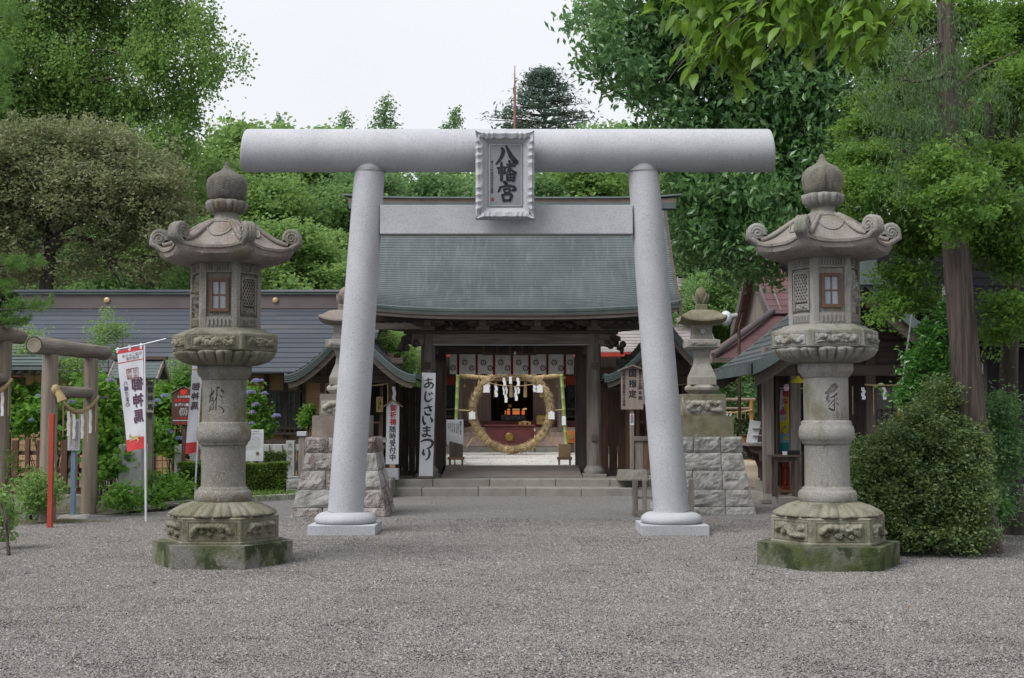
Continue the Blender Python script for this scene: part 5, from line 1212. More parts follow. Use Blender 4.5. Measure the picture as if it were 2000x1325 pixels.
# ================================================================== signs in front of the gate
HIRA = {
 'あ': [[(.22,.78,.06),(.5,.82,.07),(.80,.86,.05)], [(.42,.96,.07),(.44,.6,.07),(.52,.22,.06)], [(.70,.62,.05),(.52,.30,.06),(.26,.16,.08),(.14,.30,.07),(.34,.52,.07),(.66,.56,.08),(.88,.40,.09),(.80,.16,.08),(.62,.06,.04)]],
 'じ': [[(.26,.94,.08),(.20,.5,.10),(.28,.16,.11),(.52,.06,.10),(.86,.34,.05)], [(.52,.82,.05),(.62,.68,.10)], [(.74,.92,.05),(.84,.78,.09)]],
 'さ': [[(.16,.66,.08),(.50,.72,.09),(.86,.82,.06)], [(.48,.96,.06),(.66,.62,.10),(.80,.42,.09),(.60,.44,.05)], [(.22,.36,.06),(.28,.14,.11),(.56,.05,.12),(.74,.10,.07)]],
 'い': [[(.10,.84,.07),(.12,.44,.12),(.26,.14,.12),(.36,.30,.04)], [(.74,.76,.05),(.90,.52,.12),(.88,.34,.08)]],
 'ま': [[(.20,.78,.08),(.50,.80,.09),(.82,.84,.06)], [(.24,.54,.08),(.50,.56,.08),(.78,.60,.06)], [(.50,.98,.07),(.52,.5,.09),(.50,.18,.08),(.28,.06,.08),(.14,.18,.08),(.40,.26,.07),(.84,.08,.10)]],
 'つ': [[(.02,.62,.06),(.34,.76,.10),(.76,.74,.12),(.94,.50,.12),(.78,.20,.09),(.50,.08,.05)]],
 'り': [[(.26,.92,.08),(.22,.62,.12),(.30,.44,.08),(.40,.60,.03)], [(.70,.96,.07),(.78,.6,.12),(.70,.22,.10),(.46,.02,.05)]]}
AY2 = 26.1
aj = thing('festival_sign', 'tall narrow white sign with seven brushed hiragana characters beside the gate pillar', 'sign', at(834, 936, AY2))
q0, q1, q2, q3 = at(818, 932, AY2), at(845, 932, AY2), at(851, 729, AY2+.12), at(824, 728, AY2+.12)
mb = MB(); mb.add([q0,q1,q2,q3]+[p+Vector((0,.04,0)) for p in (q0,q1,q2,q3)], [(0,1,2,3),(4,7,6,5),(0,4,5,1),(1,5,6,2),(2,6,7,3),(3,7,4,0)]); pn = obj('panel', mb, MATS['white_board'], aj)
lt = MB(); U = (q1-q0).normalized(); V_ = (q3-q0).normalized()
for ch, px, py, sz in (('あ', 837, 749, 20), ('じ', 836, 775, 19), ('さ', 835.5, 801, 19), ('い', 834.5, 821, 20), ('ま', 833, 843, 20), ('つ', 834, 866, 22), ('り', 832.5, 888, 20)):
    p = at(px, py, AY2); f = (py-932)/(728-932); p.y = AY2 + .12*f - .004; brush(lt, HIRA[ch], p, U, V_, sz*AY2/F_PX*1.12, N=Vector((0,-1,0)), press=1.7)
obj('lettering', lt, M('ink_grey', (0.035,0.04,0.048), rough=.7, bump=0, rnd=0), pn)
mb = MB(); mb.bx(q0.x-.02, q1.x+.03, AY2-.12, AY2+.14, PLZ, q0.z+.02); obj('foot', mb, MATS['dark_wood_h'], aj, bevel=.01)
mb = MB(); mb.beam(q0.lerp(q1,.5)+Vector((0,.06,0)), q3.lerp(q2,.5)+Vector((0,.06,0)), .05, .03); obj('back_batten', mb, MATS['pale_wood'], aj)
KY = 25.72
kk = thing('prayer_sign', 'white gabled sign with red and black characters on a granite block', 'sign', at(765, 938, KY))
x0, x1, z0, z1 = gx(753.5, KY, 850), gx(778.5, KY, 850), gz(907, KY), gz(783, KY)
mb = MB(); mb.prism([(x0,z0),(x1,z0),(x1+.012,z1-.10),((x0+x1)/2+.01,z1),(x0+.012,z1-.10)], lambda u, v, w: (u, w, v), KY, KY+.03); pn = obj('panel', mb, MATS['white_board'], kk)
mb = MB(); cxx = (x0+x1)/2+.012
for s in (-1, 1): mb.beam((cxx, KY+.01, z1+.015), (cxx+s*.19, KY+.01, z1-.12), .12, .016, (0,0,1))
obj('sign_roof', mb, MATS['pale_wood'], kk)
lt = MB(); write(lt, '御祈祷', (cxx+.004, KY-.004, gz(797, KY)), (1,0,0), (0,0,1), .138, pitch=1.0, bold=.03, sx=.95); obj('red_lettering', lt, M('sign_red', (0.42,0.03,0.04), rough=.6, bump=0, rnd=0), pn)
lt = MB(); write(lt, '随時受付中', (cxx-.003, KY-.004, gz(838.5, KY)), (1,0,0), (0,0,1), .138, pitch=1.0, bold=.02, sx=.95); obj('black_lettering', lt, MATS['ink_grey'], pn)
mb = MB(); mb.bx(cxx-.06, cxx+.05, KY+.002, KY+.028, PLZ+.2, z0+.01); obj('tenon', mb, MATS['pale_wood'], kk)
mb = MB(); a, b = gx(751.5, KY), gx(779, KY); zt2 = gz(915, KY)
mb.prism([(a,PLZ),(a+.07,PLZ),(a+.085,PLZ+.03),(b-.085,PLZ+.03),(b-.07,PLZ),(b,PLZ),(b,zt2),(a,zt2)], lambda u, v, w: (u, w, v), KY-.1, KY+.16); obj('granite_block', mb, MATS['granite'], kk, bevel=.006)
WY = 25.55
kt = thing('designation_board', 'weathered gabled wooden notice board with black characters on a post and stone', 'notice board', (gx(1234, WY), WY, PLZ))
x0, x1, z0, z1 = gx(1213, WY, 760), gx(1256, WY, 760), gz(800, WY), gz(716, WY)
mb = MB(); mb.prism([(x0,z0),(x1,z0),(x1,z1-.08),((x0+x1)/2,z1),(x0,z1-.08)], lambda u, v, w: (u, w, v), WY, WY+.03); bd = obj('board', mb, M('board_grey', (0.255,0.21,0.18), (0.19,0.15,0.128), scale=1.6, rough=.85, bump=.35, bscale=8, stretch=(9,9,.6)), kt)
mb = MB()
for s in (-1, 1): mb.beam(((x0+x1)/2, WY-.01, z1+.02), ((x0+x1)/2+s*.29, WY-.01, z1-.085), .16, .025, (0,0,1))
obj('board_roof', mb, MATS['grey_wood_h'], kt)
lt = MB(); xm = (x0+x1)/2
write(lt, '国指定', (xm+.01, WY-.004, gz(729, WY)), (1,0,0), (0,0,1), .158, pitch=1.28, bold=.03); write(lt, '重要文化財', (x1-.055, WY-.004, gz(725, WY)), (1,0,0), (0,0,1), .058, pitch=1.08, bold=.01); write(lt, '御本殿', (x1-.055, WY-.004, gz(757, WY)), (1,0,0), (0,0,1), .085, pitch=1.2, bold=.015)
write(lt, '天然記念物', (x0+.055, WY-.004, gz(726, WY)), (1,0,0), (0,0,1), .062, pitch=1.1, bold=.01); write(lt, '御葉付公孫樹', (x0+.055, WY-.004, gz(759, WY)), (1,0,0), (0,0,1), .06, pitch=1.05, bold=.01); obj('lettering', lt, MATS['ink'], bd)
mb = MB(); xp = gx(1234.5, WY); mb.bx(xp-.04, xp+.04, WY+.031, WY+.10, PLZ+.1, z1-.15); obj('post', mb, MATS['grey_wood_v'], kt)
mb = MB(); mb.bx(xp-.04, xp+.04, WY+.024, WY+.030, gz(831, WY), gz(809, WY)); ns = obj('no_smoking_label', mb, MATS['white_board'], kt)
lt = MB(); pts = [(xp+.022*math.cos(k*math.pi/8), WY+.02, gz(812.5, WY)+.022*math.sin(k*math.pi/8)) for k in range(17)]; lt.tube(pts, .004, 5); lt.tube([pts[2], pts[10]], .004, 5); obj('ban_mark', lt, MATS['sign_red'], ns)
lt = MB(); write(lt, '境内禁煙', (xp-.012, WY+.021, gz(817, WY)), (1,0,0), (0,0,1), .028, bold=.01); write(lt, '御遠慮下', (xp+.015, WY+.021, gz(817, WY)), (1,0,0), (0,0,1), .028, bold=.01); obj('label_text', lt, MATS['ink'], ns)
mb = MB(); rr = random.Random(3); rock_block(mb, gx(1205, WY), gx(1263, WY), WY-.18, WY+.28, PLZ, gz(918, WY), (.03,.03,.03,.03), rr, .008); obj('foot_stone', mb, MATS['pave_stone'], kt)
# ================================================================== long building on the left
M('slate_metal', (0.068,0.078,0.096), (0.052,0.06,0.074), scale=.55, rough=.6, bump=.06, bscale=8, rnd=.10, spec=.25, stretch=(.35,1,1), stains=((.30,.52,.66,(0.108,0.10,0.102),.6,(.55,1,1)),(1.1,.62,.74,(0.18,0.18,0.19),.45,(.4,1,1))))
M('tan_boards', (0.442,0.293,0.163), (0.351,0.221,0.124), scale=1.5, rough=.8, bump=.3, bscale=14, stretch=(.4,1,3), rnd=.09)
M('ridge_plum', (0.12,0.098,0.097), (0.098,0.08,0.082), scale=1, rough=.6, bump=.05)
M('steel_pole', (0.62,0.63,0.66), (0.55,0.56,0.6), scale=5, rough=.35, bump=0, metal=.2)
BE, BR = 29.0, 32.4; EZb, RZb = gz(727, BE), gz(600, BR); bx0, bx1 = gx(62, BR, 600), gx(735, BR, 600)
lb = thing('office_building', 'long low shrine office with tan board walls and slate-grey metal roof', 'building', ((bx0+bx1)/2, 30.5, 0))
nC = 14
for i in range(nC):
    v0, v1 = i/nC, (i+1)/nC+.018; f = lambda v, dz: [(x, BR+(BE-BR)*v, RZb+(EZb-RZb)*v+dz) for x in (bx0-.5*v-.2, bx1+.2)]
    a, b = f(v0, .0), f(min(v1,1.01), .028); c = [(p[0],p[1],p[2]-.026) for p in b]
    mb = MB(); mb.add(a+b+c, [(0,2,3,1),(2,4,5,3)]); obj('roof_course', mb, MATS['slate_metal'], lb)
mb = MB(); mb.add([(bx0-.2,BR,RZb),(bx1+.2,BR,RZb),(bx1+.2,2*BR-BE,EZb),(bx0-.2,2*BR-BE,EZb)], [(0,1,2,3)]); obj('rear_slope', mb, MATS['slate_metal'], lb)
mb = MB(); mb.bx(bx0-.15, bx1, BR-.17, BR+.17, RZb-.05, gz(577, BR)); obj('ridge_box', mb, MATS['ridge_plum'], lb)
mb = MB(); mb.bx(bx0-.2, bx1, BR-.23, BR+.23, gz(577, BR)+.002, gz(572, BR)); obj('ridge_lip', mb, MATS['copper_green'], lb)
mb = MB(); mb.loft([[(x, BR-.26, gz(572, BR)+.003),(x, BR, gz(566, BR)),(x, BR+.26, gz(572, BR)+.003)] for x in (bx0-.45, bx1)], smooth=False); obj('ridge_cap', mb, MATS['slate_metal'], lb)
for px in (209, 538):
    p = at(px, 587, BR-.18); mb = MB(); mb.lathe([(.075,0),(.078,.02),(.06,.035),(.0001,.04)], 24); mb.map(lambda q: Vector((p.x+q.x, BR-.171-q.z, p.z+q.y))); o = obj('gold_boss', mb, M('pale_gold', (0.52,0.42,0.25), rough=.4, metal=.5, bump=0), lb)
    d, c = MB(), MB(); domoe(d, c, (p.x, BR-.213, p.z), (1,0,0), (0,0,1), (0,-1,0), .055); obj('boss_relief', c, MATS['gold'], o)
mb = MB(); mb.bx(bx0-.7, bx1+.2, BE-.10, BE+.0, EZb-.06, EZb-.005); obj('gutter', mb, MATS['deep_black'], lb, bevel=.02)
mb = MB(); mb.add([(bx0-.5,BE+.02,EZb-.03),(bx1,BE+.02,EZb-.03),(bx1,BE+1.2,EZb+.45),(bx0-.5,BE+1.2,EZb+.45)], [(0,1,2,3)]); obj('soffit', mb, MATS['dark_wood_h'], lb)
WYb = 29.9; zt = EZb+.3; nb_ = 15
for i in range(nb_):
    z0 = .15+(zt-.15)*i/nb_; z1 = .15+(zt-.15)*(i+1)/nb_; mb = MB(); mb.add([(bx0,WYb-.012,z0+.003),(bx1,WYb-.012,z0+.003),(bx1,WYb+.006,z1),(bx0,WYb+.006,z1),(bx0,WYb+.05,z0+.003),(bx1,WYb+.05,z0+.003)], [(0,1,2,3),(0,4,5,1)]); obj('wall_board', mb, MATS['tan_boards'], lb)
mb = MB(); mb.bx(bx0, bx1, WYb+.06, WYb+.2, 0, zt); obj('wall_core', mb, MATS['dark_wood_v'], lb)
for px in (520, 558, 586, 592, 440, 380, 300, 220, 140):
    x = gx(px, WYb); mb = MB(); mb.bx(x-.05, x+.05, WYb-.06, WYb+.02, .1, zt); obj('wall_post', mb, MATS['dark_wood_v'], lb)
wx0, wx1, wz0, wz1 = gx(512, WYb), gx(587, WYb), gz(847, WYb), gz(765, WYb)
mb = MB(); mb.bx(wx0, wx1, WYb-.03, WYb+.0, wz0, wz1); wi = obj('window', mb, M('grey_green_glass', (0.055,0.068,0.064), (0.045,0.055,0.055), scale=2, rough=.3, bump=0, spec=.5), lb)
for i in range(9):
    x = wx0+(wx1-wx0)*i/8; mb = MB(); mb.bx(x-.011, x+.011, WYb-.13, WYb-.108, wz0, wz1); obj('window_bar', mb, MATS['dark_wood_v'], wi)
for z in (wz0, wz1, wz0+.12): mb = MB(); mb.bx(wx0-.06, wx1+.06, WYb-.14, WYb-.02, z-.025, z+.025); obj('window_rail', mb, MATS['dark_wood_h'], wi)
mb = MB(); mb.bx(gx(520, WYb), gx(700, WYb), WYb-.07, WYb-.02, gz(872, WYb), gz(858, WYb)); obj('waist_rail', mb, MATS['dark_wood_h'], lb)
mb = MB(); mb.bx(gx(520, WYb), gx(700, WYb), WYb-.07, WYb-.02, gz(912, WYb), gz(902, WYb)); obj('waist_rail', mb, MATS['dark_wood_h'], lb)

# ================================================================== planted strip: kerb, soil, stone fence, hedge
M('soil', (0.15,0.13,0.10), (0.105,0.092,0.068), scale=5, rough=.98, bump=.8, bscale=40, rnd=0, stains=((2.2,.5,.64,(0.085,0.10,0.03),.8),))
M('kerb_stone', (0.36,0.345,0.32), (0.28,0.265,0.24), scale=4, rough=.95, bump=.5, bscale=50, speck=(0.5,0.48,0.45), speck_amt=.3, rnd=.1)
k0, k1, k2, k3 = ground(200, 1008), ground(310, 1000), ground(385, 984), ground(610, 971)
soil = MB(); far = 29.8
soil.add([(-14,20.6,.0),(k0.x-1.2,k0.y+.5,.0),(k0.x,k0.y+.4,.0),(k1.x,k1.y+.25,.05),(k2.x,k2.y+.25,.07),(k3.x,k3.y+.2,.07),(k3.x,far,.1),(-14,far,.1)], [(0,1,2,3,4,5,6,7)])
struct(obj('planting_bed', soil, MATS['soil']), label='earth bed of the shrubs and hedge')
moss = MB(); mc = ground(130, 1018); ring_ = []
r = random.Random(6)
for k in range(40):
    a = 2*math.pi*k/40; q = 1+.25*math.sin(3*a+1)+.16*math.sin(7*a)+r.uniform(-.14,.14); ring_.append((mc.x-.45+.8*q*math.cos(a), mc.y-.1+.5*q*math.sin(a), .004))
moss.add(ring_, [tuple(range(40))]); struct(obj('moss_patch', moss, M('moss', (0.105,0.10,0.035), (0.075,0.085,0.028), scale=7, rough=1, bump=.9, bscale=60, rnd=0, stains=((4,.5,.6,(0.20,0.185,0.165),.7),))), label='mossy patch of ground by the posts')
kerb = thing('kerb', 'low pale stone kerb along the hedge bed', 'kerb', k2)
path = [ground(285, 998), ground(330, 990), ground(385, 986), ground(470, 980), ground(560, 975), ground(612, 971)]
for a, b in zip(path[:-1], path[1:]):
    n = max(1, int((b-a).length/.75)); 
    for i in range(n):
        p, q = a.lerp(b, i/n), a.lerp(b, (i+1)/n-.008/n); mb = MB(); mb.beam(p+Vector((0,.05,.025)), q+Vector((0,.05,.025)), .13, .13); obj('kerb_stone', mb, MATS['kerb_stone'], kerb, bevel=.012)
fl = thing('flat_stone', 'flat pale stepping stone beside the banner pole', 'stone', ground(300, 992)); mb = MB(); c_ = ground(315, 990); mb.prism([(-.55,-.12),(-.1,-.22),(.45,-.1),(.5,.12),(.1,.22),(-.4,.15)], lambda u, v, w: (c_.x+u, c_.y+v, w), 0, .06); obj('slab', mb, MATS['kerb_stone'], fl, bevel=.02)
# stone fence (posts and rail) behind the hedge
FYs = 26.4
sf = thing('stone_fence', 'low granite post-and-rail fence with carved names behind the hedge', 'fence', (gx(490, FYs), FYs, 0))
M('fence_granite', (0.42,0.43,0.425), (0.33,0.34,0.33), scale=5, rough=.9, bump=.3, bscale=80, speck=(0.2,0.21,0.2), speck_amt=.5, speck_scale=90, rnd=.08, stains=((2.5,.55,.7,(0.22,0.235,0.19),.5),))
fx0, fx1 = gx(345, FYs), gx(600, FYs)
mb = MB(); mb.bx(fx0, fx1, FYs-.14, FYs+.14, .0, gz(930, FYs)); obj('fence_base', mb, MATS['fence_granite'], sf, bevel=.01)
mb = MB(); mb.bx(fx0, fx1, FYs-.05, FYs+.05, gz(880, FYs), gz(868, FYs)); obj('fence_rail', mb, MATS['fence_granite'], sf, bevel=.008)
for px in (352, 382, 410, 437, 462, 490, 520, 545, 569, 594):
    x = gx(px, FYs); big = px in (569, 490, 410); mb = MB(); mb.bx(x-.085, x+.085, FYs-.085, FYs+.085, gz(930, FYs), gz(861 if big else 868.5, FYs)); o = obj('fence_post', mb, MATS['fence_granite'], sf, bevel=.01)
    if px == 569: lt = MB(); write(lt, '大宗之介', (x, FYs-.089, gz(870, FYs)), (1,0,0), (0,0,1), .10, pitch=1.45, bold=.0); obj('carved_name', lt, M('carved_dark', (0.09,0.09,0.085), rough=.9, bump=0), o)
p2 = thing('stone_post', 'squat mottled granite marker post among the hydrangeas beside the banner', 'stone post', (gx(262, 21.8), 21.8, 0)); mb = MB(); x = gx(262, 21.8); mb.bx(x-.19, x+.19, 21.6, 21.98, 0, gz(868, 21.8)); obj('shaft', mb, MATS['fence_granite'], p2, bevel=.012); mb = MB(); mb.bx(x-.23, x+.23, 21.56, 22.02, -.02, .12); obj('foot', mb, MATS['fence_granite'], p2, bevel=.012)

# ================================================================== signs and banners on the left
SY = 25.6
rb_ = thing('heritage_sign', 'red-brown gabled signboard with red and white lettering on a post', 'signboard', (gx(357, SY), SY, .07))
x0, x1, z0, z1 = gx(335, SY), gx(381.5, SY), gz(830, SY), gz(755.5, SY); xm = (x0+x1)/2
mb = MB(); mb.prism([(x0,z0),(x1,z0),(x1,z1-.13),(xm,z1),(x0,z1-.13)], lambda u, v, w: (u, w, v), SY, SY+.035); bd = obj('board', mb, M('sign_brown', (0.105,0.048,0.038), (0.085,0.038,0.03), scale=4, rough=.6, bump=.08), rb_, bevel=.004)
mb = MB()
for s in (-1, 1): mb.beam((xm, SY+.01, z1+.012), (xm+s*.26, SY+.01, z1-.135), .06, .012, (0,0,1))
obj('board_trim', mb, MATS['grey_wood_h'], rb_)
lw, lr_ = MB(), MB(); W = lambda mb_, t_, py, sz, pit=1.0, bo=.03: write(mb_, t_, (xm-(len(t_)-1)*sz*pit/2, SY-.003, gz(py, SY)), (1,0,0), (0,0,1), sz, vertical=False, pitch=pit, bold=bo)
W(lw, '文化財愛護', 775, .046, 1.1); W(lr_, '重要文化財', 782.5, .062, 1.15, .05); W(lw, '水戸八幡宮', 791, .066, 1.08); W(lw, '御祭神', 799, .036, 1.2); W(lw, '應神天皇', 803, .034, 1.3); W(lw, '神功皇后', 807, .034, 1.3); W(lw, '姫大神', 810.5, .034, 1.4); W(lr_, '火気厳禁', 817, .046, 1.4, .04); W(lr_, 'HITACHI', 827.5, .055, .62, .02)
lr_.prism([(-.065,.055),(0,.04),(.065,.055),(.065,-.03),(.03,-.06),(-.03,-.06),(-.065,-.03)], lambda u, v, w: (xm+u, w, gz(766, SY)+v), SY-.006, SY-.001)
mb = MB(); mb.bx(xm-.2, xm+.2, SY-.006, SY-.002, gz(822.5, SY), gz(821, SY)); obj('rule', mb, MATS['white_board'], bd)
obj('white_lettering', lw, MATS['white_board'], bd); obj('red_lettering', lr_, M('bright_red', (0.62,0.035,0.025), rough=.6, bump=0, rnd=0), bd)
mb = MB(); mb.bx(xm-.035, xm+.035, SY+.036, SY+.10, .05, z1-.2); obj('post', mb, M('post_brown', (0.12,0.062,0.052), rough=.6), rb_)
NYb = 25.4
wn_ = thing('info_panel', 'pale notice panel with fine print standing in the clipped hedge', 'notice', (gx(496, NYb), NYb, .07))
x0, x1, z0, z1 = gx(477, NYb), gx(515.5, NYb), gz(901, NYb), gz(839.5, NYb)
mb = MB(); mb.bx(x0, x1, NYb, NYb+.03, z0, z1); bd = obj('panel', mb, M('panel_white', (0.55,0.56,0.58), rough=.5, bump=0), wn_, bevel=.004); lt = MB()
write(lt, '水戸八幡宮の', ((x0+x1)/2-.09, NYb-.003, gz(843, NYb)), (1,0,0), (0,0,1), .03, False, 1.2, .012); write(lt, '御葉付イチョウオハツキ', (x0+.04, NYb-.003, gz(848, NYb)), (1,0,0), (0,0,1), .028, False, 1.05, .012)
for i in range(10): write(lt, '国指定天然記念物御葉付公孫樹葉', (x0+.025, NYb-.003, gz(854+2.6*i, NYb)), (1,0,0), (0,0,1), .0165, False, 1.25, .0)
obj('print', lt, M('print_grey', (0.13,0.13,0.14), rough=.8, bump=0), bd); mb = MB(); mb.lathe([(.035,0),(.035,.004)], 20); q = at(503, 886, NYb); mb.map(lambda p: Vector((q.x+p.x, NYb-.002-p.z, q.z+p.y))); obj('seal', mb, M('seal_brown', (0.2,0.13,0.07), rough=.8, bump=0), bd)
for s in (.2, .8): mb = MB(); xx = x0+(x1-x0)*s; mb.bx(xx-.02, xx+.02, NYb+.031, NYb+.07, .05, z1-.1); obj('leg', mb, MATS['steel_pole'], wn_)
# two nobori banners, read from behind
def banner(label, base, tops, quad, Y, dyn, shift, letters):
    t_ = thing('nobori_banner', label, 'banner', Vector((at(base[0], base[1], Y).x, Y, 0)), 'white votive banners on poles')
    b = Vector((at(base[0], base[1], Y).x, Y, 0)); tp = at(tops[0], tops[1], Y)
    mb = MB(); mb.tube([b, b.lerp(tp,.5)], .016, 10); obj('pole', mb, MATS['steel_pole'], t_); mb = MB(); mb.tube([b.lerp(tp,.5), tp], .0135, 10); obj('pole', mb, MATS['steel_pole'], t_)
    A, B, C, D = [at(x, y, Y) + Vector((0, dy, 0)) for x, y, dy in quad]       # top-left, top-right, bottom-right, bottom-left
    def S(u, v, e=0.0): 
        p = A.lerp(B, u).lerp(D.lerp(C, u), v); n_ = (B-A).cross(D-A).normalized(); n_ = n_ if n_.y < 0 else -n_
        return p + n_*(.022*math.sin(v*6+u*2.5)*(1-u)*.9 + e)
    mb = MB(); mb.tube([A+(A-B).normalized()*.03+Vector((0,0,.025)), B+Vector((0,0,.03)), B+(B-A)*shift+Vector((0,0,.05))], .009, 8); obj('cross_rod', mb, MATS['steel_pole'], t_)
    mb = MB(); mb.grid(lambda i, j: S(i, j), 14, 34); fl_ = obj('flag', mb, MATS['white_board'], t_)
    for v0, v1 in ((0, .03), (.885, 1.0), (.118, .126)):
        mb = MB(); mb.grid(lambda i, j: S(i, v0+(v1-v0)*j, .003), 14, 6); obj('red_strip', mb, M('banner_red', (0.56,0.05,0.06), rough=.8, bump=0), fl_)
    for u in (.02, .5, .93):
        mb = MB(); p = S(u, 0); mb.add([p+Vector((-.018,-.004,.055)), p+Vector((.018,-.004,.055)), p+Vector((.018,-.004,-.03)), p+Vector((-.018,-.004,-.03))], [(0,3,2,1)]); obj('loop', mb, MATS['white_board'], fl_)
    U = (B-A).normalized(); V = (A-D).normalized()
    w = (B-A).length; h = (A-D).length; runs = []
    for mat_, items in letters:                                  # large characters are pieces of their own
        for t0 in items:
            if t0[3] > .14: runs += [(mat_, [(ch, t0[1], t0[2]+i*t0[3]*t0[5]/h) + t0[3:]]) for i, ch in enumerate(t0[0])]
        runs.append((mat_, [t0 for t0 in items if t0[3] <= .14]))
    for mat_, items in runs:
        if not items: continue
        lt = MB()
        for txt, u, v, sz, vert, pit, bo in items:
            tmp = MB(); write(tmp, txt, (0,0,0), (1,0,0), (0,1,0), sz, vert, pit, bo)
            tmp.v = [tuple(S(min(1,max(0,u - p[0]/w)), min(1,max(0,v - p[1]/h)), .006+p[2])) for p in tmp.v]; lt.v, base_n = lt.v + tmp.v, len(lt.v)
            lt.f += [tuple(i+base_n for i in f) for f in tmp.f]; lt.s += tmp.s
        obj('lettering', lt, mat_, fl_)
    return S, fl_, t_
violet = M('violet_ink', (0.095,0.05,0.085), rough=.8, bump=0, rnd=0); rose = M('rose_ink', (0.30,0.06,0.07), rough=.8, bump=0, rnd=0)
BY1 = ground(285, 1019).y
S, fl_, bt = banner('white votive banner with red ends and violet mirrored characters, golden horse at its foot', (285, 1019), (282.5, 674), ((227,686,0.05),(279,677,0),(283,875,0.0),(246,883,0.05)), BY1, 0, .9,
    [(violet, [('御神馬', .735, .36, .205, True, 1.15, .035), ('八幡さまの', .24, .33, .075, True, 1.05, .012), ('平成二十六年', .90, .062, .052, False, 1.02, .005), ('年成守護', .78, .095, .05, False, 1.02, .005)]), (rose, [('出世', .66, .225, .075, True, 1.02, .0), ('飛翔', .44, .225, .075, True, 1.02, .0)])])
mb = MB(); c = [S(u, v, .005) for u, v in ((.32,.196),(.78,.196),(.78,.29),(.32,.29))]; mb.tube(c+[c[0]], .004, 5); obj('seal_frame', mb, rose, fl_)
HORSE = [(.18,.845),(.22,.835),(.25,.825),(.27,.835),(.30,.845),(.33,.858),(.40,.866),(.50,.866),(.60,.864),(.66,.868),(.72,.866),(.80,.872),(.88,.876),(.80,.880),(.72,.879),(.67,.885),(.66,.895),(.72,.905),(.68,.918),(.60,.935),(.58,.93),(.64,.912),(.60,.902),(.54,.90),(.46,.902),(.38,.90),(.34,.905),(.24,.908),(.20,.918),(.16,.912),(.22,.898),(.30,.893),(.28,.878),(.26,.862),(.22,.862),(.17,.868)]
mb = MB(); mb.add([S(u, v, .008) for u, v in HORSE], [tuple(range(len(HORSE)))]); obj('horse_figure', mb, M('horse_gold', (0.50,0.36,0.17), rough=.8, bump=0), fl_)
BY2 = ground(379, 984).y+.4
banner('white votive banner half hidden behind the mossy stone lantern', (380, 980), (394, 715), ((379,700,-.1),(398,700,0),(384,884,0),(365,887,-.1)), BY2, 0, .2,
    [(violet, [('御神馬', .5, .30, .15, True, 1.15, .03)])])
# small roofed board behind the first banner
QY = 23.5
rs = thing('roofed_signboard', 'small copper-roofed wooden signboard behind the white banner', 'signboard', (gx(265, QY), QY, 0))
for px in (240, 292): x = gx(px, QY); mb = MB(); mb.bx(x-.05, x+.05, QY, QY+.1, 0, gz(745, QY)); obj('post', mb, MATS['grey_wood_v'], rs)
xa, xb = gx(212, QY-.3), gx(308, QY-.3); zr, ze_ = gz(703, QY), gz(738, QY-.35)
for s in (-1, 1):
    for i in range(6):
        f0, f1 = i/6, (i+1)/6+.02; mb = MB(); q = [(x, QY+.05+s*.42*f, zr+(ze_-zr)*f+(.012 if f == f1 else 0)) for f in (f0, f1) for x in (xa, xb)]; mb.add(q+[(p[0],p[1],p[2]-.02) for p in q], [(0,2,3,1),(4,5,7,6),(2,6,7,3),(0,1,5,4),(0,4,6,2),(1,3,7,5)]); obj('roof_strip', mb, MATS['copper_green'], rs)
mb = MB(); mb.bx(xa-.06, xb+.06, QY-.03, QY+.13, zr+.004, zr+.06); obj('ridge', mb, M('ridge_brown2', (0.10,0.062,0.05), rough=.7), rs)
for x in (xa, xb):
    for s in (-1, 1): mb = MB(); mb.beam((x, QY+.05, zr-.04), (x, QY+.05+s*.44, ze_-.05), .03, .09); obj('barge_board', mb, MATS['grey_wood_h'], rs)
mb = MB(); mb.bx(gx(228, QY), gx(300, QY), QY-.02, QY+.01, gz(806, QY), gz(752, QY)); bd = obj('board', mb, M('board_pale', (0.40,0.375,0.33), (0.32,0.295,0.25), scale=3, rough=.85, bump=.2), rs)
for i, ch in enumerate('御神馬舎'): lt = MB(); write(lt, ch, (gx(294, QY), QY-.024, gz(762, QY)-i*.154), (1,0,0), (0,0,1), .11, bold=.02); obj('character', lt, MATS['ink'], bd)
# posts near the log gate
rp2 = tag(obj('red_post', MB().bx(*(lambda p: (p.x-.033, p.x+.033, p.y-.033, p.y+.033, 0, gz(808, p.y)))(ground(97.5, 1031))), M('post_red', (0.36,0.055,0.03), (0.29,0.045,0.026), scale=3, rough=.55, bump=.1, bscale=20), bevel=.005), 'plain red square post beside the log torii', 'post')
bp = ground(142, 1011); ps = thing('post_sign', 'blue-grey post carrying a narrow white framed notice by the log torii', 'post sign', bp)
mb = MB(); mb.bx(bp.x-.034, bp.x+.034, bp.y-.034, bp.y+.034, 0, gz(878, bp.y)); obj('post', mb, M('post_blue', (0.17,0.24,0.34), (0.14,0.20,0.29), scale=3, rough=.5, bump=.05), ps, bevel=.005)
mb = MB(); mb.bx(bp.x-.08, bp.x+.10, bp.y-.06, bp.y-.035, gz(880, bp.y), gz(819.5, bp.y)); bd = obj('notice', mb, MATS['steel_pole'], ps, bevel=.004)
mb = MB(); mb.bx(bp.x-.055, bp.x+.085, bp.y-.066, bp.y-.061, gz(876, bp.y), gz(823, bp.y)); obj('paper', mb, M('notice_grey', (0.46,0.46,0.48), rough=.6, bump=0), bd)
lt = MB()
for i in range(5): write(lt, '手水は心身を清める為柄杓にて左右手', (bp.x+.068-.025*i, bp.y-.069, gz(826, bp.y)), (1,0,0), (0,0,1), .019, pitch=1.18, bold=.0)
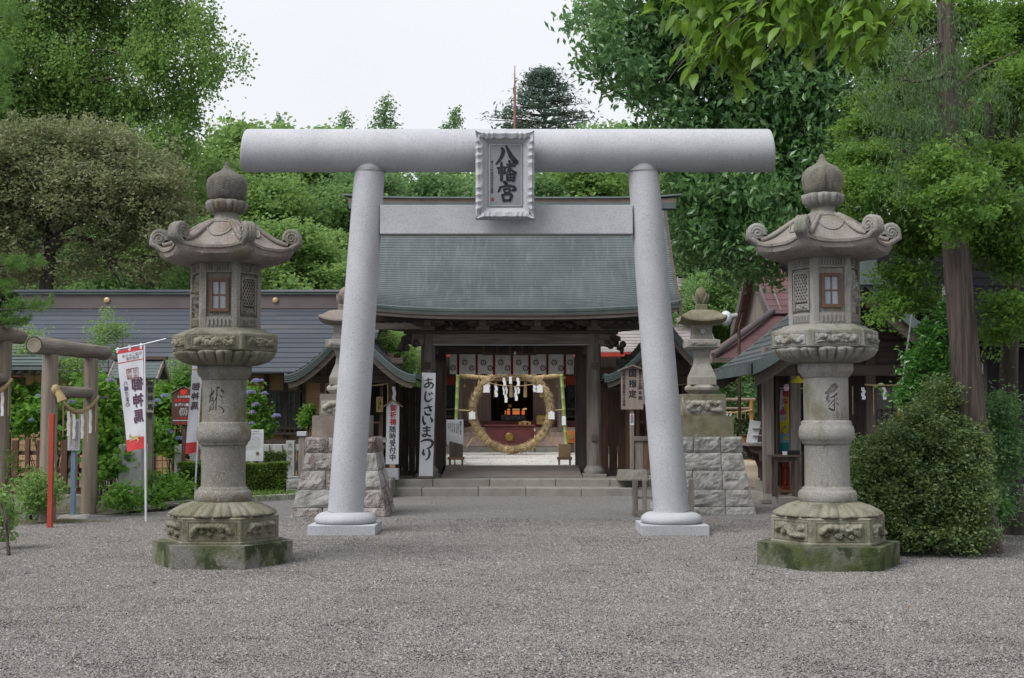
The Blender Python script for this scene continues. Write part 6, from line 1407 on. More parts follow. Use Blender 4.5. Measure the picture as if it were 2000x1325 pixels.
obj('print', lt, MATS['print_grey'], bd); mb = MB(); rock_block(mb, bp.x-.2, bp.x+.26, bp.y-.14, bp.y+.16, -.02, .04, (.04,.04,.04,.04), random.Random(2), .01); obj('foot_stone', mb, MATS['kerb_stone'], ps)

# ================================================================== log torii
M('log_bark', (0.255,0.215,0.175), (0.17,0.14,0.11), scale=1.8, rough=.95, bump=.8, bscale=7, stretch=(8,8,.5), rnd=.08, stains=((3,.6,.68,(0.42,0.37,0.31),.6,(5,5,.6)),))
M('log_bark_h', (0.235,0.205,0.175), (0.15,0.125,0.10), scale=1.8, rough=.95, bump=.9, bscale=7, stretch=(8,.5,8), rnd=.08, stains=((3,.58,.68,(0.10,0.10,0.07),.6,(5,.6,5)),))
M('log_end', (0.235,0.205,0.16), (0.175,0.15,0.115), scale=6, rough=.95, bump=.5, bscale=20); M('log_rim', (0.04,0.035,0.03), rough=.95, bump=.3)
def log(mb, a, b, r0, r1, seed, n=18, m=9):
    rnd = random.Random(seed); a, b = Vector(a), Vector(b); d = (b-a).normalized(); u = d.cross(Vector((.3,.1,.9))).normalized(); w = d.cross(u); secs = []
    ph = [rnd.uniform(0, 6) for _ in range(4)]
    for i in range(m):
        f = i/(m-1); r_ = r0+(r1-r0)*f
        secs.append([a.lerp(b, f) + (u*math.cos(2*math.pi*k/n)+w*math.sin(2*math.pi*k/n))*r_*(1+.04*math.sin(2*2*math.pi*k/n+ph[0]+f*3)+.03*math.sin(5*2*math.pi*k/n+ph[1]+f*5)+rnd.uniform(-.012,.012)) for k in range(n)])
    mb.loft(secs); return mb
def log_torii(label, A, B, za, h, r_, over, seed, rope_z):
    """A, B: pillar feet on the ground"""
    t_ = thing('log_torii', label, 'torii', ((A.x+B.x)/2, (A.y+B.y)/2, 0), 'log torii beside the forecourt')
    d = (B-A).normalized()
    for k, p in enumerate((A, B)): obj('pillar', log(MB(), p+Vector((0,0,-.05)), p+Vector((0,0,h-.05)), r_*1.02, r_*.95, seed+k), MATS['log_bark'], t_)
    a, b = A-d*over+Vector((0,0,h+r_*.5)), B+d*over+Vector((0,0,h+r_*.5))
    obj('top_log', log(MB(), a, b, r_*1.08, r_*1.0, seed+5), MATS['log_bark_h'], t_)
    e = MB(); u = d.cross(Vector((0,0,1))); e.loft([[a-d*.004+(u*math.cos(2*math.pi*k/24)+Vector((0,0,1))*math.sin(2*math.pi*k/24))*rr for k in range(24)] for rr in (r_*1.06, r_*.9)], caps=False); obj('log_rim', e, MATS['log_rim'], t_)
    e = MB(); e.add([a-d*.006+(u*math.cos(2*math.pi*k/24)+Vector((0,0,1))*math.sin(2*math.pi*k/24))*r_*.92 for k in range(24)], [tuple(range(24))]); obj('log_end', e, MATS['log_end'], t_)
    z = h*.76; obj('tie_log', log(MB(), A+Vector((0,0,z)), B+Vector((0,0,z)), r_*.78, r_*.75, seed+9), MATS['log_bark_h'], t_)
    side = Vector((r_*1.05, 0, 0)) if abs(d.y) > .5 else Vector((0, -r_*1.05, 0))
    side = side + d*0
    ra, rb = A+side*.6+Vector((0,0,rope_z)), B+side*1.0+Vector((0,0,rope_z-.08)); rm = MB(); pts = cat(ra, rb, .28); twisted(rm, pts, .035, 16, 90); ro = obj('straw_rope', rm, MATS['rope'], t_)
    km = MB(); km.ball(ra+Vector((.02,-.04,0)), .07, 10, 7, (1,1,1.2)); km.tube([ra+Vector((.03,-.04,0)), ra+Vector((.1,-.05,-.1)), ra+Vector((.13,-.05,-.17))], [.05,.06,.075], 9); obj('rope_knot', km, MATS['rope'], ro)
    for i, f in enumerate((.22,.32,.40,.48,.58,.66,.76,.86,.95)):
        p = pts[min(16, int(f*16))]
        if i % 2: zigzag('paper_streamer', '', p+Vector((.01,-.03,-.05)), .42, .045, parent=ro)
        else: mb = MB(); mb.tube([p, p+Vector((.01,-.01,-.25)), p+Vector((.0,.01,-.52))], [.014,.012,.008], 5); obj('straw_strand', mb, MATS['rope'], ro)
    return t_
B1 = ground(173, 1003); A1 = Vector((B1.x-.05, 19.25, 0)); A1.x = gx(95.5, 19.25, 850)
log_torii('rustic log torii with round beam end and straw rope beside the hydrangeas', A1, B1, 0, 2.50, .118, .55, 61, 1.93)
A2 = Vector((gx(3, 20.6, 850), 18.9, 0)); B2 = Vector((gx(4, 20.8, 850), 20.8, 0))
log_torii('rustic log torii standing before the small copper-roofed pavilion', A2, B2, 0, 2.78, .125, .75, 71, 2.2)
# wooden palisade behind the torii
PYF = 22.4
pf = thing('wooden_fence', 'red-brown wooden palisade fence on a stone footing behind the log torii', 'fence', (gx(90, PYF), PYF, 0))
mb = MB(); mb.bx(gx(-60, PYF), gx(192, PYF), PYF-.16, PYF+.16, -.02, gz(966, PYF)); obj('footing', mb, MATS['mid_granite'], pf, bevel=.015)
for i, px in enumerate(range(-40, 195, 24)):
    x = gx(px, PYF); mb = MB(); w = .105 if i % 2 else .075; mb.bx(x-w/2, x+w/2, PYF-.035, PYF+.03, gz(966, PYF)+.1, gz(857 + (3 if i % 2 else 0), PYF)); obj('paling', mb, MATS['fence_brown'] if 'fence_brown' in MATS else M('fence_brown', (0.125,0.062,0.042), (0.085,0.042,0.03), scale=2.2, rough=.8, bump=.35, bscale=9, stretch=(9,9,.6), rnd=.16), pf, bevel=.005)
for a, b in ((966, 953), (925, 915), (889, 881)):
    mb = MB(); mb.bx(gx(-60, PYF), gx(190, PYF), PYF+.032, PYF+.075, gz(a, PYF), gz(b, PYF)); obj('fence_rail', mb, MATS['brown_wood_h'], pf)
for px in (186,): x = gx(px, PYF); mb = MB(); mb.bx(x-.06, x+.06, PYF-.06, PYF+.06, 0, gz(850, PYF)); obj('fence_post', mb, MATS['grey_wood_v'], pf)
# pavilion at the far left
VY = 23.6
pvn = thing('water_pavilion', 'small pavilion with copper roof and purple crested curtain behind the palisade', 'pavilion', (gx(-30, VY), VY, 0))
fnp = lambda x, v, dz: Vector((x, VY+1.6-2.4*v, gz(640, VY)+.5+(gz(718, VY-.8)-gz(640, VY)-.5)*v+dz-.10*max(0, (x-gx(-40, VY)))*.0))
pxs = [gx(-140, VY), gx(-60, VY), gx(20, VY), gx(86, VY-.8)]
course_roof('roof_slope', lambda x, v, dz: Vector((x - (0 if x < pxs[3]-.01 else .9*(1-v)), VY+1.6-2.4*v, gz(676, VY)+.25 + (gz(716, VY-.8)-gz(676, VY)-.25)*v + dz)), pxs, 9, MATS['copper_green'], pvn, .03)
mb = MB(); mb.bx(pxs[0], pxs[3]+.02, VY-.84, VY-.76, gz(723, VY-.8), gz(716.5, VY-.8)); obj('eave_board', mb, MATS['copper_green'], pvn)
for i in range(14): x = pxs[0]+(pxs[3]-pxs[0])*(i+.5)/14; mb = MB(); mb.beam((x, VY-.74, gz(726, VY-.8)), (x, VY+.8, gz(700, VY)), .05, .07); obj('rafter', mb, MATS['dark_wood_h'], pvn)
for px in (14, -100): x = gx(px, VY-.3); mb = MB(); mb.bx(x-.07, x+.07, VY-.4, VY-.26, 0, gz(722, VY)); obj('post', mb, MATS['grey_wood_v'], pvn)
mb = MB(); mb.bx(gx(-120, VY), gx(60, VY), VY-.36, VY-.28, gz(752, VY), gz(738, VY)); obj('tie_beam', mb, MATS['brown_wood_h'], pvn)
mb = MB(); mb.bx(gx(62, VY), gx(75, VY), VY-.42, VY-.37, gz(737, VY), gz(728, VY)); obj('beam_end', mb, MATS['pale_wood'], pvn)
mb = MB(); mb.grid(lambda i, j: Vector((gx(6, VY)+(gx(24, VY)-gx(6, VY))*i+.012*math.sin(j*5+i*6), VY-.46+.03*math.sin(i*9), gz(802, VY)+(gz(732, VY)-gz(802, VY))*j + .1*(1-i)*(1-j))), 10, 12); cu_ = obj('purple_curtain', mb, M('purple_cloth', (0.045,0.02,0.11), (0.03,0.014,0.08), scale=5, rough=.9, bump=.2), pvn)
d, c = MB(), MB(); p = at(15.5, 762, VY-.5); domoe(d, c, p, (.7,0,0), (0,0,1.6), (0,-1,0), .13); obj('crest_commas', c, MATS['white_board'], cu_)
# ================================================================== buildings on the right
M('counter_wood', (0.085,0.06,0.048), (0.055,0.04,0.033), scale=2, rough=.7, bump=.25, bscale=10, stretch=(9,9,.6), rnd=.2)
sand = MB(); sand.add([(4.3,26.5,.004),(8.5,27.5,.004),(40,30,.004),(40,80,.004),(4.31,80,.004)], [(0,1,2,3,4)]); struct(obj('sand_path', sand, M('sand', (0.44,0.375,0.28), (0.38,0.32,0.235), scale=3, rough=.95, bump=.3, bscale=80, rnd=0)), label='pale sandy path leading past the shop')
fg = thing('flagstones', 'grey flagstone strip across the path by the shop corner', 'flagstones', (5.0, 26, 0)); r = random.Random(14)
for row in range(4):
    x = 3.4
    while x < 6.6: w = r.uniform(.5,.9); mb = MB(); mb.bx(x+.01, x+w-.01, 24.6+row*.7, 25.28+row*.7, -.02, .035+r.uniform(0,.006)); obj('flagstone', mb, MATS['pave_stone'], fg, bevel=.008); x += w
SX0, SXM, SX1, SYA, SYB = 4.03, 5.97, 7.9, 22.0, 26.3; SZE, SZP = 2.31, 3.86
shop = thing('shrine_shop', 'gabled wooden amulet shop with grey-green copper roof beside the shrub', 'shop', (SXM, 24, 0))
def sp_(u, Y, dz=0):
    a = abs(u); return Vector((SXM+(SXM-SX0)*u, Y, SZE+(SZP-SZE)*((1-a)**1.18)+.05*a**5+dz))
for sg in (-1, 1):
    n = 11
    for i in range(n):
        u0, u1 = sg*i/n, sg*min(1, (i+1)/n+.015); m = 7
        mb = MB(); q = []
        for k in range(m):
            Y = SYA+(SYB-SYA)*k/(m-1); q += [sp_(u0, Y, .04), sp_(u1, Y, .075), sp_(u1, Y, .036)]
        mb.add(q, [(3*k, 3*k+1, 3*k+4, 3*k+3) for k in range(m-1)] + [(3*k+1, 3*k+2, 3*k+5, 3*k+4) for k in range(m-1)]); obj('roof_course', mb, M('shop_copper', (0.078,0.09,0.094), (0.058,0.068,0.072), scale=2, rough=.6, bump=.1, bscale=30, rnd=.16, stains=((2.1,.5,.72,(0.11,0.128,0.13),.5,(.7,5,.7)),)), shop)
us = list(np.linspace(-1.0, 1.0, 27))
for y, d in ((SYA, 1), (SYB, -1)):
    mb = MB(); mb.loft([[sp_(u, y-.02*d, .075), sp_(u, y-.02*d, -.14), sp_(u, y+.07*d, -.14), sp_(u, y+.07*d, .06)] for u in us], smooth=False); obj('verge', mb, MATS['copper_green'], shop)
    mb = MB(); mb.loft([[sp_(u*.96, y+.09*d, -.12), sp_(u*.95, y+.09*d, -.36), sp_(u*.95, y+.15*d, -.36), sp_(u*.96, y+.15*d, -.12)] for u in us], smooth=False); obj('barge_board', mb, MATS['dark_wood_h'], shop)
for sg in (-1, 1):
    mb = MB(); mb.beam(sp_(sg, SYA-.02, -.035), sp_(sg, SYB+.02, -.035), .05, .18); obj('eave_edge', mb, MATS['copper_green'], shop)
    for i in range(22):
        Y = SYA+.2+(SYB-SYA-.4)*i/21; mb = MB(); mb.beam(sp_(sg*.985, Y, -.11), sp_(sg*.1, Y, -.11), .045, .06); obj('rafter', mb, MATS['grey_wood_h'], shop)
mb = MB(); mb.loft([[sp_(u*.98, SYA+.12, -.05), sp_(u*.98, SYB-.12, -.05), sp_(u*.98, SYB-.12, -.02), sp_(u*.98, SYA+.12, -.02)] for u in us], smooth=False); obj('soffit', mb, MATS['dark_wood_h'], shop)
mb = MB(); mb.bx(SXM-.13, SXM+.13, SYA-.05, SYB+.05, SZP+.03, SZP+.2); obj('ridge', mb, MATS['copper_green'], shop, bevel=.015)
og = MB()                                                                   # curled ridge-end ornament
og.prism([(-.28,-.12),(.28,-.12),(.2,.1),(.16,.3),(.05,.42),(-.05,.42),(-.16,.3),(-.2,.1)], lambda u, v, w: (SXM+u, w, SZP+v), SYA-.14, SYA-.04)
for s in (-1, 1):
    og.tube([(SXM+s*.1, SYA-.1, SZP+.36), (SXM+s*.2, SYA-.1, SZP+.46), (SXM+s*.16, SYA-.1, SZP+.56), (SXM+s*.06, SYA-.1, SZP+.5)], [.06,.05,.045,.03], 8)
    og.tube([(SXM+s*.2, SYA-.1, SZP+.0), (SXM+s*.34, SYA-.1, SZP-.16), (SXM+s*.48, SYA-.1, SZP-.2), (SXM+s*.5, SYA-.1, SZP-.1)], [.05,.045,.04,.02], 8)
obj('ridge_ornament', og, MATS['copper_green'], shop)
FWY = 23.2
for px in (1500, 1553, 1700, 1780, 1850):
    x = gx(px, FWY, 850); mb = MB(); mb.bx(x-.09, x+.09, FWY-.09, FWY+.09, .14, 2.75); obj('post', mb, MATS['grey_wood_v' if px < 1600 else 'dark_wood_v'], shop, bevel=.01)
    mb = MB(); mb.loft([[(x-h, FWY-h, z),(x+h, FWY-h, z),(x+h, FWY+h, z),(x-h, FWY+h, z)] for h, z in ((.15,.0),(.15,.06),(.11,.16))], smooth=False); obj('post_base', mb, MATS['pave_stone'], shop)
mb = MB(); mb.bx(SX0+.62, SX1-.62, FWY-.1, FWY+.1, 2.24, 2.44); obj('tie_beam', mb, MATS['dark_wood_h'], shop, bevel=.01)
mb = MB(); mb.bx(SXM-1.0, SXM+1.0, FWY-.07, FWY+.07, 2.72, 2.86); obj('upper_tie', mb, MATS['dark_wood_h'], shop, bevel=.01)
mb = MB(); mb.prism([(-1.5,2.45),(1.5,2.45),(0,3.6)], lambda u, v, w: (SXM+u, w, v), FWY-.02, FWY+.02); obj('gable_panel', mb, MATS['dark_wood_h'], shop)
mb = MB(); mb.bx(SX0+.8, SX1-.35, FWY+.9, FWY+.95, .1, 2.6); obj('inner_wall', mb, MATS['dark_wood_v'], shop)
for px0, px1 in ((1712, 1742), (1744, 1774)):                                  # screens with curtains
    Y = FWY+.5; mb = MB(); mb.bx(gx(px0, Y), gx(px1, Y), Y, Y+.03, gz(845, Y), gz(757, Y)); s_ = obj('paper_screen', mb, M('screen_grey', (0.26,0.25,0.235), (0.19,0.18,0.17), scale=3, rough=.9, bump=.15, stretch=(8,8,.5)), shop)
    for k in range(4): x = gx(px0+(px1-px0)*k/3, Y); mb = MB(); mb.bx(x-.01, x+.01, Y-.025, Y-.004, gz(845, Y), gz(800, Y)); obj('screen_bar', mb, MATS['dark_wood_v'], s_)
    for k in range(4): z = gz(802+14*k, Y); mb = MB(); mb.bx(gx(px0, Y), gx(px1, Y), Y-.022, Y-.005, z-.008, z+.008); obj('screen_bar', mb, MATS['dark_wood_h'], s_)
mb = MB(); mb.bx(gx(1700, FWY+.4), gx(1850, FWY+.4), FWY+.4, FWY+.46, .12, gz(848, FWY+.4)); obj('low_panel', mb, MATS['dark_wood_v'], shop)
rope_ = MB(); twisted(rope_, cat(Vector((gx(1690, FWY-.15), FWY-.15, gz(752, FWY))), Vector((gx(1800, FWY-.15), FWY-.15, gz(748, FWY))), .03), .02, 22, 60); ro = obj('straw_rope', rope_, MATS['rope'], shop)
for px in (1686, 1727): zigzag('paper_streamer', '', at(px, 757, FWY-.17), .24, .06, parent=ro)
for px in (1665, 1706): mb = MB(); p = at(px, 755, FWY-.16); mb.tube([p, p+Vector((0,0,-.5))], [.012,.006], 5); obj('straw_strand', mb, MATS['rope'], ro)
for k in range(9):                                                              # slatted side wall under the eave
    y = 23.5+k*.17; mb = MB(); mb.bx(4.68, 4.73, y, y+.09, .35, 2.3); obj('wall_slat', mb, MATS['counter_wood'], shop)
mb = MB(); mb.bx(4.74, 4.79, 23.4, 25.1, .3, 2.4); obj('side_wall', mb, MATS['dark_wood_v'], shop); mb = MB(); mb.bx(4.66, 4.82, 23.5, 25.1, .0, .30); obj('side_footing', mb, MATS['pave_stone'], shop)
mb = MB(); mb.bx(4.27, 4.71, 23.65, 25.0, .98, 1.03); ct = obj('counter', mb, MATS['grey_wood_h'], shop, bevel=.006)
for y in (23.75, 24.4, 24.95): mb = MB(); mb.prism([(0,0),(-.40,0),(-.36,-.1),(-.22,-.14),(-.2,-.26),(-.06,-.3),(0,-.45)], lambda u, v, w: (4.69+u, w, .978+v), y-.03, y+.03); obj('counter_bracket', mb, MATS['counter_wood'], ct)
mb = MB(); mb.prism([(gx(1458,24.6,960),24.5),(gx(1524,22.6,960),22.55),(gx(1640,22.6,960),22.55),(7.5,24.5)], lambda u, v, w: (u, v, w), -.02, .13); obj('stone_step', mb, MATS['pave_stone'], shop, bevel=.01)
# things at the shop
tb = thing('side_table', 'small dark wooden table standing on the shop step', 'table', (gx(1532, 23.0), 23.0, .13)); x0, x1 = gx(1505, 22.75), gx(1562, 22.75); ztb = gz(889, 22.75)
mb = MB(); mb.bx(x0, x1, 22.68, 23.05, ztb-.04, ztb); obj('table_top', mb, MATS['counter_wood'], tb, bevel=.006); mb = MB(); mb.bx(x0+.06, x1-.06, 22.74, 23.0, ztb-.12, ztb-.042); obj('apron', mb, MATS['counter_wood'], tb)
for sx in (x0+.08, x1-.08):
    for sy in (22.74, 22.98): mb = MB(); mb.bx(sx-.022, sx+.022, sy-.022, sy+.022, .13, ztb-.04); obj('leg', mb, MATS['counter_wood'], tb)
mb = MB(); mb.bx(x0+.05, x1-.05, 22.84, 22.88, .2, .24); obj('stretcher', mb, MATS['counter_wood'], tb)
bk = thing('black_box', 'small black box on the dark wooden table', 'box', (gx(1548, 22.85), 22.85, ztb)); mb = MB(); mb.bx(gx(1538, 22.85), gx(1560, 22.85), 22.8, 23.0, ztb, gz(880, 22.85)); obj('box_body', mb, MATS['deep_black'], bk, bevel=.005); mb = MB(); mb.bx(gx(1527, 22.85), gx(1535, 22.85), 22.79, 22.84, ztb, gz(882, 22.85)); obj('name_card', mb, MATS['white_board'], bk)
os_ = thing('orange_stool', 'orange lacquered offering stand under the shop banner', 'stand', (gx(1542, 23.5), 23.5, .13)); orm = M('vermilion', (0.45,0.085,0.02), (0.36,0.065,0.018), scale=4, rough=.5, bump=.05); x0, x1 = gx(1526, 23.4), gx(1560, 23.4)
mb = MB(); mb.bx(x0, x1, 23.35, 23.65, gz(912, 23.4), gz(900, 23.4)); obj('stand_top', mb, M('vermilion_dark', (0.20,0.05,0.03), rough=.5), os_, bevel=.006)
for sx in (x0+.05, (x0+x1)/2, x1-.05):
    for sy in (23.4, 23.6): mb = MB(); mb.bx(sx-.02, sx+.02, sy-.02, sy+.02, .14, gz(912, 23.4)); obj('leg', mb, orm, os_)
mb = MB(); mb.bx(x0, x1, 23.36, 23.64, .20, .30); obj('stand_base', mb, orm, os_, bevel=.005)
# festival flag hung at the shop
FB = 23.55; fx0, fx1, fz0, fz1 = gx(1525, FB), gx(1560, FB), gz(884, FB), gz(762, FB)
nf = thing('festival_flag', 'bright yellow printed cloth banner with red characters and blue dolphins at the shop', 'banner', ((fx0+fx1)/2, FB, .9))
FP = lambda u, v, e=0: Vector((fx0+(fx1-fx0)*u+.02*(1-v)*0 - .06*(v), FB+.02*math.sin(u*5+v*3)-e, fz1+(fz0-fz1)*v))
def patch(name, u0, u1, v0, v1, e, mat, parent): mb = MB(); mb.grid(lambda i, j: FP(u0+(u1-u0)*i, v0+(v1-v0)*j, e), 8, 8); return obj(name, mb, mat, parent)
fyel = M('flag_yellow', (0.62,0.52,0.03), rough=.8, bump=0); fblu = M('flag_blue', (0.04,0.16,0.42), rough=.8, bump=0); fteal = M('flag_teal', (0.03,0.30,0.30), rough=.8, bump=0); fsky = M('flag_sky', (0.20,0.40,0.60), rough=.8, bump=0); fpink = M('flag_pink', (0.50,0.14,0.28), rough=.8, bump=0); fred = M('flag_red', (0.50,0.02,0.06), rough=.8, bump=0)
fl0 = patch('flag_cloth', 0, 1, 0, 1, 0, fyel, nf); patch('printed_field', 0, .98, .84, .995, .004, fteal, fl0); patch('printed_field', 0, .75, .70, .84, .004, fsky, fl0); patch('printed_field', 0, .25, 0, .5, .004, MATS['white_board'], fl0)
for u, v, rr, mt in ((.2,.36,.06,fpink), (.27,.45,.045,fpink), (.80,.42,.04,fpink), (.4,.77,.035,fyel), (.65,.79,.03,fyel)):
    mb = MB(); mb.add([FP(u+rr/(fx1-fx0)*math.cos(k*math.pi/10), v+rr/(fz1-fz0)*math.sin(k*math.pi/10), .008) for k in range(20)], [tuple(range(20))]); obj('printed_spot', mb, mt, fl0)
for ou, ov, sc in ((.55,.56,1.0), (.2,.62,.65)):
    pts = [(.0,.10,.02),(.02,.04,.06),(.08,-.02,.09),(.18,-.05,.08),(.28,-.04,.05),(.36,.0,.015)]; mb = MB(); L = []; Rr = []
    for x, y, w in pts: L.append(FP(ou+x*sc, ov+(y-w*.28)*sc, .01)); Rr.append(FP(ou+x*sc, ov+(y+w*.28)*sc, .01))
    mb.add(L+Rr, [(i, i+1, len(L)+i+1, len(L)+i) for i in range(len(L)-1)]); mb.add([FP(ou-.07*sc, ov+.13*sc, .01), FP(ou+.09*sc, ov+.13*sc, .01), FP(ou+.0*sc, ov+.08*sc, .01)], [(0,1,2)]); obj('printed_dolphin', mb, fblu, fl0)
lt = MB(); write(lt, '日三上', FP(.80,.07,.012), (1,0,0), (0,0,1), .24, pitch=1.12, bold=.045, sx=.75); write(lt, '御朱印', FP(.30,.06,.012), (1,0,0), (0,0,1), .13, pitch=1.1, bold=.03); obj('lettering', lt, fred, fl0)
lt = MB(); write(lt, '鳥', FP(.27,.44,.014), (1,0,0), (0,0,1), .11, bold=.02); write(lt, '多', FP(.86,.50,.014), (1,0,0), (0,0,1), .11, bold=.02); write(lt, '守', FP(.86,.88,.014), (1,0,0), (0,0,1), .11, bold=.02); obj('lettering', lt, MATS['white_board'], fl0)
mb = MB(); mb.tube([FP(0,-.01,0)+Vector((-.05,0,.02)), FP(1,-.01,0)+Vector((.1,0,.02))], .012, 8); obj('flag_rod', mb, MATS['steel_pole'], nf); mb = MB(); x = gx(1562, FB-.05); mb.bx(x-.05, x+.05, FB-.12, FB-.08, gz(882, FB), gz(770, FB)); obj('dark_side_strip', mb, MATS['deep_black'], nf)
lh = thing('yellow_hat_lamp', 'small bright yellow shade hanging under the shop gable', 'lamp shade', at(1558, 748, 22.6)); mb = MB(); p = at(1558, 748, 22.6); mb.lathe([(.14,0),(.12,.03),(.05,.09),(.02,.12)], 20, p); obj('lamp_shade', mb, M('lemon', (0.50,0.46,0.02), rough=.5, bump=0), lh); mb = MB(); mb.tube([p+Vector((0,0,.11)), p+Vector((0,0.3,.5))], .006, 5); obj('cord', mb, MATS['deep_black'], lh)
ltn = thing('painted_lantern', 'white and pink paper lantern hanging under the shop gable', 'lantern', at(1536, 756, 22.8)); mb = MB(); p = at(1536, 757, 22.8); mb.lathe([(.02,-.06),(.04,-.045),(.05,0),(.04,.045),(.02,.06)], 18, p); obj('paper_body', mb, M('paper_pink', (0.62,0.50,0.54), (0.55,0.30,0.40), scale=6, rough=.8, bump=0), ltn); mb = MB(); mb.tube([p+Vector((0,0,.06)), p+Vector((0,.2,.45))], .005, 5); obj('cord', mb, MATS['deep_black'], ltn)
hd = thing('leaflet_holder', 'white leaflet rack standing on the shop counter', 'leaflet rack', (4.42, 24.0, 1.03)); mb = MB(); mb.beam((4.38,23.95,1.03), (4.46,23.95,1.44), .20, .012, (0,1,0)); obj('rack_back', mb, MATS['white_board'], hd)
for k in range(3): mb = MB(); mb.bx(4.39, 4.56, 23.9, 24.0, 1.04+k*.13, 1.05+k*.13); obj('rack_shelf', mb, MATS['steel_pole'], hd)
cb = thing('wooden_fortune_box', 'small orange-brown wooden box on the shop counter', 'box', (4.37, 24.4, 1.03)); mb = MB(); mb.bx(4.29, 4.46, 24.3, 24.5, 1.03, 1.16); obj('box_body', mb, M('orange_wood', (0.30,0.13,0.05), (0.22,0.09,0.035), scale=4, rough=.6), cb, bevel=.006); mb = MB(); mb.bx(4.26, 4.48, 24.27, 24.53, 1.162, 1.18); obj('box_lid', mb, MATS['brown_wood_h'], cb)
rc_ = thing('red_cone', 'bright red traffic cone behind the rock-faced pedestal', 'cone', (gx(1440, 27.0), 27.0, 0)); x = gx(1440, 27.0); mb = MB(); mb.lathe([(.14,.03),(.10,.3),(.03,.66),(.0001,.68)], 20, (x, 27.0, 0)); obj('cone_body', mb, M('cone_red', (0.62,0.04,0.02), rough=.5, bump=0), rc_); mb = MB(); mb.bx(x-.19, x+.19, 26.81, 27.19, .0, .03); obj('cone_foot', mb, MATS['deep_black'], rc_)
# far vermilion torii
TY2 = 43.0; ft = thing('wooden_torii', 'orange-brown wooden torii with straw rope beyond the sandy path', 'torii', (gx(1430, TY2), TY2, 0)); om = M('torii_orange', (0.36,0.185,0.06), (0.28,0.14,0.045), scale=2, rough=.6, bump=.1, stretch=(5,5,.6)); gm = M('torii_beam', (0.27,0.205,0.16), rough=.8)
for px in (1468, 1385): x = gx(px, TY2); mb = MB(); mb.lathe([(.075,0),(.068,gz(781, TY2))], 16, (x, TY2, 0)); obj('pillar', mb, om, ft)
for y, a, b, rr in ((781, 1366, 1475, .06), (798, 1372, 1472, .045)): mb = MB(); mb.tube([at(a, y, TY2), at(b, y, TY2)], rr, 12); obj('beam', mb, gm, ft)
mb = MB(); twisted(mb, cat(at(1385, 802, TY2-.1), at(1468, 801, TY2-.1), .08), .03, 20, 60); ro = obj('straw_rope', mb, MATS['rope'], ft)
for k, px in enumerate((1410, 1420, 1427, 1434, 1441, 1448, 1456)):
    if k in (1, 2): zigzag('paper_streamer', '', at(px, 804, TY2-.1), .22, .06, parent=ro)
    else: mb = MB(); p = at(px, 804, TY2-.1); mb.tube([p, p+Vector((0,0,-.25))], [.015,.006], 5); obj('straw_strand', mb, MATS['rope'], ro)
# maroon-roofed building behind the shop
M('maroon', (0.135,0.064,0.068), (0.105,0.05,0.054), scale=1.2, rough=.55, bump=.08, bscale=12, rnd=.08, stains=((2.2,.55,.7,(0.18,0.10,0.105),.4),))
mh = thing('maroon_roofed_hall', 'hall with faded maroon hip-and-gable metal roof behind the shop', 'building', (9, 36, 0)); mx0, my0, mz0 = 5.1, 33.0, gz(699, 33.0)
for i in range(8):
    f0, f1 = i/8, (i+1)/8+.02
    fz = lambda f: mz0+1.25*f**1.1
    for nm, q in (('front', [(mx0+1.9*f0, my0+1.9*f0, fz(f0)), (14-1.9*f0*0, my0+1.9*f0, fz(f0)), (14, my0+1.9*f1, fz(f1)), (mx0+1.9*f1, my0+1.9*f1, fz(f1))]), ('side', [(mx0+1.9*f0, 38-1.9*f0*0, fz(f0)), (mx0+1.9*f0, my0+1.9*f0, fz(f0)), (mx0+1.9*f1, my0+1.9*f1, fz(f1)), (mx0+1.9*f1, 38-1.9*f1*0, fz(f1))])):
        q = [Vector(p) for p in q]; mb = MB(); mb.add(q + [q[0]-Vector((0,0,.03)), q[1]-Vector((0,0,.03))], [(0,1,2,3),(4,5,1,0)]); obj('roof_course', mb, MATS['maroon'], mh)
mb = MB(); mb.beam((mx0+.02, my0+.02, mz0-.06), (14, my0+.02, mz0-.06), .1, .12); mb.beam((mx0+.02, my0+.03, mz0-.06), (mx0+.02, 38, mz0-.06), .1, .118); obj('eave_board', mb, MATS['grey_wood_h'], mh)
mb = MB(); mb.tube([(mx0, my0, mz0+.06), (mx0+1.9, my0+1.9, mz0+1.34)], .08, 8); obj('hip_ridge', mb, MATS['ridge_plum'], mh)
ux, uy0, uy1, uz0, uz1 = mx0+1.9, my0+1.85, my0+5.0, mz0+1.25, mz0+3.3
for s in (-1, 1):
    for i in range(9):
        f0, f1 = i/9, (i+1)/9+.02; cv = lambda f: (uz1-(uz1-uz0)*(1-(1-f)**1.3)); yy = lambda f: uy1+s*(uy1-uy0)*f
        mb = MB(); q = [(ux, yy(f0), cv(f0)), (14, yy(f0), cv(f0)), (14, yy(f1), cv(min(f1,1))+.02), (ux, yy(f1), cv(min(f1,1))+.02)]; mb.add(q + [(q[2][0],q[2][1],q[2][2]-.03),(q[3][0],q[3][1],q[3][2]-.03)], [(0,1,2,3),(3,2,4,5)]); obj('upper_course', mb, MATS['maroon'], mh)
    mb = MB(); mb.loft([[(ux-.1, uy1+s*(uy1-uy0)*f, cv(f)+.06), (ux-.1, uy1+s*(uy1-uy0)*f, cv(f)-.28), (ux-.02, uy1+s*(uy1-uy0)*f, cv(f)-.28), (ux-.02, uy1+s*(uy1-uy0)*f, cv(f)+.06)] for f in np.linspace(0,1,10)], smooth=False); obj('barge_board', mb, MATS['ridge_plum'], mh)
mb = MB(); mb.prism([(-(uy1-uy0)*.95,uz0),((uy1-uy0)*.95,uz0),(0,uz1-.1)], lambda u, v, w: (w, uy1+u, v), ux+.25, ux+.3); obj('gable_panel', mb, MATS['grey_wood_v'], mh)
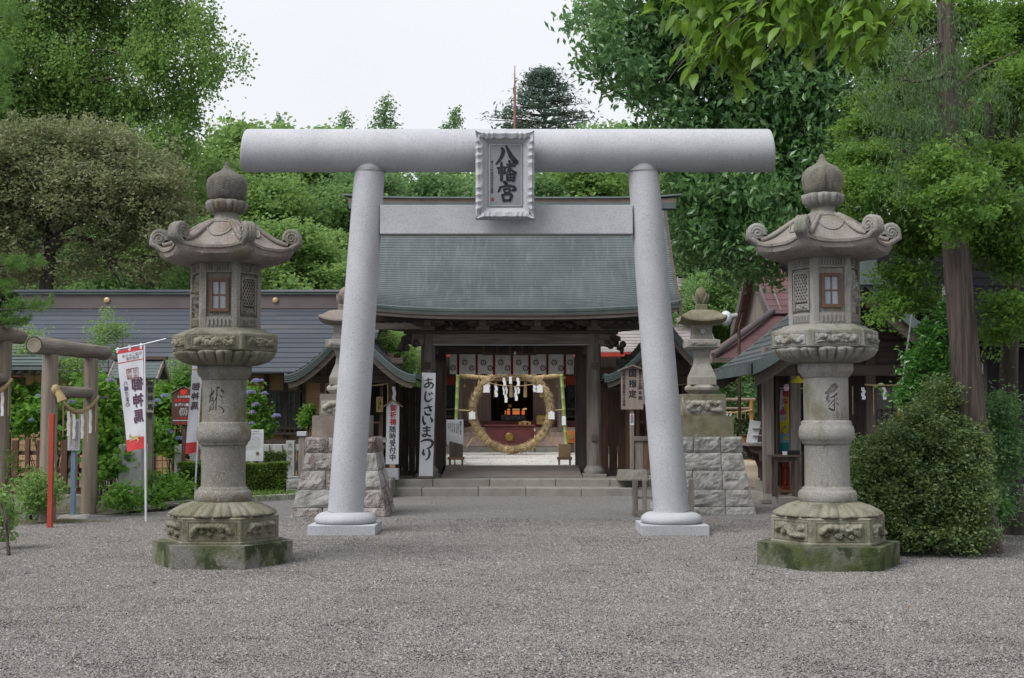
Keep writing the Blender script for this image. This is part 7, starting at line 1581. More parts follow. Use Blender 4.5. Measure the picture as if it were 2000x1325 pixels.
for k in range(4): mb = MB(); mb.tube([(ux-.2, uy1, uz1+.02+.13*k), (14, uy1, uz1+.02+.13*k)], .08, 8); obj('ridge_tile', mb, MATS['maroon'], mh)
mb = MB(); mb.bx(mx0+2.3, 13.8, my0+1.1, 36, 0, mz0+.2); obj('wall', mb, MATS['brown_wood_v'], mh)
# dark hall at the right edge
M('dark_slate', (0.011,0.011,0.014), (0.008,0.008,0.01), scale=1, rough=.9, bump=.1, bscale=10, rnd=.2, spec=0)
dh = thing('dark_hall', 'dark slate-roofed hall behind the cedar trunk', 'building', (10.5, 27, 0)); dx0, dx1 = 8.0, 15.0; dze, dzr = gz(664, 23.6), gz(470, 28.4)
for i in range(12):
    f0, f1 = i/12, (i+1)/12+.015; q = [(x, 28.4+(23.6-28.4)*f, dzr+(dze-dzr)*f+(.03 if f == f1 else 0)) for f in (f0, f1) for x in (5.6 if i < 7 else dx0, dx1)]; mb = MB(); mb.add(q+[(q[2][0],q[2][1],q[2][2]-.03),(q[3][0],q[3][1],q[3][2]-.03)], [(0,2,3,1),(2,4,5,3)]); obj('roof_course', mb, MATS['dark_slate'], dh)
mb = MB(); mb.bx(dx0+.1, dx1, 24.5, 24.6, .25, dze+.3); obj('wall', mb, M('black_boards', (0.022,0.02,0.02), (0.016,0.015,0.015), scale=2, rough=.8, bump=.2, stretch=(6,6,.6)), dh); mb = MB(); mb.bx(6.0, dx1, 28.0, 28.1, 2.5, dzr); obj('rear_wall', mb, MATS['black_boards'], dh)
for k in range(9): x = dx0+.3+k*.55; mb = MB(); mb.bx(x-.04, x+.04, 24.43, 24.5, .25, dze+.2); obj('wall_batten', mb, MATS['dark_wood_v'], dh)
mb = MB(); mb.bx(dx0, dx1, 24.2, 25, -.02, .25); obj('stone_base', mb, MATS['mid_granite'], dh, bevel=.01); mb = MB(); mb.bx(dx0, dx1, 23.55, 23.62, dze-.12, dze-.01); obj('gutter', mb, MATS['deep_black'], dh)
# loudspeaker lamp on its post, mast, utility pole, guy wire
fx_ = thing('floodlight', 'white glass floodlight on a rusty post behind the lichened lantern', 'floodlight', (gx(1443, 27.5), 27.5, 0)); a = at(1443, 640, 27.5)
mb = MB(); mb.tube([(a.x, 27.5, 0), (a.x, 27.5, a.z)], .035, 10); obj('post', mb, M('rust', (0.11,0.065,0.05), (0.075,0.045,0.035), scale=6, rough=.9), fx_)
c0, c1 = at(1418, 622, 27.5), at(1440, 616, 27.5); mb = MB(); mb.ball(c0, .13, 18, 12, (1,1,1.25)); obj('glass_globe', mb, M('globe', (0.62,0.63,0.66), (0.5,0.51,0.55), scale=5, rough=.12, bump=0, spec=.6), fx_)
mb = MB(); mb.tube([c0+Vector((.06,0,.02)), c0.lerp(c1,.6), c1], [.09,.06,.055], 14); obj('socket', mb, M('socket_grey', (0.36,0.36,0.37), rough=.5), fx_); mb = MB(); mb.tube([c1, c1+Vector((.12,0,.06)), a], [.012,.012,.02], 6); obj('bracket', mb, MATS['rust'], fx_)
mst = tag(obj('lightning_mast', MB().tube([(gx(1005.5, 62), 62, 0), (gx(1005.5, 62), 62, gz(190, 62)), (gx(1005.5, 62), 62, gz(128, 62))], [.10,.06,.015], 8), M('mast_red', (0.30,0.13,0.10), rough=.6)), 'thin reddish lightning mast before the spreading fir', 'mast')
up = thing('utility_pole', 'pale steel utility pole behind the cedar trunk', 'pole', (gx(1884, 19), 19, 0)); mb = MB(); mb.tube([(gx(1872, 19), 19, 0), (gx(1884, 19), 19.0, 9)], [.075,.06], 14); obj('pole_shaft', mb, M('pale_steel', (0.36,0.37,0.38), (0.30,0.31,0.32), scale=3, rough=.5), up); mb = MB(); p = at(1853, 592, 18.8); mb.bx(p.x-.05, p.x+.06, 18.75, 18.95, p.z-.28, p.z+.28); obj('junction_box', mb, MATS['pale_steel'], up, bevel=.01)
gw = thing('guy_wire', 'steel guy wire with yellow guard rising from the shrub', 'guy wire', ground(1753, 960)); b0, b1, t1 = at(1752, 900, 17.5), at(1759, 770, 17.6), at(1832, 250, 18.6); b0.z = 0; mb = MB(); mb.tube([b0, b1, t1], .011, 7); obj('cable', mb, MATS['pale_steel'], gw); mb = MB(); mb.tube([b0.lerp(b1,.45), b1], .032, 10); obj('guard_tube', mb, M('guard_yellow', (0.50,0.30,0.02), rough=.5), gw)
# ================================================================== trees and plants
rng = np.random.default_rng(77)
def leaf_quads(C, L, W, droop=0.2, tilt=0.5, fold=0.25, T=None):
    """one folded lozenge per centre; returns (N,4,3)"""
    n = len(C); az = rng.uniform(0, 2*np.pi, n); p = rng.normal(-droop, 0.45, n)
    t = np.stack([np.cos(az)*np.cos(p), np.sin(az)*np.cos(p), np.sin(p)], 1)
    if T is not None: t = T + rng.normal(0, .35, (n, 3)); t /= np.linalg.norm(t, axis=1)[:, None]
    up = np.stack([rng.normal(0, tilt, n), rng.normal(0, tilt, n), np.ones(n)], 1)
    s = np.cross(t, up); s /= np.linalg.norm(s, axis=1)[:, None] + 1e-9; nn = np.cross(s, t)
    k = rng.uniform(.7, 1.25, n)[:, None]; l = t*L*k*.5; w = s*W*k*.5; f = nn*W*k*fold*.5
    return np.stack([C - l, C + w + f, C + l, C - w + f], 1)
def leaf_mesh(name, Q, var=None):
    n = len(Q); return np_mesh(name, Q.reshape(-1, 3), np.arange(4*n).reshape(n, 4), rng.random(n) if var is None else var)
def clumps(blobs, per_blob, leaves, size, flat=.5, shell=(.45, 1.0)):
    """blobs (x,y,z,rx,ry,rz,weight) -> leaf centres gathered in small sprays inside each blob; also spray centres"""
    out, cen, var = [], [], []
    tw = sum(b[6]*b[3]*b[5] for b in blobs)
    for b in blobs:
        k = max(3, int(per_blob*len(blobs)*b[6]*b[3]*b[5]/tw)); d = rng.normal(0, 1, (k, 3)); d /= np.linalg.norm(d, axis=1)[:, None]
        r = rng.uniform(shell[0], shell[1], k)[:, None]; c = np.array(b[:3]) + d*r*np.array(b[3:6]); cen.append(c)
        m = max(4, int(leaves)); off = rng.normal(0, 1, (k, m, 3)) * np.array([size, size, size*flat]) * rng.uniform(.6, 1.3, (k, 1, 1))
        out.append((c[:, None] + off).reshape(-1, 3)); var.append(np.clip(np.repeat(rng.uniform(.15, .85, k), m) + rng.normal(0, .16, k*m), 0, 1))
    return np.concatenate(out), np.concatenate(cen), np.concatenate(var)
def px_blob(px, py, Y, rpx, rpy, rd, w=1.0):
    p = at(px, py, Y); s = Y/F_PX; return (p.x, p.y, p.z, rpx*s, rd, rpy*s, w)
def limb(mb, pts, r0, r1, n=7, wob=.0):
    P = [Vector(p) for p in pts]; Q = []
    for i in range(len(P)-1):
        p0, p1, p2, p3 = P[max(i-1,0)], P[i], P[i+1], P[min(i+2,len(P)-1)]
        for k in range(4):
            t = k/4; Q.append(.5*((2*p1)+(p2-p0)*t+(2*p0-5*p1+4*p2-p3)*t*t+(3*p1-p0-3*p2+p3)*t**3) + Vector((random.uniform(-wob,wob), random.uniform(-wob,wob), random.uniform(-wob,wob))))
    Q.append(P[-1]); m = len(Q); mb.tube(Q, [r0+(r1-r0)*(i/(m-1))**.8 for i in range(m)], n); return mb
M('bark_grey', (0.115,0.10,0.085), (0.07,0.06,0.05), scale=2, rough=.95, bump=.8, bscale=8, stretch=(7,7,.8), rnd=.1)
M('bark_dark', (0.07,0.058,0.048), (0.04,0.034,0.029), scale=2, rough=.95, bump=.8, bscale=8, stretch=(7,7,.8), rnd=.1, stains=((2,.55,.68,(0.08,0.085,0.04),.6),))
M('bark_cedar', (0.115,0.088,0.075), (0.042,0.033,0.029), scale=2.2, rough=.95, bump=1.0, bscale=5, stretch=(13,13,.5), rnd=0, patch=(.38,.62), stains=((2.4,.55,.7,(0.19,0.15,0.128),.55,(12,12,.25)),))
LM = {k: leafmat(*a) for k, a in {
 'ginkgo': ('leaf_ginkgo', (0.112,0.230,0.067), (0.224,0.347,0.090), 0.5, .55, .25), 'olive': ('leaf_olive', (0.130,0.176,0.072), (0.254,0.267,0.137), 0.34, .5, .3),
 'forest': ('leaf_forest', (0.110,0.227,0.076), (0.218,0.353,0.118), 0.48), 'forest_dark': ('leaf_forest_dark', (0.090,0.190,0.076), (0.164,0.281,0.105), 0.45), 'lime': ('leaf_lime', (0.127,0.248,0.071), (0.242,0.369,0.113), 0.5),
 'broad': ('leaf_evergreen', (0.061,0.152,0.055), (0.134,0.262,0.079), 0.4, .3, .6), 'maple': ('leaf_maple', (0.071,0.165,0.035), (0.165,0.295,0.051), 0.5, .5, .3), 'maple_dim': ('leaf_maple_dim', (0.028,0.075,0.022), (0.06,0.125,0.032), .4),
 'cherry': ('leaf_cherry', (0.102,0.210,0.026), (0.162,0.288,0.036), .5, .4, .4), 'needle': ('needle_cedar', (0.060,0.113,0.049), (0.103,0.170,0.060), 0.3), 'fir': ('needle_fir_hazy', (0.085,0.135,0.11), (0.14,0.195,0.145), 0.35), 'pine': ('needle_pine', (0.072,0.168,0.036), (0.120,0.228,0.054), 0.35),  # fir needles paled and blued: distance haze put into the leaf colour
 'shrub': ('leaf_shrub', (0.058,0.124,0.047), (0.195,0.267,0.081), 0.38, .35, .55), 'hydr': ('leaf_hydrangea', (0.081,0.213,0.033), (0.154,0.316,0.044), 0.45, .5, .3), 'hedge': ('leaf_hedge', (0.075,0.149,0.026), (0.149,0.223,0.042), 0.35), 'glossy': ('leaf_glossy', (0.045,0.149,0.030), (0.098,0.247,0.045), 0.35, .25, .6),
 'petal': ('petal_blue', (0.22,0.27,0.48), (0.36,0.40,0.60), 0.4), 'petal_v': ('petal_violet', (0.27,0.25,0.46), (0.42,0.38,0.58), 0.4), 'twig': ('twig_pale', (0.20,0.175,0.145), (0.30,0.27,0.23), 0.0)}.items()}
def tree(name, label, loc, trunk_mb, bark, Q, var, mat, group=None, cat='tree', crown='crown'):
    t_ = thing(name, label, cat, loc, group); obj('trunk', trunk_mb, bark, t_); link(crown, leaf_mesh(crown, Q, var), LM[mat], t_); return t_

# ---- ginkgo, towering behind the office building
Yg = 44.0; B = []
for px, py, rx, ry, w in ((-60,40,120,90,1),(60,40,120,70,1),(190,20,110,60,1),(320,30,80,70,1),(390,60,45,60,.8),(440,120,52,18,.55),(400,130,50,40,.9),(465,112,24,10,.3),(410,165,35,26,.5),(300,120,80,60,1),(130,130,110,60,1),(-20,150,100,70,1),(360,210,48,70,.9),(270,215,90,60,1),(130,220,120,50,1),(330,300,62,70,1),(270,300,60,50,.8),(360,380,45,60,.8),(-20,240,90,50,1),(40,200,110,50,1),(180,180,90,50,1),(230,90,90,60,1),(0,90,90,60,1),(200,-120,300,120,1.4),(60,-200,240,100,.8)):
    B.append(px_blob(px, py, Yg+random.uniform(-1.2,1.2), rx, ry, 1.5, w))
C, cen, var = clumps(B, 150, 40, .15, 2.3, (.25,1.0)); Q = leaf_quads(C, .11, .10, .6, 1.2)
tk = MB(); base = Vector((gx(80, Yg), Yg+.5, 0)); limb(tk, [base, base+Vector((0,0,6)), base+Vector((.1,0,12)), base+Vector((.3,0,20))], .55, .2, 12)
for i in range(0, len(cen), 60): c_ = Vector(cen[i]); limb(tk, [base+Vector((0,0,max(3, c_.z-3))), base.lerp(c_,.5)*1.0+Vector((0,0,(c_.z)*.5+.2))-Vector((0,0,base.z*.5)), c_], .06, .015, 6)
limb(tk, [at(90,170,Yg), at(180,158,Yg-.6), at(245,146,Yg-.8), at(275,120,Yg-.9)], .09, .03, 7); limb(tk, [at(330,255,Yg-1.2), at(345,285,Yg-1.5), at(365,340,Yg-1.5)], .06, .03, 6)
tree('ginkgo_tree', 'towering ginkgo with draping pale green sprays behind the office roof', base, tk, MATS['bark_grey'], Q, var, 'ginkgo')

# ---- old gnarled tree behind the left end of the roof
Yo = 36.5; B = []
for px, py, rx, ry, w in ((40,300,95,60,1),(150,290,95,50,1),(240,320,70,50,1),(310,350,55,40,.9),(60,390,80,60,1),(170,380,90,55,1.1),(270,420,80,45,1),(350,410,40,30,.6),(330,470,55,28,.8),(210,480,75,26,.6),(20,470,60,50,.9),(120,530,85,24,.55),(290,525,65,24,.55),(370,455,40,26,.5),(30,545,60,24,.6),(200,265,40,22,.4),(90,250,36,18,.4),(330,310,36,26,.4),(360,505,40,22,.4),(-60,380,80,110,1),(110,340,100,60,1),(230,380,70,50,1)):
    B.append(px_blob(px, py, Yo+random.uniform(-.9,.9), rx, ry, 1.3, w))
C, cen, var = clumps(B, 128, 34, .17, .65, (.35,1.25)); Q = leaf_quads(C, .105, .068, .05, 1.2)
tk = MB(); bo = Vector((gx(88, Yo), Yo, 0)); g_ = lambda *a: [at(x, y, Yo-.3*((x % 37)/37)) for x, y in a]
limb(tk, [bo, at(92,560,Yo), at(98,490,Yo), at(85,430,Yo), at(70,370,Yo), at(60,310,Yo)], .24, .05, 10, .02)
for pts, r0 in ((((98,490),(125,468),(160,466),(190,480),(215,505),(240,530),(285,545),(300,560)), .13), (((95,480),(130,445),(175,430),(200,440),(250,430)), .11), (((88,450),(60,420),(30,390),(10,350)), .10), (((90,440),(110,400),(160,370),(180,320)), .09), (((85,420),(95,350),(130,300)), .08), (((215,505),(250,510),(290,500),(330,505)), .07), (((175,430),(220,395),(290,390),(320,360)), .06), (((160,370),(230,350),(260,320)), .05), (((200,490),(225,540),(240,560)), .05)):
    limb(tk, g_(*pts), r0, r0*.3, 7, .025)
tw = [];
for i in range(3600):
    c_ = cen[rng.integers(len(cen))] + rng.normal(0,.16,3); d = rng.normal(0,1,3); d[2] = abs(d[2])*.9+.2; d /= np.linalg.norm(d); l = rng.uniform(.2,.5); s = np.cross(d, rng.normal(0,1,3)); s /= np.linalg.norm(s); tw.append([c_-s*.007, c_+s*.007, c_+d*l+s*.002, c_+d*l-s*.002])
t_o = tree('gnarled_tree', 'old gnarled tree with brownish olive foliage and bare twigs behind the roof', bo, tk, MATS['bark_dark'], Q, var, 'olive')
link('bare_twigs', leaf_mesh('bare_twigs', np.array(tw)), LM['twig'], t_o)['kind'] = 'stuff'

# ---- forest trees: a few kinds, each copied
def make_forest(name, label, mat, seed, h=14.0, leaf=.24, n=46, m=34, wide=1.0, group='forest trees behind the shrine'):
    random.seed(seed); B = []
    for i in range(22):
        f = random.random(); a = random.uniform(0, 2*math.pi); z = h*(.34+.6*f); rr = (2.7*wide)*math.sin(math.pi*(.12+.80*f))**.6
        B.append((rr*math.cos(a), rr*math.sin(a), z, random.uniform(1.1,1.8)*wide, random.uniform(1.1,1.8)*wide, random.uniform(.8,1.3), 1))
    B.append((0,0,h*.93,1.2,1.2,.9,1))
    C, cen, var = clumps(B, n, m, .36, .55, (.5,1.0)); Q = leaf_quads(C, leaf, leaf*.62, .15, 1.2)
    tk = MB(); limb(tk, [(0,0,-.2),(.1,0,h*.3),(0,.15,h*.6),(0,0,h*.9)], .26, .05, 8)
    for b in B[::2]: limb(tk, [(0,0,b[2]*.55),(b[0]*.5,b[1]*.5,b[2]*.85),b[:3]], .10, .02, 5)
    return tree(name, label, (0,0,0), tk, MATS['bark_grey'], Q, var, mat, group)
def make_conifer(name, label, mat, seed, h=17.0, group='tall conifers behind the gate'):
    random.seed(seed); B = []
    for i in range(15):
        f = i/14; R_ = 1.55*(1-f)**.8; a = i*2.4; B.append((R_*.55*math.cos(a), R_*.55*math.sin(a), h*(.36+.62*f), .35+R_*.62, .35+R_*.62, .75-.3*f, 1.3-f*.4))
    C, cen, var = clumps(B, 44, 30, .20, .9, (.55,1.08)); Q = leaf_quads(C, .17, .10, -.3, 1.1); tk = MB(); tk.tube([(0,0,-.2),(0,0,h*.6),(0,0,h*.98)], [.22,.12,.02], 8)
    for c_ in cen[::9]: limb(tk, [(0,0,c_[2]-.3), tuple(c_)], .04, .01, 4)
    return tree(name, label, (0,0,0), tk, MATS['bark_dark'], Q, var, mat, group)
T = {'lime': make_forest('broadleaf_tree', 'light green broadleaf tree in the wood behind the shrine', 'lime', 1, group='light green forest trees'), 'mid': make_forest('broadleaf_tree', 'mid green broadleaf tree in the wood behind the shrine', 'forest', 2, group='mid green forest trees'),
     'dark': make_forest('broadleaf_tree', 'deep green broadleaf tree in the wood behind the shrine', 'forest_dark', 3, wide=1.1, group='deep green forest trees'), 'con': make_conifer('conifer_tree', 'narrow pointed conifer rising above the wood behind the gate', 'forest_dark', 5)}
used = set()
def plant(kind, px, py_top, Y, sxy=1.0, rz=None):
    src = T[kind]; h = {'con': 17.2}.get(kind, 14.3); p = at(px, py_top, Y); s = p.z/h
    if kind in used: o = dup(src)
    else: o = src; used.add(kind)
    o.location = (p.x, Y, 0); o.rotation_euler = (0, 0, random.uniform(0, 6.28) if rz is None else rz); o.scale = (s*sxy, s*sxy, s); return o
random.seed(99)
for a in (('mid',330,330,50,1),('lime',470,225,56,1),('lime',430,300,48,.9),('mid',560,235,60,1.1),('lime',545,345,44,1.0),('mid',640,345,46,1.0),('dark',690,330,56,1.1),('lime',600,430,40,1.2),('mid',480,420,40,1.1),('dark',400,420,43,1.1),('lime',290,400,44,1.0),('mid',220,430,44,1.1),('dark',120,420,46,1.2),('dark',20,380,48,1.2),('mid',-60,330,50,1.2),
          ('con',672,219,70,1.0),('con',752,189,72,1.05),('con',886,209,72,.95),('con',548,222,68,.5),('mid',770,330,62,1.1),('dark',850,325,60,1.0),('mid',930,322,62,1.1),('dark',1010,330,60,1.0),('mid',1090,318,62,1.1),('lime',1160,300,60,1.0),('mid',1230,225,64,.9),('lime',1285,232,66,1.0),('mid',1340,300,55,1.1),('dark',1420,470,48,1.1),('mid',1370,520,46,.9),('dark',1500,420,52,1.2),('dark',1600,300,50,1.2),('dark',1720,200,46,1.3),('mid',1860,120,46,1.2),('dark',1980,100,42,1.3),('dark',2080,80,42,1.3),
          ('lime',780,640,37,.9),('lime',745,690,35,.8)):
    o = plant(*a)
    if a[0] == 'con': o['label'] = {672: 'narrow conifer top between lime trees and the tallest conifer', 752: 'tallest narrow pointed conifer rising above the torii beam', 886: 'narrow conifer top between the tallest conifer and the name plaque', 548: 'slim dark conifer tip beside the light green tree crown'}[a[1]]
# ---- spreading fir
Yf = 78.0; random.seed(4); C, V2 = [], []; tk = MB(); fb = Vector((gx(1062, Yf), Yf, 0)); topz = gz(137, Yf); limb(tk, [fb, fb+Vector((.1,0,topz*.5)), (gx(1064, Yf), Yf, topz)], .5, .05, 10)
for py, hw in ((139,8),(145,22),(153,38),(163,50),(175,58),(188,68),(202,80),(216,96),(230,108),(245,116),(262,106),(280,110),(296,100)):
    z = gz(py, Yf); k = 6+int(hw/11)
    for q in range(k):
        a = 2*math.pi*q/k + random.uniform(-.4,.4); rr = hw*Yf/F_PX*random.uniform(.5,1.1); e = np.array([math.cos(a)*rr, math.sin(a)*rr*.8, random.uniform(-.10,.06)*rr]); m = 50
        s_ = rng.uniform(.5,1.0,(m,1)); pts = np.array([gx(1062,Yf), Yf, z+random.uniform(-.15,.15)])+e*s_+rng.normal(0,1,(m,3))*np.array([.32,.32,.10]); C.append(pts); V2.append(np.clip(rng.uniform(.1,.9)+rng.normal(0,.15,m),0,1))
        limb(tk, [(gx(1062,Yf),Yf,z-.3), tuple(np.array([gx(1062,Yf),Yf,z-.05])+e*.95)], .05, .02, 4)
C = np.concatenate(C); tree('fir_tree', 'dark layered spreading fir standing above the other trees', fb, tk, MATS['bark_grey'], leaf_quads(C, .30, .11, -.1, .5), np.concatenate(V2), 'fir')
hill = MB(); hx = list(np.linspace(-120,120,49)); hy = [52,58,66,76,88,104,140]; hill.add([(x, y, -.1+max(0,(y-54))*.12*(1+.25*math.sin(x*.11)+.15*math.sin(x*.31+y))) for y in hy for x in hx], [(j*49+i, j*49+i+1, (j+1)*49+i+1, (j+1)*49+i) for j in range(6) for i in range(48)], True)
struct(obj('hill', hill, M('hill_green', (0.035,0.06,0.022), (0.022,0.04,0.016), scale=.8, rough=1, bump=1, bscale=3, rnd=0)), label='wooded rise behind the shrine')
# undergrowth mass at the forest foot
C, cen, var = clumps([(x, 56+2*math.sin(x), 1.8, 2.4, 1.6, 2.0, 1) for x in np.linspace(-30,32,30)], 26, 24, .4, .6); un = link('undergrowth', leaf_mesh('undergrowth', leaf_quads(C, .3, .2), var), LM['forest_dark']); struct(un, 'stuff', 'dark undergrowth at the foot of the wood')

# ---- big evergreen on the right
Ym = 29.5; B = []; random.seed(8)
for px, py, rx, ry, w in ((1140,45,38,22,.5),(1185,40,60,45,.9),(1175,100,50,40,.7),(1250,70,80,70,1),(1230,150,60,45,.8),(1340,60,90,80,1),(1290,160,70,60,.9),(1310,235,50,40,.7),(1390,180,100,80,1.1),(1340,300,70,50,.9),(1470,90,110,90,1),(1470,260,90,80,1),(1390,370,80,60,1),(1330,400,45,50,.8),(1470,400,80,60,1),(1380,460,70,45,.9),(1450,480,60,40,.8),(1560,200,90,100,1),(1560,340,80,80,1),(1480,530,36,24,.45),(1350,490,40,30,.5),(1500,465,45,50,.6),(1600,60,110,90,1),(1450,-60,200,80,1.2),(1290,-30,90,50,.8),(1580,440,60,50,.6),(1435,530,45,20,.5),(1520,520,36,30,.5),(1665,170,60,60,.8),(1690,90,70,60,.8)):
    B.append(px_blob(px, py, Ym+random.uniform(-1.0,1.0), rx, ry, 1.3, w))
C, cen, var = clumps(B, 88, 22, .22, .75, (.45,1.05)); Q = leaf_quads(C, .19, .088, .6, 1.2)
tk = MB(); be = Vector((gx(1660, Ym), Ym+.8, 0)); limb(tk, [be, be+Vector((-.1,0,3)), be+Vector((-.3,0,6)), be+Vector((-.2,0,10))], .34, .1, 10)
for i in range(0, len(cen), 55): c_ = Vector(cen[i]); limb(tk, [be+Vector((-.2,0,max(4.6,c_.z*.75))), be.lerp(c_,.55)+Vector((0,0,c_.z*.35)), c_], .09, .015, 6)
tree('evergreen_tree', 'large glossy dark evergreen spreading behind the torii beam end', be, tk, MATS['bark_dark'], Q, var, 'broad')

# ---- maple sprays round the cedar
Yp = 15.6; B = []; random.seed(12)
for px, py, rx, ry, dy, w in ((1680,250,50,25,2,.8),(1700,310,70,28,1.5,1),(1760,250,60,30,2,.8),(1680,360,60,30,1,.9),(1740,380,80,30,.5,1),(1840,350,90,26,0,1),(1940,320,80,40,.5,1),(1960,230,60,40,1,.9),(1850,400,100,30,-.3,1.1),(1950,410,80,35,0,1),(1760,440,60,30,.6,.9),(1800,480,60,30,.8,.9),(1900,470,80,40,.3,1),(1980,500,50,60,.2,1),(1770,540,48,30,1,.8),(1745,590,42,26,1,.75),(1715,625,26,14,1,.4),(1800,590,40,30,1.2,.7),(1975,600,45,40,-.2,.8),(1950,650,42,26,-.2,.6),(1930,690,26,14,-.2,.3),(1985,160,50,50,.5,.9),(1930,120,50,60,1.4,.8),(1650,300,30,18,1.4,.4),(1660,430,40,20,1.2,.5),(1990,40,60,50,1.5,.8),(1690,200,40,20,2,.5),(1700,470,40,20,1.2,.5),(1900,40,70,50,2.2,.9),(1800,40,70,50,2.4,.8),(1720,110,60,40,2.6,.8),(1830,150,80,50,2.4,.9),(1760,190,60,40,2.4,.8),(1880,250,70,40,2,.9),(1960,90,60,60,2,.9),(1700,30,60,40,2.8,.7),(1640,350,40,24,1.5,.5),(1850,380,60,26,-1.3,.8),(1880,425,60,24,-1.4,.8),(1820,335,50,22,-1.2,.7),(1900,345,50,24,-1.3,.7),(1850,300,50,30,-1.2,.5),(1870,460,40,14,-1.4,.4)):
    B.append(px_blob(px, py, Yp+dy+random.uniform(-.2,.2), rx, ry, .6, w))
C, cen, var = clumps(B, 62, 38, .11, .42, (.2,1.05)); Q = leaf_quads(C, .066, .038, .45, .55)
tk = MB(); bm = Vector((gx(1990, 17.0), 17.2, 0)); limb(tk, [bm, bm+Vector((-.1,-.1,1.6)), at(1975,470,16.6), at(1940,330,16.2), at(1930,200,16)], .16, .05, 9)
for i in range(0, len(cen), 40): c_ = Vector(cen[i]); limb(tk, [at(1965,430,16.5), at(1965,430,16.5).lerp(c_,.5)+Vector((0,0,.25)), c_], .035, .006, 5)
tree('maple_tree', 'feathery green maple with layered sprays hanging around the cedar trunk', bm, tk, MATS['bark_dark'], Q, var, 'maple')

# ---- cedar with reddish trunk
Yc = ground(1925, 1083).y; bc = ground(1925, 1083); random.seed(3); tk = MB(); n = 20; secs = []
line = [((1922,1083),.215),((1912,1000),.18),((1903,900),.172),((1892,780),.165),((1880,650),.158),((1868,520),.15),((1860,400),.125),((1853,200),.10),((1845,0),.085),((1840,-300),.06)]
for (pt, r_) in line:
    p = at(pt[0], pt[1], Yc+.25); k0 = 2*math.pi/28; secs.append([p + Vector((math.cos(k*k0), math.sin(k*k0), 0))*r_*(1+.05*math.sin(5*k*k0+p.z)+.035*math.sin(11*k*k0+p.z*2)+.02*random.uniform(-1,1)) for k in range(28)])
tk.loft(secs)
C, V2 = [], []
for (px, py, rx, ry, k) in ((1760,150,60,30,26),(1790,90,60,40,24),(1850,110,60,60,30),(1800,200,50,50,26),(1780,260,50,60,26),(1880,220,60,40,22),(1720,200,40,30,10),(1830,30,60,40,16),(1910,160,60,50,20),(1790,330,50,30,12),(1900,300,60,30,14)):
    for q in range(k):
        c_ = np.array(at(px+random.gauss(0,rx*.6), py+random.gauss(0,ry*.6), Yc+.3+random.uniform(-.8,.8))); d = np.array([random.uniform(-1,1), random.uniform(-.6,.6), -random.uniform(.3,1.0)]); d /= np.linalg.norm(d); s = rng.uniform(0,.5,(44,1)); C.append(c_+d*s+rng.normal(0,.035,(44,3))); V2.append(np.clip(rng.uniform(.1,.9)+rng.normal(0,.1,44),0,1))
C = np.concatenate(C); Q = leaf_quads(C, .085, .012, .9, .9)
for pts, r0 in ((((1856,300),(1820,300),(1780,310)), .04), (((1852,140),(1800,160),(1740,150)), .035), (((1858,330),(1830,360),(1810,372)), .022), (((1855,180),(1920,130),(1990,100)), .03), (((1856,250),(1890,300),(1930,330)), .02), (((1850,80),(1790,110),(1750,180)), .025)): limb(tk, [at(x, y, Yc+.2) for x, y in pts], r0, .006, 6, .01)
tree('cedar_tree', 'leaning cedar with straight red-brown fibrous trunk beside the shrub', bc, tk, MATS['bark_cedar'], Q, np.concatenate(V2), 'needle')

# ---- cherry bough overhead
def big_leaf(mb_v, mb_f, P, t, n, L, W):
    t = t.normalized(); s = t.cross(n).normalized(); n = s.cross(t); b = len(mb_v)
    prof = ((0,0,0),(.22,.36,.05),(.48,.5,.04),(.74,.34,-.02),(1.0,0,-.14))
    for f, w, dz in prof:
        c = P + t*L*f + n*(dz*L); 
        if w: mb_v.extend([c + s*W*w + n*.10*W, c, c - s*W*w + n*.10*W])
        else: mb_v.append(c)
    mb_f.extend([(b,b+1,b+2),(b,b+2,b+3),(b+1,b+4,b+5,b+2),(b+2,b+5,b+6,b+3),(b+4,b+7,b+8,b+5),(b+5,b+8,b+9,b+6),(b+7,b+10,b+8),(b+8,b+10,b+9)])
random.seed(17); V5, F5, W5 = [], [], []; tk = MB(); ch_b = Vector((3.9, 4.6, 0)); Yh = 6.4
limb(tk, [ch_b, ch_b+Vector((-.1,.1,1.6)), ch_b+Vector((-.25,.4,3.2)), ch_b+Vector((-.8,1.0,4.2)), (2.4,6.3,4.3), (1.5,6.6,4.2)], .17, .03, 10)
tw_pts = []
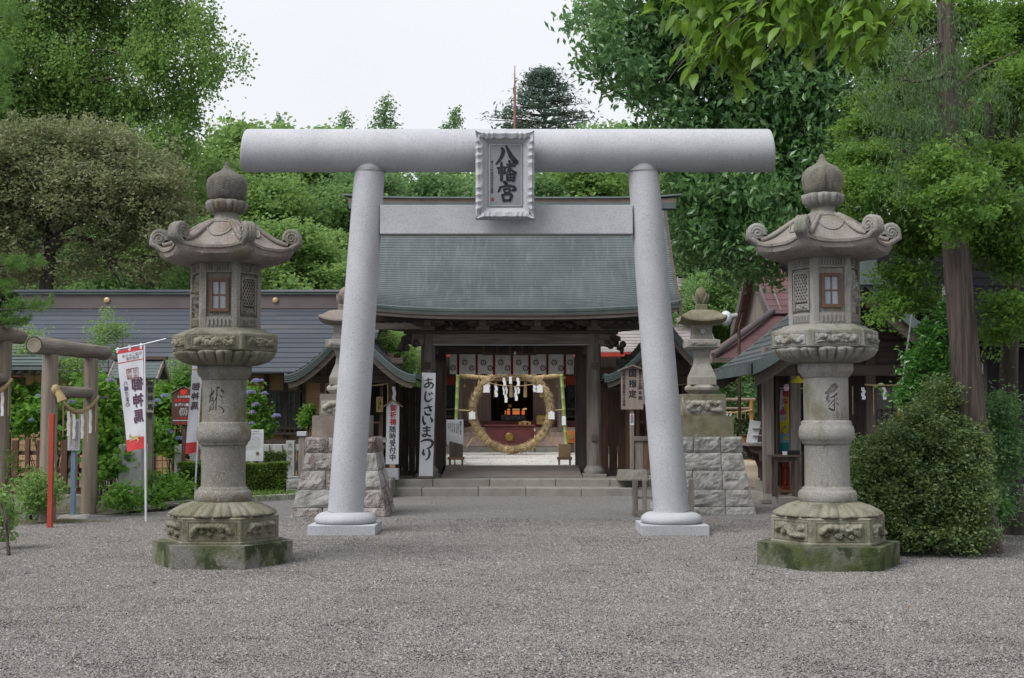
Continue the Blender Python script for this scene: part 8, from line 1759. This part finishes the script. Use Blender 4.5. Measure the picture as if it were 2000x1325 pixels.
for px, py, Y in ((1330,-20,6.6),(1380,0,6.4),(1430,10,6.5),(1480,20,6.3),(1530,10,6.4),(1580,20,6.2),(1640,30,6.2),(1690,20,6.3),(1740,30,6.4),(1500,60,6.5),(1560,70,6.3),(1620,80,6.1),(1420,60,6.6),(1370,50,6.5),(1680,60,6.0),(1350,90,6.6),(1400,110,6.5),(1450,120,6.6),(1600,30,6.7),(1660,110,6.2),(1345,60,6.3),(1390,80,6.2),(1470,90,6.4),(1530,60,6.1),(1585,100,6.3),(1440,160,6.5),(1360,130,6.4),(1700,100,6.3),(1720,70,6.1),(1490,110,6.2),(1410,30,6.3),(1550,40,6.6),(1640,70,6.5),(1310,30,6.6),(1335,120,6.5),(1500,20,6.7)):
    e = at(px, py, Y); st_ = e+Vector((random.uniform(-.05,.38), random.uniform(-.1,.1), random.uniform(.22,.42))); mid_ = st_.lerp(e,.5)+Vector((random.uniform(-.06,.06),0,.05)); pts = [st_, mid_, e, e+Vector((-.08,0,-.10))]; limb(tk, pts, .005, .002, 5); limb(tk, [st_, st_.lerp(Vector((2.1,6.4,4.3)),.5)+Vector((0,0,.1)), (2.1,6.4,4.3)], .007, .01, 5)
    for f in np.linspace(.1, 1.0, 20):
        b_ = (st_.lerp(mid_, f/.55) if f < .55 else mid_.lerp(e, (f-.55)/.45))
        for s_ in (-1, 1):
            if random.random() < .12: continue
            d = Vector((random.uniform(-1,.6), random.uniform(-.8,.8), random.uniform(-1.1,-.1))); P = b_+Vector((random.uniform(-.05,.05),random.uniform(-.06,.06),random.uniform(-.04,.02)))
            big_leaf(V5, F5, P, d, Vector((random.uniform(-.5,.5), random.uniform(-.7,.3), 1)), random.uniform(.075,.13), random.uniform(.038,.058)); W5 += [random.random()]*8
me = bpy.data.meshes.new('crown'); me.from_pydata([tuple(v) for v in V5], [], F5); a_ = me.attributes.new('var', 'FLOAT', 'FACE'); a_.data.foreach_set('value', W5); me.polygons.foreach_set('use_smooth', [True]*len(F5))
cht = thing('cherry_tree', 'cherry bough with large bright hanging leaves overhead', 'tree', ch_b); obj('trunk', tk, MATS['bark_grey'], cht); link('crown', me, LM['cherry'], cht)

# ---- shrubs
def shrub(name, label, blobs, per, m, size, L, W, mat, loc, stems=12, cat='shrub', group=None, droop=.1, stem_r=.012, flat=.7, shell=(.4,1.12), tilt=1.1):
    C, cen, var = clumps(blobs, per, m, size, flat, shell); keep = C[:, 2] > .02; C, var = C[keep], var[keep]; Q = leaf_quads(C, L, W, droop, tilt); tk = MB(); loc = Vector(loc)
    for i in range(stems): c_ = Vector(cen[rng.integers(len(cen))]); s0 = loc+Vector((random.uniform(-.12,.12), random.uniform(-.1,.1), 0)); limb(tk, [s0, s0.lerp(c_,.5)+Vector((0,0,.1)), c_], stem_r, stem_r*.3, 5)
    t_ = thing(name, label, cat, loc, group); obj('stems', tk, MATS['bark_dark'], t_); link('foliage', leaf_mesh('foliage', Q, var), LM[mat], t_); return t_
random.seed(21); Ys = 14.95
shrub('round_shrub', 'big rounded small-leaved evergreen shrub at the foot of the cedar', [px_blob(px, py, Ys+dy, rx, ry, rd, w) for px, py, rx, ry, dy, rd, w in ((1790,960,90,80,0,.5,1.1),(1840,780,40,45,.2,.3,.5),(1680,905,30,30,0,.3,.4),(1725,910,62,60,-.1,.4,.8),(1850,900,75,90,.1,.5,1),(1800,850,60,60,.1,.4,.8),(1720,980,50,60,-.2,.4,.8),(1860,1000,70,60,-.1,.45,.9),(1830,820,50,40,.2,.35,.6),(1905,860,25,40,.1,.3,.4),(1690,950,36,50,-.1,.3,.6),(1760,1040,90,30,-.2,.4,.9),(1870,1045,70,30,-.3,.35,.8),(1900,960,36,60,-.35,.3,.6))] + [px_blob(1785+112*math.cos(a)*q, 945+108*math.sin(a)*q, 14.7, 20+14*(q-.75), 18, .25, .3) for a, q in [(i*.36, random.uniform(.75,1.22)) for i in range(18)]], 150, 26, .052, .044, .026, 'shrub', ground(1800, 1075), 26)
shrub('climbing_shrub', 'glossy leafy bush climbing beside the cedar trunk', [px_blob(px, py, 16.2, rx, ry, .3, 1) for px, py, rx, ry in ((1830,660,30,45),(1815,720,45,40),(1850,760,40,40),(1775,770,30,22),(1850,620,22,24))], 90, 18, .08, .075, .035, 'glossy', ground(1850, 1040), 10)
shrub('dark_undershrub', 'dark shaded bush behind the cedar trunk', [px_blob(px, py, 16.4, rx, ry, .4, 1) for px, py, rx, ry in ((1960,880,35,70),(1940,980,30,40),(1950,800,35,40))], 120, 16, .09, .06, .03, 'broad', ground(1955, 1030), 10)
shrub('broad_leaf_sprig', 'low sprig of long leaves at the cedar foot', [px_blob(1958, 1000, 15.2, 16, 18, .1, 1)], 14, 2, .03, .15, .05, 'glossy', ground(1950, 1035), 5, droop=.4)
# hedge clipped square
hg = thing('clipped_hedge', 'low square-clipped green hedge in front of the stone fence', 'hedge', (gx(455, 25), 25, .05)); hx0, hx1, hy0, hy1, hz1 = gx(351, 24.9), gx(563, 24.9), 24.75, 25.25, gz(905, 24.75)
n = 15000; C = np.stack([rng.uniform(hx0,hx1,n), rng.uniform(hy0,hy1,n), rng.uniform(.05,hz1,n)], 1); f = rng.integers(0,3,n); C[f==0,1] = hy0+np.abs(rng.normal(0,.03,(f==0).sum())); C[f==1,2] = hz1-np.abs(rng.normal(0,.025,(f==1).sum())); e = (f==2); C[e,1] = hy0+np.abs(rng.normal(0,.06,e.sum()))
C[:,1] += .025*np.sin(C[:,0]*9)*np.sin(C[:,2]*11); C[:,2] += .02*np.sin(C[:,0]*7+1)*(C[:,2]>hz1*.8)
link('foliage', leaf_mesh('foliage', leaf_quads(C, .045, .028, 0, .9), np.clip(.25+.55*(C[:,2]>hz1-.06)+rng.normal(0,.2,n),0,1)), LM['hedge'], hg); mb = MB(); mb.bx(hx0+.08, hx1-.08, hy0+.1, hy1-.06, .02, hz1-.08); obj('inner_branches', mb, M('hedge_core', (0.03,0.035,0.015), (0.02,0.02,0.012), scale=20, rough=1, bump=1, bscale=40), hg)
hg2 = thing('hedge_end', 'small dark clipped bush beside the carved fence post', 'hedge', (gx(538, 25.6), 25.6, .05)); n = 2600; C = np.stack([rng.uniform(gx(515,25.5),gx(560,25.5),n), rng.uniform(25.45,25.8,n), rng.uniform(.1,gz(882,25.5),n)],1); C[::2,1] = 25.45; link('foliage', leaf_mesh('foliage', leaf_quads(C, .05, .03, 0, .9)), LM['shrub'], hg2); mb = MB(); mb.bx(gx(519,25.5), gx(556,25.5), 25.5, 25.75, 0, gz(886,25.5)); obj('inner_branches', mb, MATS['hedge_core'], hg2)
# hydrangeas
def hydrangea(label, blobs, loc, heads, per=60, L=.13, W=.085, mat='hydr', fl='petal', seed=1):
    random.seed(seed); t_ = shrub('hydrangea', label, blobs, per, 9, .10, L, W, mat, loc, 12, 'hydrangea', 'hydrangeas along the fence', .25, .01, .6)
    for px, py, Y, r_ in heads:
        c = at(px, py, Y); k = 90; d = rng.normal(0,1,(k,3)); d /= np.linalg.norm(d,axis=1)[:,None]; d[:,2] = np.abs(d[:,2])*.8-.1; Cc = np.array(c)+d*r_
        link('flower_head', leaf_mesh('flower_head', leaf_quads(Cc, r_*.5, r_*.42, 0, .5), np.clip(rng.normal(.5,.25,k),0,1)), LM[fl], t_, False)
    return t_
pb = lambda *a: px_blob(*a)
hydrangea('leafy hydrangea thicket with pale blue lace flowers behind the log torii', [pb(60,810,23.2,40,45,.5,1), pb(110,800,23.2,45,45,.5,1), pb(40,770,23.4,30,30,.4,.6), pb(140,850,23.0,20,30,.4,.5)], (gx(90,23.2),23.2,0), [(75,775,22.8,.06),(62,822,22.6,.05)], 75, seed=2)
hydrangea('tall hydrangea bank with blue lace flowers between log torii and banner', [pb(200,790,22.3,40,50,.5,1), pb(205,860,22.0,38,40,.5,1), pb(235,900,21.8,30,30,.4,.7), pb(180,760,22.6,25,30,.4,.7), pb(190,920,21.6,25,25,.4,.5)], (gx(205,22),22,0), [(215,745,21.9,.07),(205,778,21.9,.05),(140,787,21.6,.06),(236,762,21.8,.05)], 80, fl='petal_v', seed=3)
hydrangea('bushy hydrangea with round blue flower heads behind the heritage sign', [pb(315,800,26.6,35,40,.4,1), pb(355,870,26.6,35,25,.3,.8), pb(305,850,25.6,22,35,.4,.8), pb(350,770,26.9,34,30,.3,.8), pb(385,840,26.8,20,25,.3,.5)], (gx(330,26.5),26.5,.05), [(308,784,25.9,.07),(322,775,26.0,.08),(300,792,25.9,.06),(333,846,26.0,.065),(350,858,26.0,.08),(326,842,26.0,.06),(372,834,26.2,.06),(327,948,22.6,.045)], 75, seed=4)
hydrangea('tall hydrangea with violet flower heads beside the info panel', [pb(495,800,26.9,22,40,.3,1), pb(510,830,26.9,26,30,.3,1), pb(490,770,26.9,16,30,.25,.6)], (gx(500,26.9),26.9,.07), [(490,768,26.5,.09),(500,746,26.5,.085),(510,745,26.5,.06),(517,770,26.5,.07),(500,792,26.5,.08),(493,807,26.5,.07),(540,814,26.4,.085),(492,828,26.4,.06),(478,774,26.5,.06)], 60, .10, .06, fl='petal_v', seed=5)
hydrangea('low bright hydrangea at the foot of the granite marker post', [pb(240,975,20.6,32,24,.35,1), pb(320,950,22.4,35,26,.4,1), pb(300,975,21.6,30,20,.35,.8), pb(345,955,23.2,22,20,.3,.6)], (gx(280,21.3),21.3,.02), [], 60, .10, .05, seed=6)
# small shrubs, saplings, pine
random.seed(31)
shrub('bamboo_like_shrub', 'small arching yellow-green shrub beside the red post', [px_blob(px, py, 18.9, rx, ry, .3, 1) for px, py, rx, ry in ((75,945,36,22),(55,965,22,20),(100,965,22,20),(70,985,26,16))], 60, 9, .07, .085, .024, 'lime', ground(72, 1015), 30, droop=.5, stem_r=.006)
shrub('foreground_sapling', 'bright young broad-leaved sapling at the edge of the gravel', [px_blob(px, py, 15.4, rx, ry, .2, 1) for px, py, rx, ry in ((8,975,16,20),(2,1020,20,24),(20,1015,12,16),(5,1050,12,12))], 16, 4, .06, .13, .05, 'lime', ground(2, 1085), 8, droop=.3)
shrub('pale_sapling', 'thin pale sapling beside the log torii pillar', [px_blob(px, py, 19.6, rx, ry, .2, 1) for px, py, rx, ry in ((20,890,12,20),(28,920,14,20),(22,950,12,16))], 16, 7, .07, .05, .028, 'hedge', ground(20, 1005), 6)
shrub('yellow_green_sapling', 'slender yellow-green sapling rising before the slate roof', [px_blob(px, py, 24.0, rx, ry, .2, 1) for px, py, rx, ry in ((212,615,10,14),(205,640,28,10),(225,650,26,9),(200,668,28,10),(215,690,30,10),(238,640,18,7),(185,645,18,7))], 20, 12, .09, .055, .03, 'lime', (gx(213,24.0),24.0,.05), 9, stem_r=.014)
shrub('leafy_bush', 'loose green bush behind the log torii top', [px_blob(px, py, 23.8, rx, ry, .3, 1) for px, py, rx, ry in ((60,690,35,22),(120,720,40,20),(165,705,35,20),(150,740,40,15),(60,655,20,15))], 50, 12, .11, .06, .034, 'lime', (gx(110,23.8),23.8,.05), 12)
shrub('garden_bush', 'dense dark green bush before the office wall', [px_blob(px, py, 27.2, rx, ry, .4, 1) for px, py, rx, ry in ((350,740,36,35),(320,760,30,30),(375,720,22,26))], 80, 14, .12, .07, .04, 'forest', (gx(345,27.2),27.2,.07), 14)
shrub('potted_bush', 'small bright bush beside the guardian hut', [px_blob(px, py, 26.6, rx, ry, .2, 1) for px, py, rx, ry in ((600,820,11,16),(604,800,8,8))], 40, 10, .06, .08, .05, 'hydr', (gx(600,26.6),26.6,0), 8)
shrub('courtyard_maple', 'light green maple sprays between hut roof and gate', [px_blob(px, py, 33.0, rx, ry, .5, 1) for px, py, rx, ry in ((770,690,26,16),(800,700,22,18),(785,735,24,14),(806,745,16,14),(762,665,20,14))], 60, 16, .13, .08, .05, 'lime', (gx(790,33),33,.2), 10, stem_r=.03, cat='maple')
shrub('roadside_bush', 'green bushes under the orange torii', [px_blob(px, py, 44.5, rx, ry, .8, 1) for px, py, rx, ry in ((1440,830,40,50),(1480,800,40,60),(1400,800,40,60),(1455,860,14,14))], 70, 22, .3, .16, .1, 'forest_dark', (gx(1440,44.5),44.5,0), 12)
# pine boughs at the left edge
random.seed(41); C, V2, Tt = [], [], []; Yn = 20.5; tk = MB(); pb_ = Vector((gx(-60,Yn),Yn,0)); limb(tk, [pb_, pb_+Vector((.1,0,2)), at(-40,560,Yn), at(-60,300,Yn), at(-50,100,Yn)], .14, .05, 9)
for px, py, k, sx, sy in ((30,515,40,50,9),(50,600,36,45,10),(20,630,30,40,9),(-10,560,26,30,10),(10,120,26,20,30),(20,30,22,24,18),(5,190,16,16,18)):
    limb(tk, [at(-50, py+12, Yn), at((px-50)/2, py+6, Yn), at(px+sx*.6, py, Yn)], .04, .008, 6)
    for q in range(k):
        c_ = np.array(at(px+random.gauss(0,sx*.6), py+random.gauss(0,sy*.6), Yn+random.uniform(-.35,.35))); m = 60; d = rng.normal(0,1,(m,3))+np.array([.25,0,.7]); d /= np.linalg.norm(d,axis=1)[:,None]; C.append(c_+d*.055); Tt.append(d); V2.append(np.clip(rng.uniform(.2,.9)+rng.normal(0,.1,m),0,1))
C = np.concatenate(C); tree('pine_tree', 'pine with bright tufted needle boughs beside the log torii', pb_, tk, MATS['bark_dark'], leaf_quads(C, .11, .007, T=np.concatenate(Tt)), np.concatenate(V2), 'pine')
# low ground cover along the bed edges
n = 5000; xx = rng.uniform(gx(195,21), gx(610,24), n); C = np.stack([xx, 21.2+3.6*(xx-gx(195,21))/(gx(610,24)-gx(195,21))+rng.normal(0.5,.35,n), rng.uniform(.02,.14,n)],1)
struct(link('ground_cover', leaf_mesh('ground_cover', leaf_quads(C, .09, .018, -.8, .5)), LM['hedge']), 'stuff', 'grassy ground cover along the planting bed')
# a few fallen leaves on the gravel
n = 46; C = np.stack([rng.uniform(-3.6, 3.8, n), rng.uniform(7.6, 16.5, n), np.full(n, .014)], 1)
struct(link('fallen_leaves', leaf_mesh('fallen_leaves', leaf_quads(C, .055, .03, 0, .25)), leafmat('leaf_fallen', (0.11,0.06,0.03), (0.18,0.12,0.05), .1)), 'stuff', 'scattered small brown fallen leaves on the gravel')
